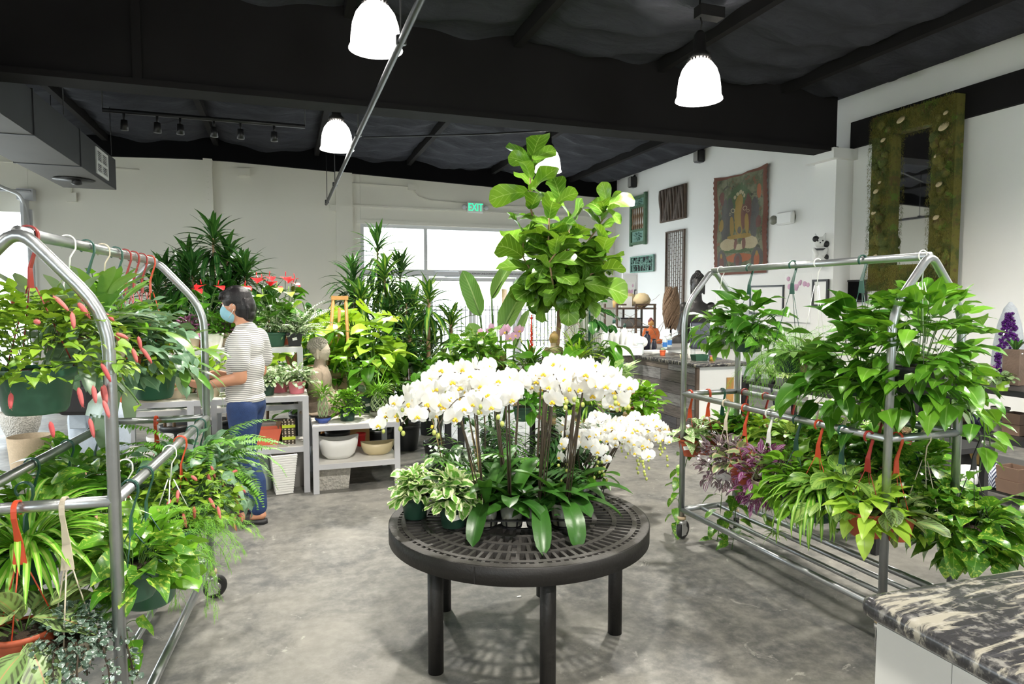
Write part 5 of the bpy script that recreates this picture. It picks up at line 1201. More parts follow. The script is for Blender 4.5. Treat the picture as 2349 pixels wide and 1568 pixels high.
# buddha bust (seated, turned right)
simple('stone_buddha',(.42,.33,.25),.85,var=.25,scale=18,bump=.5);simple('stone_pale',(.6,.52,.42),.85,var=.15,scale=18,bump=.4);simple('stone_hair',(.36,.33,.28),.9,var=.2,scale=30,bump=.4)
def buddha(label,loc,rz,s,mb='stone_buddha',mh='stone_pale',mr='stone_hair',curls=True,name='buddha_statue',raised=False,topknot=True):
    t=thing(name,label,'statue',loc,rz);t.scale=(s,s,s)
    m=MB();ell(m,(0,0,.36),.13,.20,.19);ell(m,(-.01,0,.22),.15,.19,.12)
    for q in(1,-1):
        limb(m,[(0,.19*q,.46),(.02,.25*q,.30),(.08,.22*q,.18)],[.07,.06,.05])
        if raised and q<0: limb(m,[(.08,-.22,.18),(.16,-.2,.38)],[.05,.035]);hand(m,(.16,-.2,.38),(.1,0,1),(-1,0,0),.16,.15)
        else: limb(m,[(.08,.22*q,.18),(.2,.06*q,.13)],[.05,.036]);ell(m,(.21,.04*q,.125),.05,.05,.02)
        limb(m,[(-.02,.12*q,.09),(.16,.30*q,.08),(.22,.05*q,.06)],[.10,.085,.055])
    limb(m,[(0,0,.52),(.01,0,.60)],[.07,.06]);ell(m,(0,0,.03),.24,.32,.04);remesh(m,'body',mb,t,.014,3)
    m=MB();face(m,(0.02,0,.70));ell(m,(.02,0,.70),.10,.085,.115)
    for q in(1,-1): limb(m,[(.0,.088*q,.72),(.0,.09*q,.62)],[.018,.014])
    remesh(m,'head',mh,t,.009,2)
    m=MB();ell(m,(-.012,0,.745),.112,.098,.10)
    if topknot: ell(m,(-.02,0,.835),.05,.05,.045)
    if curls:
        for k in range(190):
            a=k*2.39996;zz=1-k/190*1.25;rr=math.sqrt(max(0,1-zz*zz));x,y,z=rr*math.cos(a),rr*math.sin(a),zz
            if x>.45 and z<.45: continue
            m.ball((-.012+.112*x,.098*y,.745+.10*z),.014,6)
    m.build('hair',mr,t);return t
buddha('weathered stone seated buddha facing right on the short bench',on(735,945,6.14,B3+.003),-.25,.80,topknot=False)
# easel and canvas behind
simple('wood_oak',(.50,.26,.08),.5,var=.25,scale=10);simple('canvas_tan',(.62,.45,.28),.8)
t=thing('wooden_easel','wooden display easel rising behind the buddha statue','easel',on(782,900,6.75,0))
for k,(x0,x1) in enumerate([(-.09,-.055),(.045,.06)]): MB().tube([(x0*2.4,-.1,0),(x1,0,1.62)],.017,4).build('upright','wood_oak',t)
MB().bx((-.08,-.02,1.58),(.085,.02,1.62)).bx((-.2,-.14,.6),(.2,-.1,.64)).build('crossbar','wood_oak',t);MB().tube([(0,.55,0),(0,.02,1.5)],.015,4).build('rear_leg','wood_oak',t)
t=thing('canvas_board','tan board with white edge standing behind the short bench','board',on(798,890,6.56,.62));
MB().box((0,0,.12),(.34,.02,.32)).build('panel','canvas_tan',t);MB().box((0,-.0,.285),(.36,.03,.02)).box((.17,0,.12),(.02,.03,.33)).build('frame_edge','white_plastic',t);MB().bx((-.2,-.03,-.62),(.2,.1,-.045)).build('stand_box','wood_oak',t)
# nursery pots under left rear
for k,(px,py,r,h,mt,z,lb) in enumerate([(313,1035,.10,.20,'pot_dkgreen',0,'empty dark green nursery pot under the bench, front of the stack'),(322,1020,.10,.32,'pot_green',0,'taller green nursery pot behind the dark green one under the bench'),(362,1040,.10,.18,'pot_black',0,'empty black nursery pot under the bench below the red hook'),(355,1010,.10,.30,'bark',0,'brown nursery pot under the bench behind the black one'),(400,1010,.12,.30,'pot_white',0,'large white tapered planter under the bench, left one'),(450,1010,.12,.30,'pot_grey',0,'large grey tapered planter under the bench beside the white one')]):
    p=atz(px,1080,0);simplepot('planter',lb,'planter',(on(px,1030,5.72+.16*(k%2)+(.08 if k>3 else 0),0)),mt,r,h,'cup')
for k,px in enumerate((365,435)): simplepot('planter','shallow white bowl planter on the lower bench shelf, '+('left' if k==0 else 'right')+' of two','planter',on(px,925,5.82,B5+.003),'pot_white',.10,.11,'bowl')
# stone planters at the far left
simple('sandstone',(.5,.4,.28),.9,var=.2,scale=60,bump=.5)
simplepot('stone_planter','sandstone coloured round planter on the floor behind the left rack','planter',aty(68,1045,4.6)*1+Vector((0,0,0)) if False else atz(72,1110,0),'sandstone',.16,.42,'cup',soil=True)
simplepot('stone_planter','pebbled stone bowl planter on the floor at the far left edge','planter',atz(50,1010,0),'pebble_stone',.2,.34,'bowl',soil=True)
plant('potted_pothos','pothos growing from a low pot on the floor behind the left rack',atz(140,1120,0),f_bush(50,.2,.2,.13,.10,'lf_pothos'),('pot_dkgreen',.12,.24,'plain'))
# ---------------------------------------------------------------- orchids on the round table
NR=np.random.default_rng(5);R_.seed(12)
def blossom_meshes(s,mat):
    m=MB();z=np.zeros((5,3))
    ang=[PI/2,-.55,PI+.55];az=[PI/2]*3
    def pet(a,L,W,prof,off,bend=.25):
        c,sn=math.cos(a),math.sin(a);az_=PI/2 if c>=0 else -PI/2;el=math.asin(max(-1,min(1,sn)))
        # build in local frame then rotate: petal along +Y, face +X
        q=MB();leaves(q,[(0,0,0)],0.,0.,L,W,bend=bend,fold=.06,prof=prof,ns=6,nc=2,rn=R_.random(),wave=.08)
        M=Matrix.Rotation(a,4,'X')@Matrix.Rotation(PI/2,4,'Z')@Matrix.Rotation(PI/2,4,'X')
        # local X->dir, local Z->facing
        M=Matrix(((0,0,1,off),(math.cos(a),-math.sin(a),0,0),(math.sin(a),math.cos(a),0,0),(0,0,0,1)))
        m.add(q.V[0],q.Q[0],None,q.U[0],rn=q.Rn[0],M=M)
    for a in(PI/2,-.75,PI+.75): pet(a,.046*s,.034*s,'sepal',-.003*s)
    for a in(.25,PI-.25): pet(a,.050*s,.056*s,'petal',.0)
    pet(-PI/2,.024*s,.02*s,'sepal',.012*s,-.8)
    l=MB();l.ball((.012*s,0,-.004*s),.007*s,8,sz=.8).ball((.014*s,.007*s,-.010*s),.006*s,8).ball((.014*s,-.007*s,-.010*s),.006*s,8)
    a=m.build('blossom',mat);b=l.build('lip','lip_yellow',a);return a,b
def_bl={}
def put_blossom(t,key,s,mat,loc,rot):
    if key not in def_bl: def_bl[key]=blossom_meshes(s,mat);a,b=def_bl[key];first=True
    else:
        a0,b0=def_bl[key];a=a0.copy();COL.objects.link(a);b=b0.copy();COL.objects.link(b);b.parent=a
    a.parent=t;a.location=loc;a.rotation_euler=rot;sc=R_.uniform(.82,1.12);a.scale=(sc,)*3
    return a
def orchid(label,loc,h=.62,spikes=((0.,.2),),nb=9,mat='petal_white',s=1.,pr=.055,ph=.10,nl=7,L=.24,W=.075,potmat='pot_clear',group=None,lmat='lf_orchid',face=-1.9,buds=2,key=None,stake='stem_dark',arch=.26,name='potted_orchid'):
    t=thing(name,label,'orchid',loc,0,group)
    pot(t,potmat,pr,ph,'cup');m=MB();n=nl
    az=np.arange(n)*2.6+R_.random()*6+U(-.3,.3,n);el=U(.1,1.2,n)
    leaves(m,np.stack([.012*np.cos(az),.012*np.sin(az),0*az+ph],-1),az,el,L*U(.7,1.15,n),W*U(.8,1.1,n),bend=U(.6,1.9,n),fold=.3,prof='orchid',ns=10,nc=2);m.build('leaves',lmat,t)
    for q,(a,lean) in enumerate(spikes):
        st=MB();top=h*R_.uniform(.86,1.0);b0=Vector((.015*math.cos(a),.015*math.sin(a),ph));c1=Vector((lean*.25*math.cos(a),lean*.25*math.sin(a),top*.80))
        pts=[b0.lerp(c1,k/6) for k in range(7)];d=Vector((math.cos(a)*.35,math.sin(a)*.35,.94)).normalized();p=c1.copy();seg=arch/10
        for k in range(12):
            d=(d+Vector((math.cos(a)*.14,math.sin(a)*.14,-.24))).normalized();p=p+d*seg;pts.append(p.copy())
        st.tube(pts,[.0032]*7+[.0022]*12,6);st.build('flower_stem','stem_green' if stake=='stem_green' else 'stem_dark',t)
        MB().tube([(b0.x*1.8,b0.y*1.8,ph*.5),(c1.x+.004,c1.y,c1.z+.03)],.0032,5).build('support_stake',stake,t)
        for k in range(nb):
            f=k/max(1,nb-1);i=6+f*11;i0=int(i);pp=pts[i0].lerp(pts[min(i0+1,len(pts)-1)],i-i0)
            sd=(-1)**k;fa=face+R_.uniform(-.75,.75)+sd*.35;off=Vector((math.cos(fa)*.02-math.sin(fa)*.03*sd,math.sin(fa)*.02+math.cos(fa)*.03*sd,R_.uniform(-.03,.02)))*s
            put_blossom(t,key or mat+str(s),s,mat,pp+off,(R_.uniform(-.3,.3),R_.uniform(-.25,.45),fa))
        bd=MB()
        for k in range(buds): 
            e=pts[-1]+Vector((R_.uniform(-.02,.02),R_.uniform(-.02,.02),-.015-.022*k));bd.ball(e,.007*s+.002,8,sz=1.3)
        bd.build('flower_bud','bud',t)
    return t
def tp(px,py,z=.56): return atz(px,py,z)
# trays
def tray(label,loc,rz,nx_,ny_,sp=.115,h=.05):
    t=thing('plant_tray',label,'plant tray',loc,rz);m=MB();w=nx_*sp;d=ny_*sp
    m.bx((-w/2,-d/2,h-.006),(w/2,d/2,h)) if False else None
    for i in range(nx_+1): m.box((-w/2+i*sp,0,h-.003),(.02,d,.006))
    for j in range(ny_+1): m.box((0,-d/2+j*sp,h-.003),(w,.02,.006))
    for i in range(nx_):
        for j in range(ny_):
            x,y=-w/2+(i+.5)*sp,-d/2+(j+.5)*sp
            for k in range(6):
                a=k*PI/3;m.tube([(x+.052*math.cos(a),y+.052*math.sin(a),h),(x+.042*math.cos(a),y+.042*math.sin(a),.004)],.004,4)
            m.lathe([(.0,.0),(.046,.0),(.046,.006),(.0,.006)],10,c=(x,y,0),cap=False)
    m.build('tray_frame','black_plastic',t);return t
TZ0=TZ+.001
T1=Vector((1.04,2.84,TZ0));r1=-YAW+.02
tray('black slotted carrying tray under the tall white orchids',T1,r1,4,3)
M1=Matrix.Translation(T1)@Matrix.Rotation(r1,4,'Z')
names=['front left of the big tray, with a large upright leaf','front of the big tray, second from left','front of the big tray with long arching right-hand leaf','front right corner of the big tray','middle row left of the big tray','middle row centre of the big tray','middle row, third across the big tray','middle row right end of the big tray','back row left of the big tray','back row centre of the big tray','back row, third across the big tray','back row right corner of the big tray']
k=0
for j in range(3):
    for i in range(4):
        x=(-1.5+i)*.115;y=(-1+j)*.115;p=M1@Vector((x,y,.012))
        a=math.atan2(y+.0,x)+r1 if (abs(x)+abs(y))>.01 else 0
        lean=.30+(.30 if x<0 else .12)*abs(x)/.17
        sp=((a+R_.uniform(-.3,.3),lean),(a+R_.uniform(-1.2,1.2),.3)) 
        orchid('tall white moth orchid, '+names[k],p,h=[.78,.83,.86,.84][i],spikes=sp,nb=8,nl=8,L=([.31,.26,.31,.32] if j==0 else [.25,.23,.25,.25])[i],W=.085,group='white orchids on the round table',stake='stake' if i==0 and j>0 else 'stem_dark',face=-PI/2-YAW+ (x*1.5),arch=.22+.04*(i==0))
        k+=1
# two edge orchids leaning far left
orchid('white orchid leaning far left beyond the table edge, its stem hanging down',tp(1035,1120),h=.62,spikes=((PI+.1,.50),(PI-.5,.35)),nb=8,nl=6,L=.24,W=.085,stake='stake',arch=.26,group='white orchids on the round table')
T2=Vector((1.41,3.06,TZ0));r2=.35
tray('black tray of small orchids on the right side of the round table',T2,r2,3,2,.09,.05)
M2_=Matrix.Translation(T2)@Matrix.Rotation(r2,4,'Z');k=0
n2=['front left','front middle','front right','back left','back middle','back right']
for j in range(2):
    for i in range(3):
        p=M2_@Vector(((-1+i)*.09,(-.5+j)*.09,.012))
        orchid('small-flowered white orchid, %s of the right-hand tray'%n2[k],p,h=.42,spikes=((R_.uniform(-1.2,.9),.7),(R_.uniform(-2.5,2.5),.45),(R_.uniform(-.6,.6),.9)),nb=11,s=.66,pr=.042,ph=.085,nl=5,L=.17,W=.055,key='small_white',buds=5,group='small white orchids',lmat='lf_green',arch=.22,stake='stem_dark')
        k+=1
# dark palm between
t=plant('potted_parlor_palm','dark feathery palm growing among the orchids on the round table',(1.16,3.14,TZ0),f_fern(44,.52,.15,'lf_dark',el=(.6,1.5),bend=1.1,K=16,wpin=.022,start=4),('pot_black',.06,.10,'plain'))
plant('potted_parlor_palm','second feathery palm at the back of the round table',(.95,3.20,TZ0),f_fern(34,.44,.13,'lf_green',el=(.5,1.5),bend=1.2,K=14,wpin=.018,start=4),('pot_black',.05,.09,'plain'))
# variegated pair
for px,py,lb in((953,1185,'cream-edged variegated plant in dark green pot at the left edge of the round table'),(1040,1205,'cream-edged variegated plant in dark green pot with tiny tag beside the orchids')):
    plant('potted_variegated_pothos',lb,tp(px,py),f_bush(120,.10,.12,.075,.045,'lf_njoy','oval',phi=(-.1,1.45),jit=.9,wave=.25,sr=.0025),('pot_dkgreen',.068,.105,'plain'),tagp=px>1000,tagaz=-1.6)
# ---------------------------------------------------------------- back greenery (floor plants and display table)
NR=np.random.default_rng(77);R_.seed(4)
GP=('pot_black',.16,.28,'plain')
def fl(px,py,Y): p=aty(px,py,Y);return Vector((p.x,Y,0))
def zat(px,py,Y): return aty(px,py,Y).z
def canes(cs): return tuple(cs)
for px,Y,top,lb,cn in((395,7.6,560,'dark glossy dracaena against the back wall, left of the tallest one',[(-.1,0,1.45),(.16,.05,1.6),(0,-.1,1.15)]),(490,7.8,540,'tallest dark dracaena against the back wall behind the standing person',[(0,0,2.0),(.22,.05,1.6),(-.22,0,1.55),(.02,-.1,1.25),(.1,.1,1.8)]),(562,7.7,590,'dark dracaena against the back wall, right of the tallest one',[(0,0,1.62),(.2,.0,1.25),(-.14,0,1.4)]),(440,8.3,560,'dark dracaena half hidden between two others by the back wall',[(0,0,1.75),(.12,0,1.4),(-.2,0,1.6)])):
    plant('potted_dracaena',lb,fl(px,700,Y),f_drac(canes(cn),.50,.060,46,'lf_dark',bend=1.5,el=(-.6,1.45),tip=.2),GP)
plant('potted_peace_lily','dark broad-leaved plant by the back wall left of the wooden easel',fl(722,700,8.6),f_big(34,1.15,.30,.36,.12,'lf_dark','lance',.9,12,1,.9,(.5,1.),.05,.005),GP)
plant('potted_green_plant','dark leafy plant in the gap left of the wooden easel',fl(690,700,8.0),f_big(40,1.0,.35,.30,.14,'lf_green','heart',.3,10,1,.9,(.3,1.)),GP)
plant('potted_monstera','yellow-green split-leaf monstera with sunlight in its leaf colour, left of the easel uprights',fl(742,700,7.2),f_big(12,1.35,.30,.42,.38,'lf_monstera_lit_tint','monst',.1,40,2,1.2,(.55,1.)),GP)
plant('potted_monstera','split-leaf monstera with sunlight painted into its leaf colour, right of the easel uprights',fl(832,700,7.1),f_big(14,1.30,.34,.45,.42,'lf_monstera_lit_tint','monst',.1,40,2,1.2,(.5,1.)),GP)
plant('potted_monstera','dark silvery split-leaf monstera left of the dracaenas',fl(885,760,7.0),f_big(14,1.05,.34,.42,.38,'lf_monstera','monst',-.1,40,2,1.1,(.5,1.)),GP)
plant('potted_dieffenbachia','yellow-green blotched plant in front of the easel',fl(808,760,6.9),f_big(16,1.15,.28,.30,.14,'lf_neon','oval',.3,10,1,.8,(.6,1.)),GP)
def f_palm(n=26,H_=1.0,R=.35,mat='lf_green',L=.17,W=.06):
    m=MB();st=MB();az=U(0,6.28,n);q=U(.35,1,n);rr=R*U(.3,1,n);P=np.stack([rr*np.cos(az),rr*np.sin(az),H_*q],-1)
    for k in range(6):
        leaves(m,P,az+(k-2.5)*.95,U(-.5,.4,n),L*U(.8,1.15,n),W,bend=.7,prof='oval',ns=6,fold=.2,rn=.2+.6*NR.random(n))
    stems(st,P*[.08,.08,.05],P,.004,H_*.15,7,5);return [('foliage',m,mat),('stems',st,'stem_green')]
plant('potted_money_tree','money tree with hand-shaped leaves behind the buddha statue',fl(765,800,6.85),f_palm(40,1.05,.42),GP)
plant('potted_money_tree','second money tree with hand-shaped leaves at the foot of the monsteras',fl(822,820,6.75),f_palm(34,.85,.38,'lf_bright'),GP)
plant('potted_anthurium','glossy anthurium bush behind the short bench, with dark lower leaves',fl(725,820,6.9),f_big(40,.95,.36,.24,.17,'lf_green','heart',.2,10,2,.9,(.2,1.)),GP)
plant('potted_dracaena','tall narrow-leaved dracaena in front of the left glass panes, top tuft above the rest',fl(868,700,9.2),f_drac(canes([(0,0,2.05),(-.25,.1,1.65),(.25,0,1.7),(.08,-.15,1.3),(-.3,-.1,1.35),(.35,.05,1.2),(.1,.1,.9)]),.60,.055,50,'lf_dark',bend=1.6,el=(-.7,1.5),tip=.25),GP)
plant('potted_dracaena','yellow-striped corn plant in front of the leftmost glass pane',fl(885,760,8.6),f_drac(canes([(0,0,1.65),(.3,0,1.25),(-.25,0,1.35),(.1,.1,.9)]),.50,.075,40,'lf_drac',bend=1.5,el=(-.6,1.45),tip=.2),GP)
plant('potted_dracaena','yellow-striped corn plant with thick woody cane in front of the door',fl(988,860,7.6),f_drac(canes([(0,0,1.35),(.22,.05,1.05),(-.2,0,.95)]),.46,.075,40,'lf_drac',bend=1.5,el=(-.6,1.45),cr=.028,tip=.2),GP)
plant('potted_dracaena','dark narrow-leaved dracaena between the two corn plants',fl(935,800,8.2),f_drac(canes([(0,0,1.3),(.15,0,1.0),(-.2,.1,1.1),(.2,-.1,.7)]),.5,.05,50,'lf_dark',bend=1.5,el=(-.7,1.45),tip=.2),GP)
plant('potted_ficus','dense dark bush low behind the bench with the woven bamboo',fl(905,860,7.3),f_bush(420,.42,.55,.11,.06,'lf_dark','oval',phi=(-.7,1.4),lift=.45),GP)
plant('potted_philodendron','bright lime philodendron leaves above the woven bamboo',fl(862,860,6.7),f_big(14,1.05,.30,.26,.20,'lf_neon','heart',.1,12,2,.9,(.7,1.)),GP)
plant('potted_green_plant','large upright green leaf plant beside the dark ficus, near the orchids',fl(930,940,6.9),f_big(8,.8,.16,.42,.16,'lf_green','lance',1.,12,1,.5,(.3,.8)),GP)
# ---- display table behind the orchids
simple('log_wood',(.55,.38,.20),.6,var=.25,scale=6,bump=.2)
t=thing('log_table','live-edge wooden slab table behind the round table, bark edge toward camera','table',(0,0,0))
DZ=.635
m=MB();n=40;ys0=4.28;top=[];fx=np.linspace(2.02,2.70,n)
fy=ys0+.03*np.sin(fx*7)+.02*np.sin(fx*17)+ (fx-2)*-.12
V=[];
for x,y in zip(fx,fy):
    V+=[(x,y,DZ-.06),(x,y-.02,DZ-.03),(x,y,DZ),(x,y+1.5,DZ),(x,y+1.5,DZ-.06)]
Q=[(i*5+j,i*5+(j+1)%5,(i+1)*5+(j+1)%5,(i+1)*5+j) for i in range(n-1) for j in range(5)]
m.add(V,Q,NG=[[4,3,2,1,0],[(n-1)*5+j for j in range(5)]]);m.build('slab_top','log_wood',t)
for x,y in((2.1,5.0),(2.35,5.1),(2.1,5.5),(2.35,5.5)): MB().cyl((x,y,0),.03,DZ-.05,12,r2=.025).build('leg','black_plastic',t)
t=thing('plant_stand','raised rear wooden plant stand on which the moss and buddha figure stand','plant stand',(0,0,0))
MB().bx((1.25,4.98,.92),(2.75,5.6,.95)).build('stand_top','bark',t)
for x in(1.3,2.2):
    for y in(5.05,5.5): MB().bx((x,y,0),(x+.05,y+.05,.92)).build('leg','black_plastic',t)
SZ=.951
def sm(mt='pot_green',r=.075,h=.11,st='plain'): return (mt,r,h,st)
plant('potted_aglaonema','orange-pink leaved plant in green tagged pot on the log table',on(1408,968,4.42,DZ),f_bush(26,.07,.12,.17,.05,'lf_aglao','lance',phi=(.4,1.5),bend=.4,el0=.5),sm('pot_green',.07,.10),tagp=True)
plant('potted_pothos','bright golden pothos bush on the right end of the log table',on(1468,972,4.45,DZ),f_bush(110,.19,.20,.09,.07,'lf_bright','heart',phi=(-.3,1.4)),sm('pot_terra'))
plant('potted_dieffenbachia','cream-splashed plant right of the tall orchids on the log table',on(1400,940,4.9,DZ),f_bush(60,.17,.26,.20,.07,'lf_marble','lance',phi=(.1,1.4),bend=.7),sm('pot_white',.09,.14))
plant('potted_monstera','green plant with drooping big leaves at the right end of the raised stand',on(1385,800,4.98,1.0) if False else Vector((2.56,5.2,SZ)),f_big(10,.22,.22,.30,.16,'lf_monstera','heart',-.1,14,2,1.3,(.4,1.)),sm('pot_dkgreen',.08,.11))
plant('potted_palm','yellow-green grassy palm on the raised stand beside the fig trunk',Vector((2.42,5.25,SZ)),f_grass(70,.38,.018,'lf_neon',el=(.1,1.4),bend=1.),sm())
plant('potted_palm','striped grassy plant at the right front of the log table',on(1350,900,4.75,DZ),f_grass(70,.42,.02,'lf_spider',el=(.2,1.4),bend=1.1),sm())
plant('potted_pothos','golden pothos at the left end of the raised stand, in front of the door',Vector((1.42,5.2,SZ)),f_bush(110,.26,.20,.12,.10,'lf_pothos','heart',phi=(-.5,1.3),trail=(.3,.3)),sm())
plant('potted_pothos','golden pothos hanging lower at the left front of the log table',on(1010,900,4.9,DZ+.0) if False else Vector((1.50,5.02,SZ)),f_bush(110,.26,.30,.12,.09,'lf_pothos','heart',phi=(-.3,1.3)),sm())
plant('potted_calathea','green leafy plant behind the orchids at the middle of the log table',Vector((1.75,4.8,DZ)),f_bush(90,.22,.28,.14,.08,'lf_green','oval',phi=(-.2,1.4)),sm())
plant('potted_neon_pothos','yellow-leaved plant behind the orchids, below the small buddha figure',Vector((2.12,4.85,DZ)),f_bush(90,.18,.28,.09,.07,'lf_neon','heart',phi=(-.2,1.4)),sm())
plant('air_plant','spiky grey-green air plant with arching leaves on the raised stand',Vector((1.86,5.06,SZ)),f_grass(46,.26,.009,'lf_air',el=(.0,1.4),bend=1.4,spread=.01),sm('bark',.05,.05,'bowl'))
t=thing('moss_mound','mossy driftwood mound with coral roots on the raised stand','moss decoration',Vector((1.66,5.25,SZ)))
m=MB();P,az,ph=dome(900,.13,.22,(.0,1.5),(.7,1.));leaves(m,P,az,U(-.5,1.4,900),.03,.008,bend=.3,prof='strap',ns=2);m.build('moss','lf_moss',t)
m=MB();
for k in range(9): a=k*.7;m.tube([(0,0,.02),(.08*math.cos(a),.08*math.sin(a),.05),(.17*math.cos(a),.17*math.sin(a),.005)],[.02,.012,.006],6)
m.ball((0,0,.08),.09,12,sz=1.4);m.build('driftwood','cane',t)
plant('potted_monstera','single broad monstera leaf plant below the red bromeliad',Vector((2.02,4.98,DZ)),f_big(7,.40,.16,.24,.19,'lf_monstera','heart',.1,14,2,.8,(.7,1.)),sm())
plant('potted_bromeliad','red-spiked bromeliad with narrow leaves on the raised stand',Vector((2.05,5.40,SZ)),f_brom(34,.30,'lf_green',.44),sm('pot_black',.06,.06))
t=orchid('pink moth orchid beside the bird-of-paradise leaves',Vector((1.80,5.42,SZ)),h=.46,spikes=((.3,.1),(3.,.15)),nb=4,mat='petal_pink',s=1.05,nl=5,L=.16,W=.06,key='pink',stake='stem_green',arch=.15)
simple('gold_stone',(.42,.28,.10),.6,var=.3,scale=40)
buddha('small golden-brown buddha figure seen from behind by the fig trunk',Vector((2.27,5.42,SZ)),PI/2+.3,.40,'sandstone','gold_stone','gold_stone',False)
# bird of paradise
t=thing('potted_bird_of_paradise','tall bird-of-paradise with paddle leaves in front of the glass door','potted plant',fl(1140,800,6.1));pot(t,'pot_black',.17,.30)
o=t.location
def blade(tip,base,foot,W,nm='leaf',roll=0.):
    """tip,base,foot = (px,py,Y)"""
    a=Vector(aty(*base))-o;b=Vector(aty(*tip))-o;f=Vector(foot)
    m=MB();d=b-a;az=math.atan2(d.y,d.x);L=d.length;el=math.asin(d.z/L)
    leaves(m,[tuple(a)],az,el+.12,L*1.02,W,bend=.25,fold=.22,roll=roll,prof='paddle',ns=20,nc=3,wave=.05);m.build('leaf','lf_bird',t)
    mid=(a+f)/2+Vector(((a.x-f.x)*.15,0,.05));MB().tube([f,f.lerp(mid,.5)+Vector((0,0,.0)),mid,a.lerp(mid,.4),a,a.lerp(b,.4)],[.016,.014,.012,.011,.009,.004],7).build('leaf_stalk','stem_green',t)
blade((1062,622,6.0),(1101,724,6.05),(.03,0,.28),.20,roll=1.4)
blade((1186,590,6.3),(1128,684,6.15),(.0,.03,.28),.23,roll=-1.2)
blade((1225,632,6.0),(1150,762,5.95),(-.02,-.02,.28),.27,roll=-1.3)
blade((1186,640,6.5),(1164,735,6.3),(.0,.05,.28),.14,roll=-.6)
blade((1076,742,6.2),(1102,805,6.2),(-.05,.02,.28),.20,roll=1.3)
blade((1214,712,6.3),(1180,800,6.2),(.05,.02,.28),.16,roll=-1.3)
# fiddle-leaf fig
NR=np.random.default_rng(91)
t=thing('fiddle_leaf_fig','tall fiddle-leaf fig tree with round crown on a single trunk','tree',fl(1277,780,5.72));o=t.location
pot(t,'pot_black',.19,.32)
tr=MB();cz=1.62;c0=Vector((0,0,0))
tr.tube([(0,0,.25),(-.01,.0,.9),(.02,0,1.35),(.03,0,1.75)],[.026,.023,.021,.019],10)
P=[];AZ=[];EL=[];LL=[];RN=[]
def brn(path,rad,n,L=.25,spread=.0,top=True,e0=-.2,e1=1.2):
    path=[Vector(p) for p in path];pts=[np.array(p) for p in path]
    tr.tube(path,np.linspace(rad,rad*.5,len(path)),8)
    cum=[0]
    for a,b in zip(path[:-1],path[1:]): cum.append(cum[-1]+(b-a).length)
    for k in range(n):
        f=(k+.5)/n;s=f*cum[-1];i=max(j for j in range(len(cum)-1) if cum[j]<=s);q=path[i].lerp(path[i+1],(s-cum[i])/(cum[i+1]-cum[i]))
        P.append(tuple(q));AZ.append(k*2.399+R_.uniform(-.3,.3));EL.append(e0+(e1-e0)*f**2+R_.uniform(-.2,.2));LL.append(L*R_.uniform(.75,1.15));RN.append(R_.random())
def W_(px,py,Y): return Vector(aty(px,py,Y))-o
brn([(.03,0,1.6),W_(1262,640,5.7),W_(1240,560,5.7),W_(1215,470,5.72),W_(1217,400,5.72),W_(1222,360,5.7)],.014,24,.30)
brn([(.03,0,1.6),W_(1300,640,5.7),W_(1345,560,5.65),W_(1385,500,5.6),W_(1392,470,5.6)],.013,22,.27)
brn([(.03,0,1.6),W_(1262,640,5.6),W_(1258,560,5.5),W_(1260,490,5.5),W_(1290,455,5.5)],.012,20,.28)
brn([(.03,0,1.6),W_(1300,650,5.9),W_(1300,560,5.95),W_(1310,500,6.)],.012,18,.30)
brn([(.03,0,1.6),W_(1230,640,5.7),W_(1200,590,5.7),W_(1200,530,5.7)],.011,18,.30)
brn([(.03,0,1.6),W_(1320,650,5.5),W_(1370,620,5.4),W_(1390,560,5.4)],.011,18,.29)
brn([(.03,0,1.6),W_(1270,660,5.4),W_(1260,600,5.3),W_(1290,560,5.3)],.011,18,.28)
tr.build('trunk','cane',t)
cen=np.array(W_(1292,610,5.7));n=130
az=U(0,6.28,n);ph=U(-1.1,1.2,n);rr=U(.5,1,n);R0=.32
Pc=cen+np.stack([R0*np.cos(ph)*np.cos(az)*rr,R0*np.cos(ph)*np.sin(az)*rr,.30*np.sin(ph)*rr-.02],-1)
m=MB();leaves(m,np.array(P),np.array(AZ),np.array(EL),np.array(LL),np.array(LL)*.72,bend=U(.3,1.1,len(P)),fold=.22,roll=NR.normal(0,.4,len(P)),prof='fiddle',ns=10,nc=2,wave=.18,rn=np.array(RN))
L2=U(.23,.32,n);leaves(m,Pc,az+NR.normal(0,.6,n),ph*.75-.25+NR.normal(0,.4,n),L2,L2*.72,bend=U(.4,1.2,n),fold=.22,roll=NR.normal(0,.4,n),prof='fiddle',ns=10,nc=2,wave=.18)
for a,b,Y in(((1340,650),(1415,672),5.35),((1290,660),(1260,690),5.4),((1392,470),(1440,462),5.55),((1392,475),(1383,432),5.6),((1392,478),(1412,500),5.5),((1210,440),(1145,455),5.65),((1222,365),(1262,350),5.65),((1222,380),(1180,365),5.7)):
    p=np.array(W_(*a,Y));q=np.array(W_(*b,Y));d=q-p;L=np.linalg.norm(d)*1.35;leaves(m,[p],math.atan2(d[1],d[0]),math.asin(d[2]/np.linalg.norm(d))+.2,max(L,.2),max(L,.2)*.62,bend=.4,fold=.15,roll=1.1,prof='fiddle',ns=12,nc=2,wave=.15,rn=.9)
m.build('leaves','lf_fig',t)
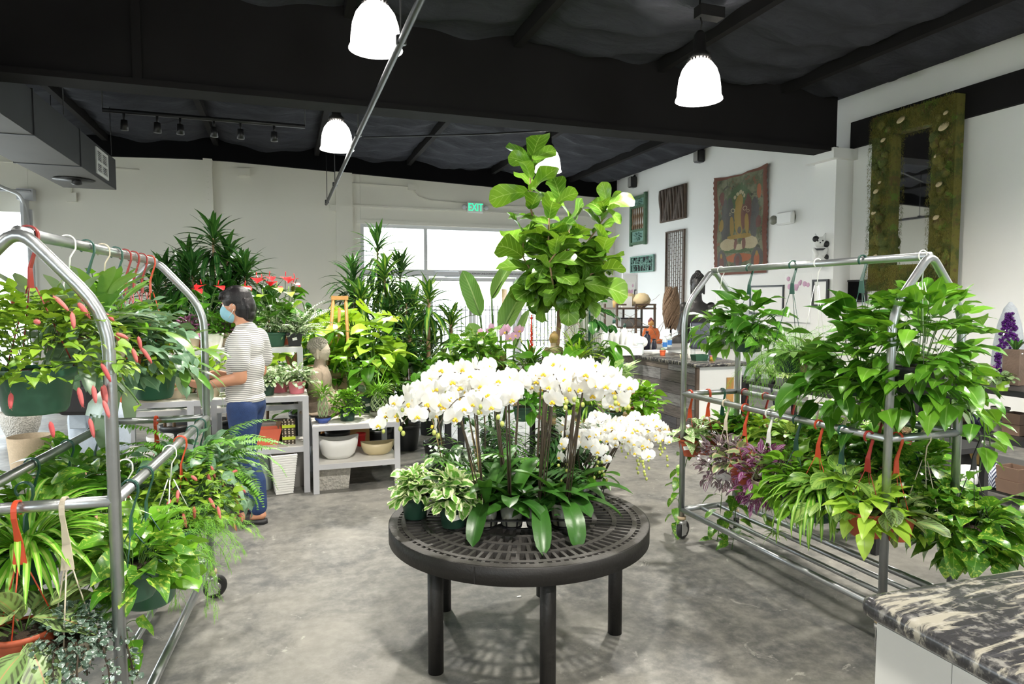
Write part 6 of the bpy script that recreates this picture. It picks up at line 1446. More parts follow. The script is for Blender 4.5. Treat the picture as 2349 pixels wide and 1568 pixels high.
# ficus on trellis, curly branches, willow-like hanging plant
t=plant('potted_rubber_plant','dark blue-green leaved climbing plant tied to a green stake right of the fig trunk',fl(1352,800,7.0),f_bush(60,.30,.42,.17,.10,'lf_dark','oval',phi=(-.6,1.4),lift=1.25,bend=.6)+f_bush(22,.12,.35,.13,.08,'lf_green','oval',lift=.75,nm='lower_foliage'),GP)
MB().cyl((0,0,.2),.012,1.75,6).build('green_stake','hook_green',t)
t=thing('curly_branches','tall bundle of bare curly willow branches by the right corner','branches',fl(1395,800,8.6))
m=MB()
for k in range(26):
    a=k*2.4;p=np.array([.05*math.cos(a),.05*math.sin(a),.1]);d=np.array([.12*math.cos(a),.12*math.sin(a),1.]);pts=[p]
    for q in range(26):
        d=d+NR.normal(0,.35,3)*[1,1,.4];d[2]=max(d[2],.1);d/=np.linalg.norm(d);p=p+d*.082;pts.append(p)
    m.tube(pts,np.linspace(.008,.002,len(pts)),4)
m.build('branches','bark',t);simplepot('tall_vase','grey vase holding the curly willow branches','vase',t.location,'pot_grey',.14,.5,'cup')
plant('potted_weeping_fig','pale fine-leaved weeping plant seen against the window below the fig crown',fl(1262,760,8.2),f_bush(520,.42,.75,.055,.016,'lf_hosta','lance',phi=(-.5,1.4),lift=1.0,bend=.8,ns=3),GP)
plant('potted_philodendron','leafy green floor plant at the foot of the log table, left',fl(1010,900,5.9),f_bush(80,.3,.45,.16,.12,'lf_green','heart',lift=.35),GP)
tag(MB().bx((-.1,-.02,0),(.1,.02,.3)).build('window_cling','pot_clear'),None) if False else None
# ---------------------------------------------------------------- right wall pieces
simple('teal_wood',(.09,.17,.10),.7,var=.5,scale=14,bump=.3);simple('teal_light',(.20,.36,.30),.7,var=.4,scale=20);simple('dark_wood',(.10,.065,.045),.65,var=.5,scale=10,bump=.3);simple('grey_wood',(.14,.11,.095),.7,var=.5,scale=10,bump=.4)
WX=XR-.035
def wframe(px0,py0,px1,py1,px2,py2): # three corners (near/far) -> y range & z range
    a=atx(px0,py0,WX);b=atx(px1,py1,WX);c=atx(px2,py2,WX);return a.y,b.y,(a.z+b.z)/2,c.z
# local frame: u along -Y (toward camera), v up ; thing at wall
def wthing(name,label,cat,ya,yb,zb,zt): return thing(name,label,cat,(WX,(ya+yb)/2,(zb+zt)/2))
# green baluster panel
ya,yb,zt,zb=wframe(1447,452,1483,446,1481,560);w=abs(ya-yb);h=zt-zb
t=wthing('carved_panel','green carved wooden panel with a row of balusters on the right wall','wall decoration',ya,yb,zb,zt)
m=MB();hw,hh=w/2,h/2
m.bx((-.03,-hw,-hh),(.03,-hw+.07,hh+.04)).bx((-.03,hw-.07,-hh),(.03,hw,hh+.04))
for z0,z1 in((-hh+.02,-hh+.08),(-hh*.42,-hh*.34),(hh*.52,hh*.60),(hh-.06,hh)): m.bx((-.03,-hw,z0),(.03,hw,z1))
m.build('frame','teal_wood',t)
m=MB()
for k in range(6):
    y=-hw+.11+k*(w-.22)/5;m.lathe([(.018,-hh*.34),(.026,-hh*.2),(.012,-hh*.1),(.020,.05),(.026,hh*.2),(.014,hh*.35),(.02,hh*.52)],8,c=(0,y,0))
m.build('balusters','cane',t)
m=MB()
for z0,z1 in((-hh+.08,-hh*.42),(hh*.60,hh-.06)):
    m.bx((.005,-hw+.07,z0),(.025,hw-.07,z1));zc_=(z0+z1)/2
    for k in range(8):
        a=k*PI/4;m.tube([(-.01,0,zc_),(-.015,.08*math.cos(a),zc_+.07*math.sin(a)),(-.01,.17*math.cos(a+.3),zc_+(z1-z0)*.4*math.sin(a+.3))],.012,5)
m.build('carved_inset','teal_light',t)
# dark carved abstract panel
ya,yb,zt,zb=wframe(1516,435,1574,422,1572,500);w=abs(ya-yb);h=zt-zb
t=wthing('carved_panel','dark brown carved panel with flowing vertical grooves on the right wall','wall decoration',ya,yb,zb,zt)
MB().box((.0,0,0),(.04,w,h)).build('backboard','dark_wood',t);m=MB()
for k in range(11):
    y=-w/2+.06+k*(w-.12)/10;ph_=k*1.3;m.tube([(-.035,y+.03*math.sin(ph_+z*5),z) for z in np.linspace(-h/2+.02,h/2-.02,14)],[.022+.012*math.sin(ph_+z*7) for z in np.linspace(-h/2,h/2,14)],7)
m.build('carving','grey_wood',t)
# lattice
ya,yb,zt,zb=wframe(1528,530,1571,526,1571,720);zb=1.15;w=abs(ya-yb);h=zt-zb
t=wthing('lattice_panel','tall dark geometric lattice screen on the right wall','wall decoration',ya,yb,zb,zt)
m=MB();m.bx((-.02,-w/2,-h/2),(.02,-w/2+.03,h/2)).bx((-.02,w/2-.03,-h/2),(.02,w/2,h/2)).bx((-.02,-w/2,h/2-.03),(.02,w/2,h/2)).bx((-.02,-w/2,-h/2),(.02,w/2,-h/2+.03));m.build('frame','dark_wood',t)
m=MB();ny_=9
for k in range(1,ny_): m.bx((-.004,-w/2+w*k/ny_-.008,-h/2),(.006,-w/2+w*k/ny_+.008,h/2))
for r in range(30):
    z=-h/2+.04+r*h/30.5
    for k in range(ny_):
        if (k+r)%2<1: m.bx((-.004,-w/2+w*k/ny_,z),(.006,-w/2+w*(k+1)/ny_,z+.012))
m.build('lattice_bars','dark_wood',t)
# small green openwork
ya,yb,zt,zb=wframe(1447,589,1500,583,1500,622);w=abs(ya-yb);h=zt-zb
t=wthing('carved_panel','small blue-green openwork panel of carved scrolls on the right wall','wall decoration',ya,yb,zb,zt)
MB().bx((-.02,-w/2,-h/2),(.02,w/2,-h/2+.03)).bx((-.02,-w/2,h/2-.03),(.02,w/2,h/2)).bx((-.02,-w/2,-h/2),(.02,-w/2+.03,h/2)).bx((-.02,w/2-.03,-h/2),(.02,w/2,h/2)).build('frame','teal_light',t)
MB().box((.022,0,0),(.006,w*.97,h*.97)).build('backing','black_plastic',t)
m=MB()
for k in range(46):
    y=R_.uniform(-w/2+.06,w/2-.06);z=R_.uniform(-h/2+.05,h/2-.05);r=R_.uniform(.03,.06);a0=R_.random()*6
    m.tube([(-.005,y+r*(1-q*.12)*math.cos(a0+q*.8),z+r*(1-q*.12)*math.sin(a0+q*.8)) for q in range(7)],.010,5)
m.tube([(-.004,-w/2+.02,0),(-.004,w/2-.02,0)],.012,5)
for y_ in np.linspace(-w/2+.1,w/2-.1,8).tolist(): m.tube([(-.004,y_,-h/2+.02),(-.004,y_,h/2-.02)],.010,5)
m.build('scrollwork','teal_light',t)
# hanging painted cloth (plain stand-in figure)
ya,yb,zt,zb=wframe(1640,408,1763,374,1762,618);zb=2.03;w=abs(ya-yb);h=zt-zb
def _m():
    n=NT('painted_cloth');x,y,z=n.sep(n.obj())[:3]
    a=n.noise(4,6,.6);c=n.mix(n.step(a,.4,.6),(.085,.105,.055),(.20,.205,.135));b=n.noise(9,4,.6,dist=1);c=n.mix(n.step(b,.58,.62),c,(.05,.055,.045))
    c=n.mix(n.mth('MULTIPLY',n.step(n.noise(6,3,.6,dist=2.),.60,.63),.7),c,(.24,.09,.05))
    dn=n.mth('MULTIPLY',n.mth('SUBTRACT',n.noise(11,3,.6),.5),.9)
    def el(c,cy,cz,ry,rz,col,hole=0):
        p=n.mth('DIVIDE',n.mth('SUBTRACT',y,cy*w),ry*w);q=n.mth('DIVIDE',n.mth('SUBTRACT',z,cz*h),rz*h)
        r=n.mth('ADD',n.mth('ADD',n.mth('MULTIPLY',p,p),n.mth('MULTIPLY',q,q)),dn);f=n.mth('SUBTRACT',1.,n.step(r,.9,1.05))
        if hole:f=n.mth('MULTIPLY',f,n.step(r,.45,.55))
        return n.mix(n.mth('MULTIPLY',f,.9),c,col)
    OC,CR,MR,OR,SL,GN=(.33,.21,.045),(.50,.42,.27),(.15,.05,.05),(.40,.11,.045),(.075,.075,.085),(.06,.12,.055)
    for q in ((.27,.05,.10,.22,SL),(-.27,.02,.09,.20,SL),(0,.14,.22,.24,GN),(.16,.08,.06,.18,SL),(-.16,.08,.06,.18,MR),(0,-.34,.24,.045,OR),(0,-.27,.27,.02,GN),(.33,-.36,.11,.11,SL),(-.33,-.36,.11,.11,SL),(0,-.37,.08,.08,SL),
        (.20,-.20,.15,.06,CR),(-.20,-.20,.15,.06,CR),(0,-.235,.10,.03,CR),(.07,-.20,.03,.06,MR),(-.09,-.20,.03,.06,MR),(0,.04,.11,.17,OC),(0,.19,.08,.09,OC),(.15,-.02,.035,.10,OC),(-.15,-.02,.035,.10,OC),(.09,-.13,.13,.022,OC),(-.09,-.13,.13,.022,OC),
        (-.085,.05,.035,.13,MR),(0,-.07,.05,.035,SL),(0,-.37,.04,.05,MR),(.33,-.37,.05,.07,MR),(-.33,-.37,.05,.07,OR),(.33,-.31,.025,.025,OC),(-.33,-.31,.025,.025,OC),(.34,.27,.05,.07,MR),(-.34,.27,.05,.07,OR),(.36,.0,.05,.06,OC),(-.36,-.02,.05,.06,MR)): c=el(c,*q)
    for q in ((.0,.30,.03,.02),(.05,.285,.025,.018),(-.05,.285,.025,.018),(.09,.255,.02,.02),(-.09,.255,.02,.02)): c=el(c,*q,CR)
    for q in ((.12,.13,.035,.022),(-.12,.13,.035,.022),(.17,.10,.02,.014),(-.17,.10,.02,.014)): c=el(c,*q,CR,1)
    ay=n.mth('ABSOLUTE',y);az_=n.mth('ABSOLUTE',z)
    e=n.mth('MAXIMUM',n.step(ay,w/2-.10,w/2-.09),n.step(az_,h/2-.08,h/2-.07));c=n.mix(e,c,(.17,.05,.035))
    c=n.mix(n.mth('MULTIPLY',n.noise(60,2),.45),c,(.17,.15,.11));return n.fin(n.bsdf(c,.9,0,n.bump(n.noise(5,4),.4,.02)))
MDEF['painted_cloth']=_m
simple('ochre_paint',(.42,.26,.04),.9,var=.3,scale=9);simple('cream_paint',(.62,.50,.30),.9,var=.25,scale=12);simple('maroon_paint',(.17,.045,.05),.9,var=.3);simple('orange_paint',(.52,.13,.04),.9,var=.3);simple('slate_paint',(.07,.07,.09),.9,var=.3)
t=wthing('painted_cloth_hanging','large faded painted cloth with red border and ochre seated figure on the right wall','wall hanging',ya,yb,zb,zt)
m=MB();ny_,nz_=40,60;V=[]
def cz_(y,z): return .018*math.sin(y*14+z*2.)*(.4+.6*max(0,z/h+.5))+.012*math.sin(y*5-z*7)
for i in range(ny_+1):
    for j in range(nz_+1):
        y=-w/2+w*i/ny_;z=-h/2+h*j/nz_;e=.012*math.sin(j*1.9) if i in(0,ny_) else 0;sag=-.05*math.sin(PI*i/ny_)*(j/nz_)**6;V.append((cz_(y,z),y+e,z+sag))
k=nz_+1;Q=[(i*k+j,(i+1)*k+j,(i+1)*k+j+1,i*k+j+1) for i in range(ny_) for j in range(nz_)]
m.add(V,Q);m.build('cloth','painted_cloth',t)
# cat-shaped wooden carving on pilaster side
c=atx(1893,575,XR-.33)
t=thing('cat_carving','white and black spotted wooden cat figure mounted beside the wall column','figurine',(XR-.36,7.36,atx(1891,608,7.1).z+.02),-PI/2-.7);t.scale=(.92,)*3
m=MB();ell(m,(0,0,.12),.07,.11,.12);ell(m,(0,0,.33),.06,.095,.085)
for s in(1,-1): limb(m,[(0,.05*s,.38),(0,.07*s,.46)],[.035,.012],8);ell(m,(.04,.07*s,.04),.05,.035,.04);limb(m,[(.03,.08*s,.22),(.08,.05*s,.14)],[.035,.03])
remesh(m,'body','white_plastic',t,.010,2)
m=MB();
for y,z in((.09,.30),(.085,.10),(-.06,.38)): m.ball((.02,y,z),.05,10,sx=.9)
m.box((.055,0,.22),(.02,.15,.03));m.ball((.058,.035,.35),.012,8).ball((.058,-.035,.35),.012,8).ball((.07,0,.32),.010,8);m.build('painted_spots','black_plastic',t)
MB().box((-.02,0,-.02),(.14,.2,.03)).build('wall_bracket','dark_wood',t)
# framed pictures low on the wall
for k,(px0,px1,py0,py1,lb) in enumerate([(1722,1796,657,720,'black-framed picture behind the first pothos of the right rack'),(1872,1908,645,700,'small black-framed certificate beside the wall column'),(1930,1985,645,690,'black shelf box on the wall right of the column')]):
    a=atx(px0,py0,XR-.03);b=atx(px1,py1,XR-.03)
    t=thing('framed_picture',lb,'picture',((XR-.03) if k!=1 else XR-.33,(a.y+b.y)/2 if k!=1 else 7.36,(a.z+b.z)/2));w=abs(a.y-b.y) if k!=1 else .26;h=abs(a.z-b.z)
    for c_,d_ in(((0,-w/2,0),(.03,.025,h)),((0,w/2,0),(.03,.025,h)),((0,0,h/2),(.03,w,.025)),((0,0,-h/2),(.03,w,.025))): pass
    MB().box((0,-w/2,0),(.03,.03,h)).box((0,w/2,0),(.03,.03,h)).box((0,0,h/2),(.03,w+.03,.03)).box((0,0,-h/2),(.03,w+.03,.03)).build('frame','black_plastic',t)
    MB().box((.005,0,0),(.01,w,h)).build('picture_sheet','paper' if k<2 else 'black_paint',t)
a=atx(1830,660,XR-.02);t=thing('picture','pale print with pink flowers on the right wall behind the asparagus fern','picture',(XR-.02,a.y,a.z-.15));MB().box((0,0,0),(.015,.55,.75)).build('print_sheet','paper',t);m=MB()
for k in range(14): m.ball((-.01,R_.uniform(-.22,.22),R_.uniform(.12,.3)),R_.uniform(.02,.045),8,sx=.1)
m.build('flower_motif','petal_pink',t)
# moss mirror
a=atx(2018,272,XR-.08);b=atx(2213,217,XR-.08);c=atx(2210,668,XR-.08);ya,yb=a.y,b.y;w=ya-yb;zt=(a.z+b.z)/2;zb=1.70;h=zt-zb
t=wthing('moss_mirror','tall mirror in a thick moss-covered frame on the right wall','mirror',ya,yb,zb,zt);t.location.x=XR-.135
bw=.29
def mossm(nm,k):
    def f():
        n=NT(nm);v=n.world();a=n.noise(5,5,.65,v);b=n.noise(9,4,.6,v,dist=1.);c=n.mix(n.step(a,.42,.56),(.045*k,.075*k,.008*k),(.17*k,.15*k,.02*k));c=n.mix(n.step(b,.56,.64),c,(.12*k,.07*k,.02*k));c=n.mix(n.step(n.noise(7,3,.5,v),.62,.68),c,(.12*k,.22*k,.02*k))
        return n.fin(n.bsdf(n.mix(n.mth('MULTIPLY',n.rnd(),.5),c,(.2*k,.2*k,.06*k)),.95,0,n.bump(n.noise(60,4,.6,v),.8,.02)))
    MDEF[nm]=f
mossm('moss_base',.9);mossm('moss_leaf',1.35)
m=MB()
def mb_(y0,y1,z0,z1): m.bx((-.06,y0,z0),(.07,y1,z1))
mb_(-w/2,-w/2+bw,-h/2,h/2);mb_(w/2-bw,w/2,-h/2,h/2);mb_(-w/2,w/2,h/2-bw*.9,h/2);mb_(-w/2,w/2,-h/2,-h/2+bw*1.1);m.build('frame','moss_base',t)
def mossy(y0,y1,z0,z1,n):
    P=np.stack([np.full(n,-.055),U(y0,y1,n),U(z0,z1,n)],-1);return P
m=MB();P=np.concatenate([mossy(-w/2-.0,-w/2+bw+.02,-h/2,h/2,8000),mossy(w/2-bw-.02,w/2+.02,-h/2,h/2,8000),mossy(-w/2,w/2,h/2-bw*.9-.02,h/2,4500),mossy(-w/2,w/2,-h/2,-h/2+bw*1.1,4500)])
fz=NR.random(len(P));cl=np.sin(P[:,1]*7)*np.sin(P[:,2]*5+P[:,1]*4);P[:,0]-=.02+.03*(cl+1)*.5
leaves(m,P,PI+NR.normal(0,1.,len(P)),NR.normal(-.2,.9,len(P)),U(.018,.045,len(P)),U(.002,.006,len(P)),bend=.6,prof='strap',ns=2)
m.build('moss','moss_leaf',t)
m=MB()
for k in range(60):
    s=1 if k%2 else -1;y=s*(w/2-bw*R_.uniform(.15,.9));z=R_.uniform(-h/2+.1,h/2-.08);m.ball((-.08,y,z),R_.uniform(.03,.08),8,sx=.5)
m.build('moss_clumps','moss_base',t)
for y,z,r in((0.12,h/2-.13,.07),(-w/2+.12,h/2-.35,.08),(w/2-.2,h/2-.32,.045),(w/2-.12,h/2-.95,.05),(-w/2+.15,h*.05,.05),(w/2-.1,-.1,.05),(-w/2+.17,-h*.12,.05),(-w/2+.1,h/2-.2,.04),(w/2-.14,-h*.3,.04),(-w/2+.2,h*.2,.035),(w/2-.17,h*.12,.03)): MB().lathe([(.001,.008),(r*.5,.007),(r*.8,0),(r*.6,-.006),(.001,-.003)],14,M=Matrix.Translation((-.10,y,z))@Matrix.Rotation(-PI/2+.5,4,'Y'),cap=False).build('shelf_fungus','cream_paint',t)
def _m():
    n=NT('mirror_glass');return n.fin(n.bsdf((.9,.9,.9),.02,1.))
MDEF['mirror_glass']=_m
MB().box((.03,0,0),(.01,w-.3,h-.3)).build('mirror_glass','mirror_glass',t)
# ---------------------------------------------------------------- checkout counter
def _m():
    n=NT('reclaimed_planks');x,y,z=n.sep(n.obj())[:3]
    row=n.mth('FLOOR',n.mth('MULTIPLY',z,7.6));off=n.mth('MULTIPLY',n.mth('FRACT',n.mth('MULTIPLY',row,.377)),1.6)
    yy=n.mth('DIVIDE',n.mth('ADD',y,off),1.15);cell=n.mth('FLOOR',yy)
    wn=n.nd('ShaderNodeTexWhiteNoise',{0:n.nd('ShaderNodeCombineXYZ',{0:row,1:cell}).outputs[0]},noise_dimensions='3D')
    v=n.nd('ShaderNodeMapping',{0:n.obj(),3:(1,3.,30.)}).outputs[0];g=n.noise(1.6,6,.65,v,dist=1.)
    c=n.mix(wn.outputs['Value'],(.13,.14,.19),(.33,.27,.22));c=n.mix(n.step(n.mth('FRACT',n.mth('MULTIPLY',wn.outputs['Value'],7.)),.7,.75),c,(.42,.41,.42));c=n.mix(n.mth('MULTIPLY',n.step(g,.35,.7),.6),c,(.07,.06,.055))
    fz=n.mth('FRACT',n.mth('MULTIPLY',z,7.6));fy=n.mth('FRACT',yy);gap=n.mth('MAXIMUM',n.mth('LESS_THAN',fz,.035),n.mth('LESS_THAN',fy,.006));c=n.mix(gap,c,(.01,.01,.01))
    return n.fin(n.bsdf(c,.8,0,n.bump(g,.4,.01)))
MDEF['reclaimed_planks']=_m
CX0=4.13;CY0=5.93;CY1=8.9;CW=.60;CH=.905
t=thing('checkout_counter','checkout counter clad in reclaimed grey-brown planks with white end panel','counter',(0,0,0))
MB().bx((CX0+.03,CY0+.03,0),(CX0+CW,CY1,CH-.04)).build('counter_body','wall_white',t)
MB().bx((CX0,CY0,0),(CX0+.03,CY1,CH-.04)).build('plank_cladding','reclaimed_planks',t)
MB().bx((CX0-.003,CY0-.003,0),(CX0+.034,CY0+.031,CH-.041)).build('corner_trim','dark_wood',t)
MB().bx((CX0+.40,CY0+.018,0),(CX0+.49,CY0+.03,.74)).build('wood_strip','wood_oak',t)
MB().bx((CX0+1.3,CY1-.7,0),(CX0+1.9,CY1+1.0,.80)).build('rear_cabinet','wall_white',t)
worktop('granite_worktop',[Vector((CX0-.04,CY0-.04,0)),Vector((CX0+CW+.05,CY0-.04,0)),Vector((CX0+CW+.05,CY1,0)),Vector((CX0-.04,CY1,0))],CH-.04,CH,'granite','speckled granite top of the checkout counter')
worktop('rear_worktop',[Vector((CX0+CW+.1,8.3,0)),Vector((6.6,8.3,0)),Vector((6.6,8.95,0)),Vector((CX0+CW+.1,8.95,0))],.86,.90,'pot_grey','grey desk top behind the checkout counter')
MB().bx((CX0+CW+.12,8.35,0),(6.55,8.9,.86)).build('desk_cabinet','wall_white')['label']='white desk cabinet below the grey rear worktop';bpy.data.objects['desk_cabinet']['category']='cabinet'
def ct(px,py,z=CH+.001): return atz(px,py,z)
# items on the counter
simple('clear_plastic',(.72,.80,.80),.15,var=.05);simple('label_blue',(.05,.22,.62),.4);simple('gloss_black',(.02,.02,.035),.2)
def bottle(label,loc,r,h,mat,cap,neck=.35,sprayer=None,lab=None,group=None):
    t=thing('bottle',label,'bottle',loc,-1.9,group);hb=h*(.72 if sprayer else .78)
    MB().lathe([(r*.9,0),(r,.01),(r,hb*.75),(r*.85,hb*.88),(r*neck,hb),(r*neck,hb+.012)],18).build('bottle_body',mat,t)
    if sprayer: MB().cyl((0,0,hb+.01),r*.42,.02,12).box((.012,0,hb+.045),(.05,.022,.03),bev=.006).tube([(.035,0,hb+.045),(.055,0,hb+.045)],.006,6).tube([(.02,0,hb+.03),(.032,0,hb+.0)],.004,5).build('trigger_head',cap,t)
    else: MB().cyl((0,0,hb+.01),r*neck*1.25,h*.10,12).build('bottle_cap',cap,t)
    if lab: MB().lathe([(r*1.01,hb*.2),(r*1.01,hb*.6)],18,cap=False).build('label_wrap',lab,t)
    return t
bottle('white spray bottle with bright orange trigger on the granite counter',ct(1586,822),.042,.27,'white_plastic','pot_orange',sprayer=1,lab='paper')
for k,(px,py,z,lb) in enumerate([(1398,790,.0,'white bottle at the left of the crowded end of the counter'),(1408,786,.12,'tall white bottle with green cap at the back of the counter'),(1418,792,.0,'white bottle in front of the green-capped one'),(1432,790,.10,'white spray bottle with green nozzle at the back of the counter'),(1444,795,.0,'round white jug on the crowded end of the counter'),(1388,800,.0,'slim white bottle nearest the curly branches')]):
    q=on(px,800,7.9-.12*k%.5,CH+.001);bottle(lb,Vector((q.x,q.y,CH+.001)),.05,.34+z,'white_plastic','hook_green' if k in(1,3) else 'white_plastic',sprayer=1 if k==3 else None)
t=thing('paper_box','flat white carton on the far end of the checkout counter','box',ct(1428,812),-.1);MB().box((0,0,.05),(.34,.42,.10)).build('box_body','paper',t);MB().box((0,0,.10),(.345,.425,.01)).build('box_lid','white_plastic',t)
t=thing('plastic_bag','crumpled white plastic bag heaped on the counter','bag',ct(1452,806));m=MB()
for k in range(9): ell(m,(R_.uniform(-.09,.09),R_.uniform(-.12,.12),.07+R_.uniform(0,.12)),.07,.08,.07)
remesh(m,'bag_body','white_plastic',t,.02,1)
t=trough('planter','small green rectangular planter with tiny succulents on the counter edge',ct(1447,801)+Vector((-.0,0,0)),'pot_green',.13,.09,.05,.85)
m=MB();P,az,ph=dome(60,.05,.04);P[:,2]+=.04;leaves(m,P,az,ph,.022,.01,prof='oval',ns=3);m.build('succulents','lf_bright',t)
bottle('clear plastic tub bottle beside the green planter on the counter',ct(1468,812),.045,.16,'clear_plastic','clear_plastic',neck=.8)
bottle('clear water bottle with blue label on the counter',ct(1525,800),.033,.2,'clear_plastic','white_plastic',lab='label_blue')
bottle('second clear water bottle with blue label, slightly behind',ct(1536,796),.033,.22,'clear_plastic','white_plastic',lab='label_blue')
bottle('glossy dark purple bottle in front of the orange buddha',ct(1484,800),.05,.27,'gloss_black','gloss_black')
bottle('small dark bottle at the knees of the orange buddha',ct(1500,802),.032,.16,'gloss_black','gloss_black',neck=.6)
plant('potted_cactus','tiny cactus in orange-red pot on the granite counter',ct(1520,815),[('cactus',MB().ball((0,0,.015),.028,14,sz=.8),'lf_air')],('pot_orange',.038,.065,'plain'))
t=trough('planter','oval green glazed ceramic planter on the counter corner',ct(1604,826),'pot_green',.17,.11,.065,.85)
plant('potted_variegated_plant','cup-sized cream pot beside the spray bottle on the counter',ct(1566,822),[('sprig',f_grass(8,.03,.004)[0][1],'lf_green')],('cream_glaze',.035,.05,'cup'))
t=thing('paper_stack','stack of papers and pads on the counter beside the cactus','papers',ct(1500,808),.3);MB().box((0,0,.012),(.30,.22,.024)).build('sheets','paper',t)
t=thing('small_jar','small amber glass jar near the counter corner','jar',ct(1633,828));MB().cyl((0,0,0),.025,.05,12).build('jar_body','ochre_paint',t);MB().cyl((0,0,.05),.027,.01,12).build('jar_lid','pot_pink',t)
buddha('terracotta orange seated buddha statue on the checkout counter',ct(1502,790)+Vector((.08,.25,0)),-PI/2-.3,.46,'orange_paint','wood_oak','maroon_paint',False)
# monitor, black bag
t=thing('computer_monitor','black computer monitor seen from behind on the checkout counter','monitor',Vector((4.62,6.35,CH)),-.35);MB().box((0,0,.27),(.50,.04,.30),bev=.01).build('screen_housing','gloss_black',t);MB().box((0,.03,.1),(.06,.04,.2)).box((0,.03,.008),(.2,.16,.015)).build('monitor_stand','gloss_black',t)
# tall dark buddha & root sculpture on stands behind
t=thing('display_table','low black table carrying the large dark buddha statue','table',(6.45,8.95,0));MB().bx((-.5,.0,.72),(.5,.8,.76)).build('table_top','black_plastic',t)
for x in(-.48,.44):
    for y in(.02,.74): MB().bx((x,y,0),(x+.04,y+.04,.72)).build('leg','black_plastic',t)
simple('bronze',(.045,.043,.042),.5,.3,var=.4,scale=10,bump=.3)
q=aty(1598,800,9.35)
big_=buddha('large dark bronze seated buddha with one raised hand, behind the right rack end',Vector((6.5,9.35,.762)),-PI/2-.55,1.5,'bronze','bronze','bronze',True,raised=True)
big_.scale=(1.3,1.15,1.5)
t=thing('root_sculpture','brown matted root ball sculpture on a stand before the lattice screen','sculpture',Vector((5.9,9.2,0)))
m=MB();
for k in range(90):
    a=R_.random()*6.28;z0=R_.uniform(1.1,1.25);r=.13;m.tube([(r*math.cos(a+q*.5)*(.6+.4*math.sin(q/5*PI)),r*math.sin(a+q*.5)*(.6+.4*math.sin(q/5*PI)),z0+q*.11) for q in range(6)],.012,5)
m.ball((0,0,1.42),.12,12,sz=2.);m.build('roots','bark',t);MB().cyl((0,0,0),.015,1.2,8).bx((-.15,-.15,0),(.15,.15,.03)).build('stand','black_plastic',t)
# back shelf cart
t=thing('shelf_cart','dark wood open shelf unit behind the counter','shelf unit',(5.5,10.3,0))
for x in(0,.38,.76):
    for y in(0,.46): MB().bx((x,y,0),(x+.035,y+.035,1.52)).build('post','dark_wood',t)
for z in(.5,1.08,1.42): MB().bx((0,0,z),(.80,.5,z+.03)).build('shelf_board','dark_wood',t)
MB().bx((.38,0,1.49),(.80,.03,1.52)).bx((0,0,1.49),(.2,.03,1.52)).build('rail','dark_wood',t)
t=thing('round_vase','pale round stone vase on the top of the shelf unit','vase',(6.13,10.52,1.452));MB().lathe([(.06,0),(.14,.06),(.16,.14),(.11,.23),(.05,.26)],24).build('vase_body','cream_paint',t)
t=thing('gift_bag','white paper bag on the upper shelf of the shelf unit','bag',(5.80,10.52,1.452));MB().box((0,0,.10),(.2,.12,.2)).build('bag_body','paper',t)
t=thing('potted_twig','small brown pot with a sprig left of the white paper bag','potted plant',(5.58,10.5,1.452));pot(t,'gold_stone',.05,.13,'cup')
t=thing('storage_crate','grey crate of papers on the lower shelf of the shelf unit','crate',(5.85,10.55,1.112));MB().bx((-.2,-.15,0),(.2,.15,.14)).build('crate_body','pot_grey',t);MB().bx((-.21,-.16,.14),(.21,.16,.155)).build('crate_rim','black_plastic',t)
t=thing('wall_mirror','small mirror leaning against the wall above the shelf unit','mirror',(6.02,10.75,1.452));MB().bx((-.16,0,0),(.16,.03,.62)).build('mirror_frame','grey_frame',t);MB().bx((-.13,-.003,.03),(.13,.0,.59)).build('mirror_glass','mirror_glass',t)
# dark tables with seedlings behind the right rack, broom
t=thing('black_bench','long black plant bench behind the right rack','display bench',(0,0,0))
for x0,y0,x1,y1,z in((5.0,4.6,5.75,6.3,.66),(4.95,4.55,5.8,6.35,.24)): MB().bx((x0,y0,z-.04),(x1,y1,z)).build('bench_shelf','black_plastic',t)
for x in(5.0,5.7):
    for y in(4.62,6.23): MB().bx((x,y,0),(x+.05,y+.05,.64)).build('leg','black_plastic',t)
NR=np.random.default_rng(9)
k=0
vn=[('lf_hosta','cream-striped seedling in black cell pot'),('lf_spider','striped spider seedling in black cell pot'),('lf_njoy','white-edged seedling in black cell pot'),('lf_green','dark green seedling in black cell pot')]
proto={}
pos=['leftmost of the seedling row behind the right rack','second of the seedling row behind the right rack','third of the seedling row','fourth of the seedling row','fifth of the seedling row','sixth of the seedling row','seventh of the seedling row','eighth of the seedling row','ninth of the seedling row','tenth of the seedling row','eleventh of the seedling row','nearest of the seedling row']
for j in range(12):
    x=5.1+.1*(j%2);y=6.15-.12*j;mt,lb=vn[j%4]
    if j%4 not in proto: proto[j%4]=plant('potted_seedling',lb+', '+pos[j],Vector((x,y,.661)),f_bush(40,.07,.09,.08,.025,mt,'lance',phi=(.1,1.4)),('pot_black',.04,.08,'cup'),group='seedlings on the black bench')
    else: dup(proto[j%4],Vector((x,y,.661)),rz=j,label=lb+', '+pos[j],group='seedlings on the black bench')
for (x,y,mt,pm,r,lb) in((5.35,5.75,'lf_njoy','pot_orange',.07,'white-edged plant in orange pot among the seedlings on the black bench'),(5.35,5.35,'lf_green','pot_black',.08,'plant in tagged black pot among the seedlings on the black bench'),(5.4,4.95,'lf_bright','pot_terra',.08,'bright green plant in terracotta pot on the black bench'),(5.45,6.05,'lf_hosta','pot_black',.07,'cream-leaved plant at the back left of the black bench')):
    plant('potted_green_plant',lb,Vector((x,y,.661)),f_bush(50,.12,.13,.09,.05,mt,'oval',phi=(0,1.4)),(pm,r,.11,'plain'),tagp=True)
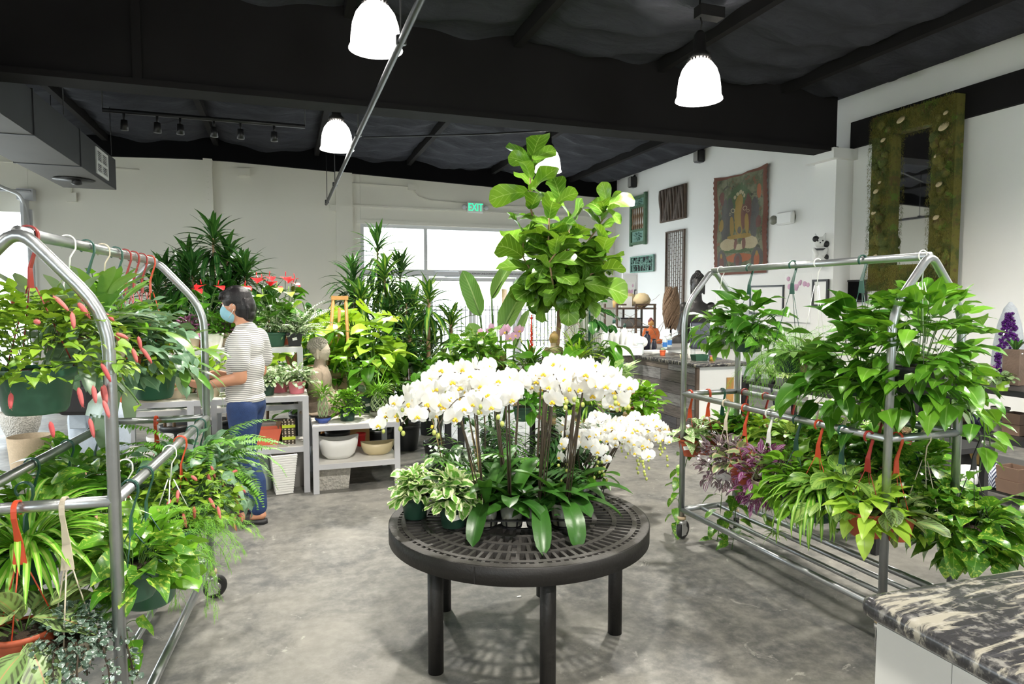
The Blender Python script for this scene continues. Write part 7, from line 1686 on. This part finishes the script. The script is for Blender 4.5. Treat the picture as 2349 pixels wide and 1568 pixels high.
t=thing('seedling_tray','white cell tray of small terracotta seedlings on a low board behind the right rack','plant tray',Vector((3.95,3.35,.62)),.1)
m=MB()
for i in range(8):
    for j in range(3): m.lathe([(.025,0),(.032,.05),(.03,.05),(.02,.01)],8,c=(-.28+i*.08,-.08+j*.08,0),cap=False)
m.bx((-.33,-.13,.045),(.33,.13,.05));m.build('cell_tray','white_plastic',t)
m=MB();n_=420;P=np.stack([U(-.3,.3,n_),U(-.11,.11,n_),U(.06,.13,n_)],-1);leaves(m,P,U(0,6.28,n_),U(-.2,1.2,n_),.035,.022,prof='oval',ns=3);m.build('seedlings','lf_njoy',t)
t=thing('low_table','low black table behind the near end of the right rack','table',(3.9,3.3,0));MB().bx((-.5,-.3,.585),(.5,.5,.62)).build('table_top','black_plastic',t)
for x in(-.48,.44):
    for y in(-.28,.44): MB().bx((x,y,0),(x+.04,y+.04,.585)).build('leg','black_plastic',t)
for k,(x,y,mt,lb) in enumerate([(3.6,3.55,'lf_pothos','green plant on the low black table, left rear'),(4.1,3.65,'lf_green','green plant on the low black table, right rear'),(3.75,3.15,'lf_croton','dark leafy plant on the low black table, left front')]):
    plant('potted_green_plant',lb,Vector((x,y,.621)),f_bush(80,.15,.16,.08,.06,mt,'heart',phi=(-.2,1.4)),('pot_terra',.07,.09,'plain'))
t=thing('broom_handle','black pole leaning against the right wall left of the black bench','pole',Vector((0,0,0)));a=atx(1758,830,6.6);b=atz(1790,945,.45);MB().tube([aty(1758,828,6.9),aty(1781,950,6.5)],.014,8).tube([aty(1781,950,6.5),aty(1786,975,6.5)],.022,8).build('pole_shaft','gloss_black',t)
t=thing('waste_bin','black bin beside the leaning pole','bin',Vector((5.25,6.75,0)));MB().lathe([(.13,0),(.17,.62),(.18,.62),(.18,.65),(.16,.65)],4,M=Matrix.Rotation(PI/4,4,'Z'),smooth=False).build('bin_body','pot_black',t)
# right black shelf unit
SY0,SY1=3.2,4.65;SX=5.45
t=thing('black_shelf_unit','black wooden display shelf unit at the right edge','shelf unit',(0,0,0))
for z in(.86,.47,.12): MB().bx((SX,2.6,z-.05),(SX+.9,4.62,z)).build('shelf_board','black_plastic',t)
for x,y in((SX+.05,4.45),(SX+.75,4.45),(SX+.05,2.7),(SX+.75,2.7)): MB().bx((x,y,0),(x+.1,y+.12,.82)).build('post','black_plastic',t)
MB().add([(SX+.08,4.45,.82),(SX+.08,4.0,.82),(SX+.08,4.45,.45),(SX+.14,4.45,.82),(SX+.14,4.0,.82),(SX+.14,4.45,.45)],[(0,1,4,3),(1,2,5,4),(2,0,3,5)],[(0,2,1),(3,4,5)],smooth=False).build('corner_brace','black_plastic',t)
def sh(px,py,z): return atz(px,py,z+.001)
def gp(px,Y,z): p=aty(px,700,Y);return Vector((p.x,Y,z+.001))
# geode
t=thing('amethyst_geode','tall pointed amethyst geode standing on the black shelf unit','geode',gp(2318,4.25,.86),.2)
simple('geode_shell',(.30,.33,.36),.7,var=.3,scale=20,bump=.5);simple('amethyst',(.055,.012,.10),.08,var=.8,scale=60)
m=MB();m.lathe([(.11,0),(.13,.1),(.12,.3),(.09,.5),(.05,.64),(.01,.70)],20,sx=.8);m.build('geode_shell','geode_shell',t)
m=MB()
for k in range(300):
    z=R_.uniform(.02,.6);wd=.085*(1-(z/.68)**2)+.01;y=R_.uniform(-wd,wd);s=R_.uniform(.008,.017);m.lathe([(s,0),(s,.012),(.001,.03)],6,M=Matrix.Translation((-.085*(1-(z/.75)**2*.6)-.002,y,z))@Matrix.Rotation(-PI/2+R_.uniform(-.5,.5),4,'Y')@Matrix.Rotation(R_.uniform(-.5,.5),4,'X'),smooth=False)
m.build('crystals','amethyst',t);t.rotation_euler.z=.55
t=thing('wooden_block','dark wooden block vase with small white tag beside the geode','planter',gp(2335,3.85,.86),.1);MB().box((0,0,.15),(.13,.13,.30)).build('block_body','dark_wood',t);MB().box((-.03,-.067,.27),(.02,.003,.012)).build('price_tag','paper',t)
m=MB()
for k in range(7): a=k*.9;leaves(m,[(0,0,.28)],a,1.1,.14,.04,bend=.5,prof='oval',ns=6,nc=1)
m.build('foliage','lf_dark',t)
for k,(px,Y,lb) in enumerate([(2268,3.95,'purple african violet in lime green pot, left one on the black shelf unit'),(2308,3.62,'african violet in lime green pot at the front edge of the black shelf unit')]):
    plant('potted_african_violet',lb,gp(px,Y,.86),f_bush(40,.10,.05,.06,.045,'lf_violet','round',phi=(-.1,1.2))+([('flowers',f_bush(60,.07,.05,.02,.018,'petal_violet','round',phi=(.5,1.4),lift=.05)[0][1],'petal_violet')] if k==0 else []),('pot_lime',.048,.08,'plain'),tagp=True)
plant('potted_african_violet','pale pink flowered violet behind the rack post on the black shelf unit',gp(2235,4.2,.86),f_bush(40,.10,.05,.06,.045,'lf_violet','round',phi=(-.1,1.2))+[('flowers',f_bush(50,.07,.05,.02,.018,'petal_pink','round',phi=(.5,1.4),lift=.05)[0][1],'petal_pink')],('pot_white',.048,.08,'plain'))
simple('ribbed_grey',(.26,.24,.22),.6);simple('brown_clay',(.16,.10,.07),.6,var=.2);simple('blue_glaze',(.05,.05,.11),.12,var=.6,scale=30)
z2=.47
p=gp(2306,3.85,z2)
for k in range(2): simplepot('planter','grey ribbed cylinder planter, %s of two stacked on the middle black shelf'%('lower' if k==0 else 'upper'),'planter',p+Vector((0,0,k*.105)),'ribbed_grey',.068,.104,'ribbed')
p=gp(2345,3.72,z2)
for k in range(2): trough('planter','brown carved clay planter, %s of two stacked on the middle black shelf'%('lower' if k==0 else 'upper'),p+Vector((0,0,k*.09)),'brown_clay',.15,.15,.088,.9)
for k,(px,Y,lb) in enumerate([(2252,4.1,'round dark blue glazed jar on the middle black shelf, left of two'),(2275,3.98,'round dark blue glazed jar on the middle black shelf, right of two')]):
    t=thing('glazed_jar',lb,'jar',gp(px,Y,z2));MB().lathe([(.03,0),(.055,.03),(.06,.06),(.045,.09),(.03,.1),(.035,.115),(.028,.115)],20).build('jar_body','blue_glaze',t)
simplepot('planter','small beige pot at the back left of the middle black shelf','planter',gp(2222,4.3,z2),'brown_clay',.06,.08,'cup')
z3=.12
def _m():
    n=NT('zebra_glaze');x,y,z=n.sep(n.obj())[:3];a=n.mth('ARCTAN2',x,y)
    w1=n.mth('SINE',n.mth('ADD',n.mth('MULTIPLY',a,22.),n.mth('MULTIPLY',z,180.)));w2=n.mth('SINE',n.mth('SUBTRACT',n.mth('MULTIPLY',a,22.),n.mth('MULTIPLY',z,180.)))
    s=n.mth('GREATER_THAN',n.mth('SINE',n.mth('MULTIPLY',a,4.)),0.);m_=n.nd('ShaderNodeMix',{0:s,2:w1,3:w2}).outputs[0];c=n.mix(n.step(m_,-.2,.2),(.03,.04,.10),(.62,.66,.75));return n.fin(n.bsdf(c,.35))
MDEF['zebra_glaze']=_m
simplepot('planter','blue and white zebra-striped cylinder planter on the lowest black shelf','planter',gp(2308,3.55,z3),'zebra_glaze',.082,.165,'cup')
simplepot('planter','plain white cup planter on the lowest black shelf','planter',gp(2242,3.7,z3),'white_plastic',.07,.13,'cup')
simplepot('planter','tan bowl planter behind the white cup on the lowest black shelf','planter',gp(2265,4.1,z3),'gold_stone',.09,.15,'bowl')
p=gp(2346,3.4,z3)
for k in range(2): trough('planter','brown carved clay planter, %s of two stacked on the lowest black shelf'%('lower' if k==0 else 'upper'),p+Vector((0,0,k*.10)),'brown_clay',.17,.17,.098,.9)
t=thing('driftwood','twisted brown driftwood leaning beside the black shelf unit','driftwood',gp(2225,4.85,0));m=MB()
for k in range(5): m.tube([(R_.uniform(-.05,.05),R_.uniform(-.05,.05),0),(R_.uniform(-.1,.1),R_.uniform(-.1,.1),.3),(R_.uniform(-.12,.12),R_.uniform(-.1,.1),.6)],[.05,.04,.015],8)
m.build('branches','bark',t)
for k,(px,Y,lb) in enumerate([(2010,5.2,'cardboard box on the black bench behind the right rack, left'),(2160,5.0,'cardboard box on the black bench behind the right rack, right')]):
    t=thing('cardboard_box',lb,'box',Vector((aty(px,880,Y).x-.55,Y-.3,.661)));MB().box((0,0,.09),(.24,.3,.18)).build('box_body','canvas_tan',t);MB().box((0,0,.181),(.24,.03,.003)).build('tape_strip','paper',t)
# gum wrapper on the floor
tag(MB().box((0,0,.002),(.025,.014,.003)).build('paper_scrap','paper',loc=atz(1191,1368,0)),'tiny white paper scrap on the floor under the round table','litter')
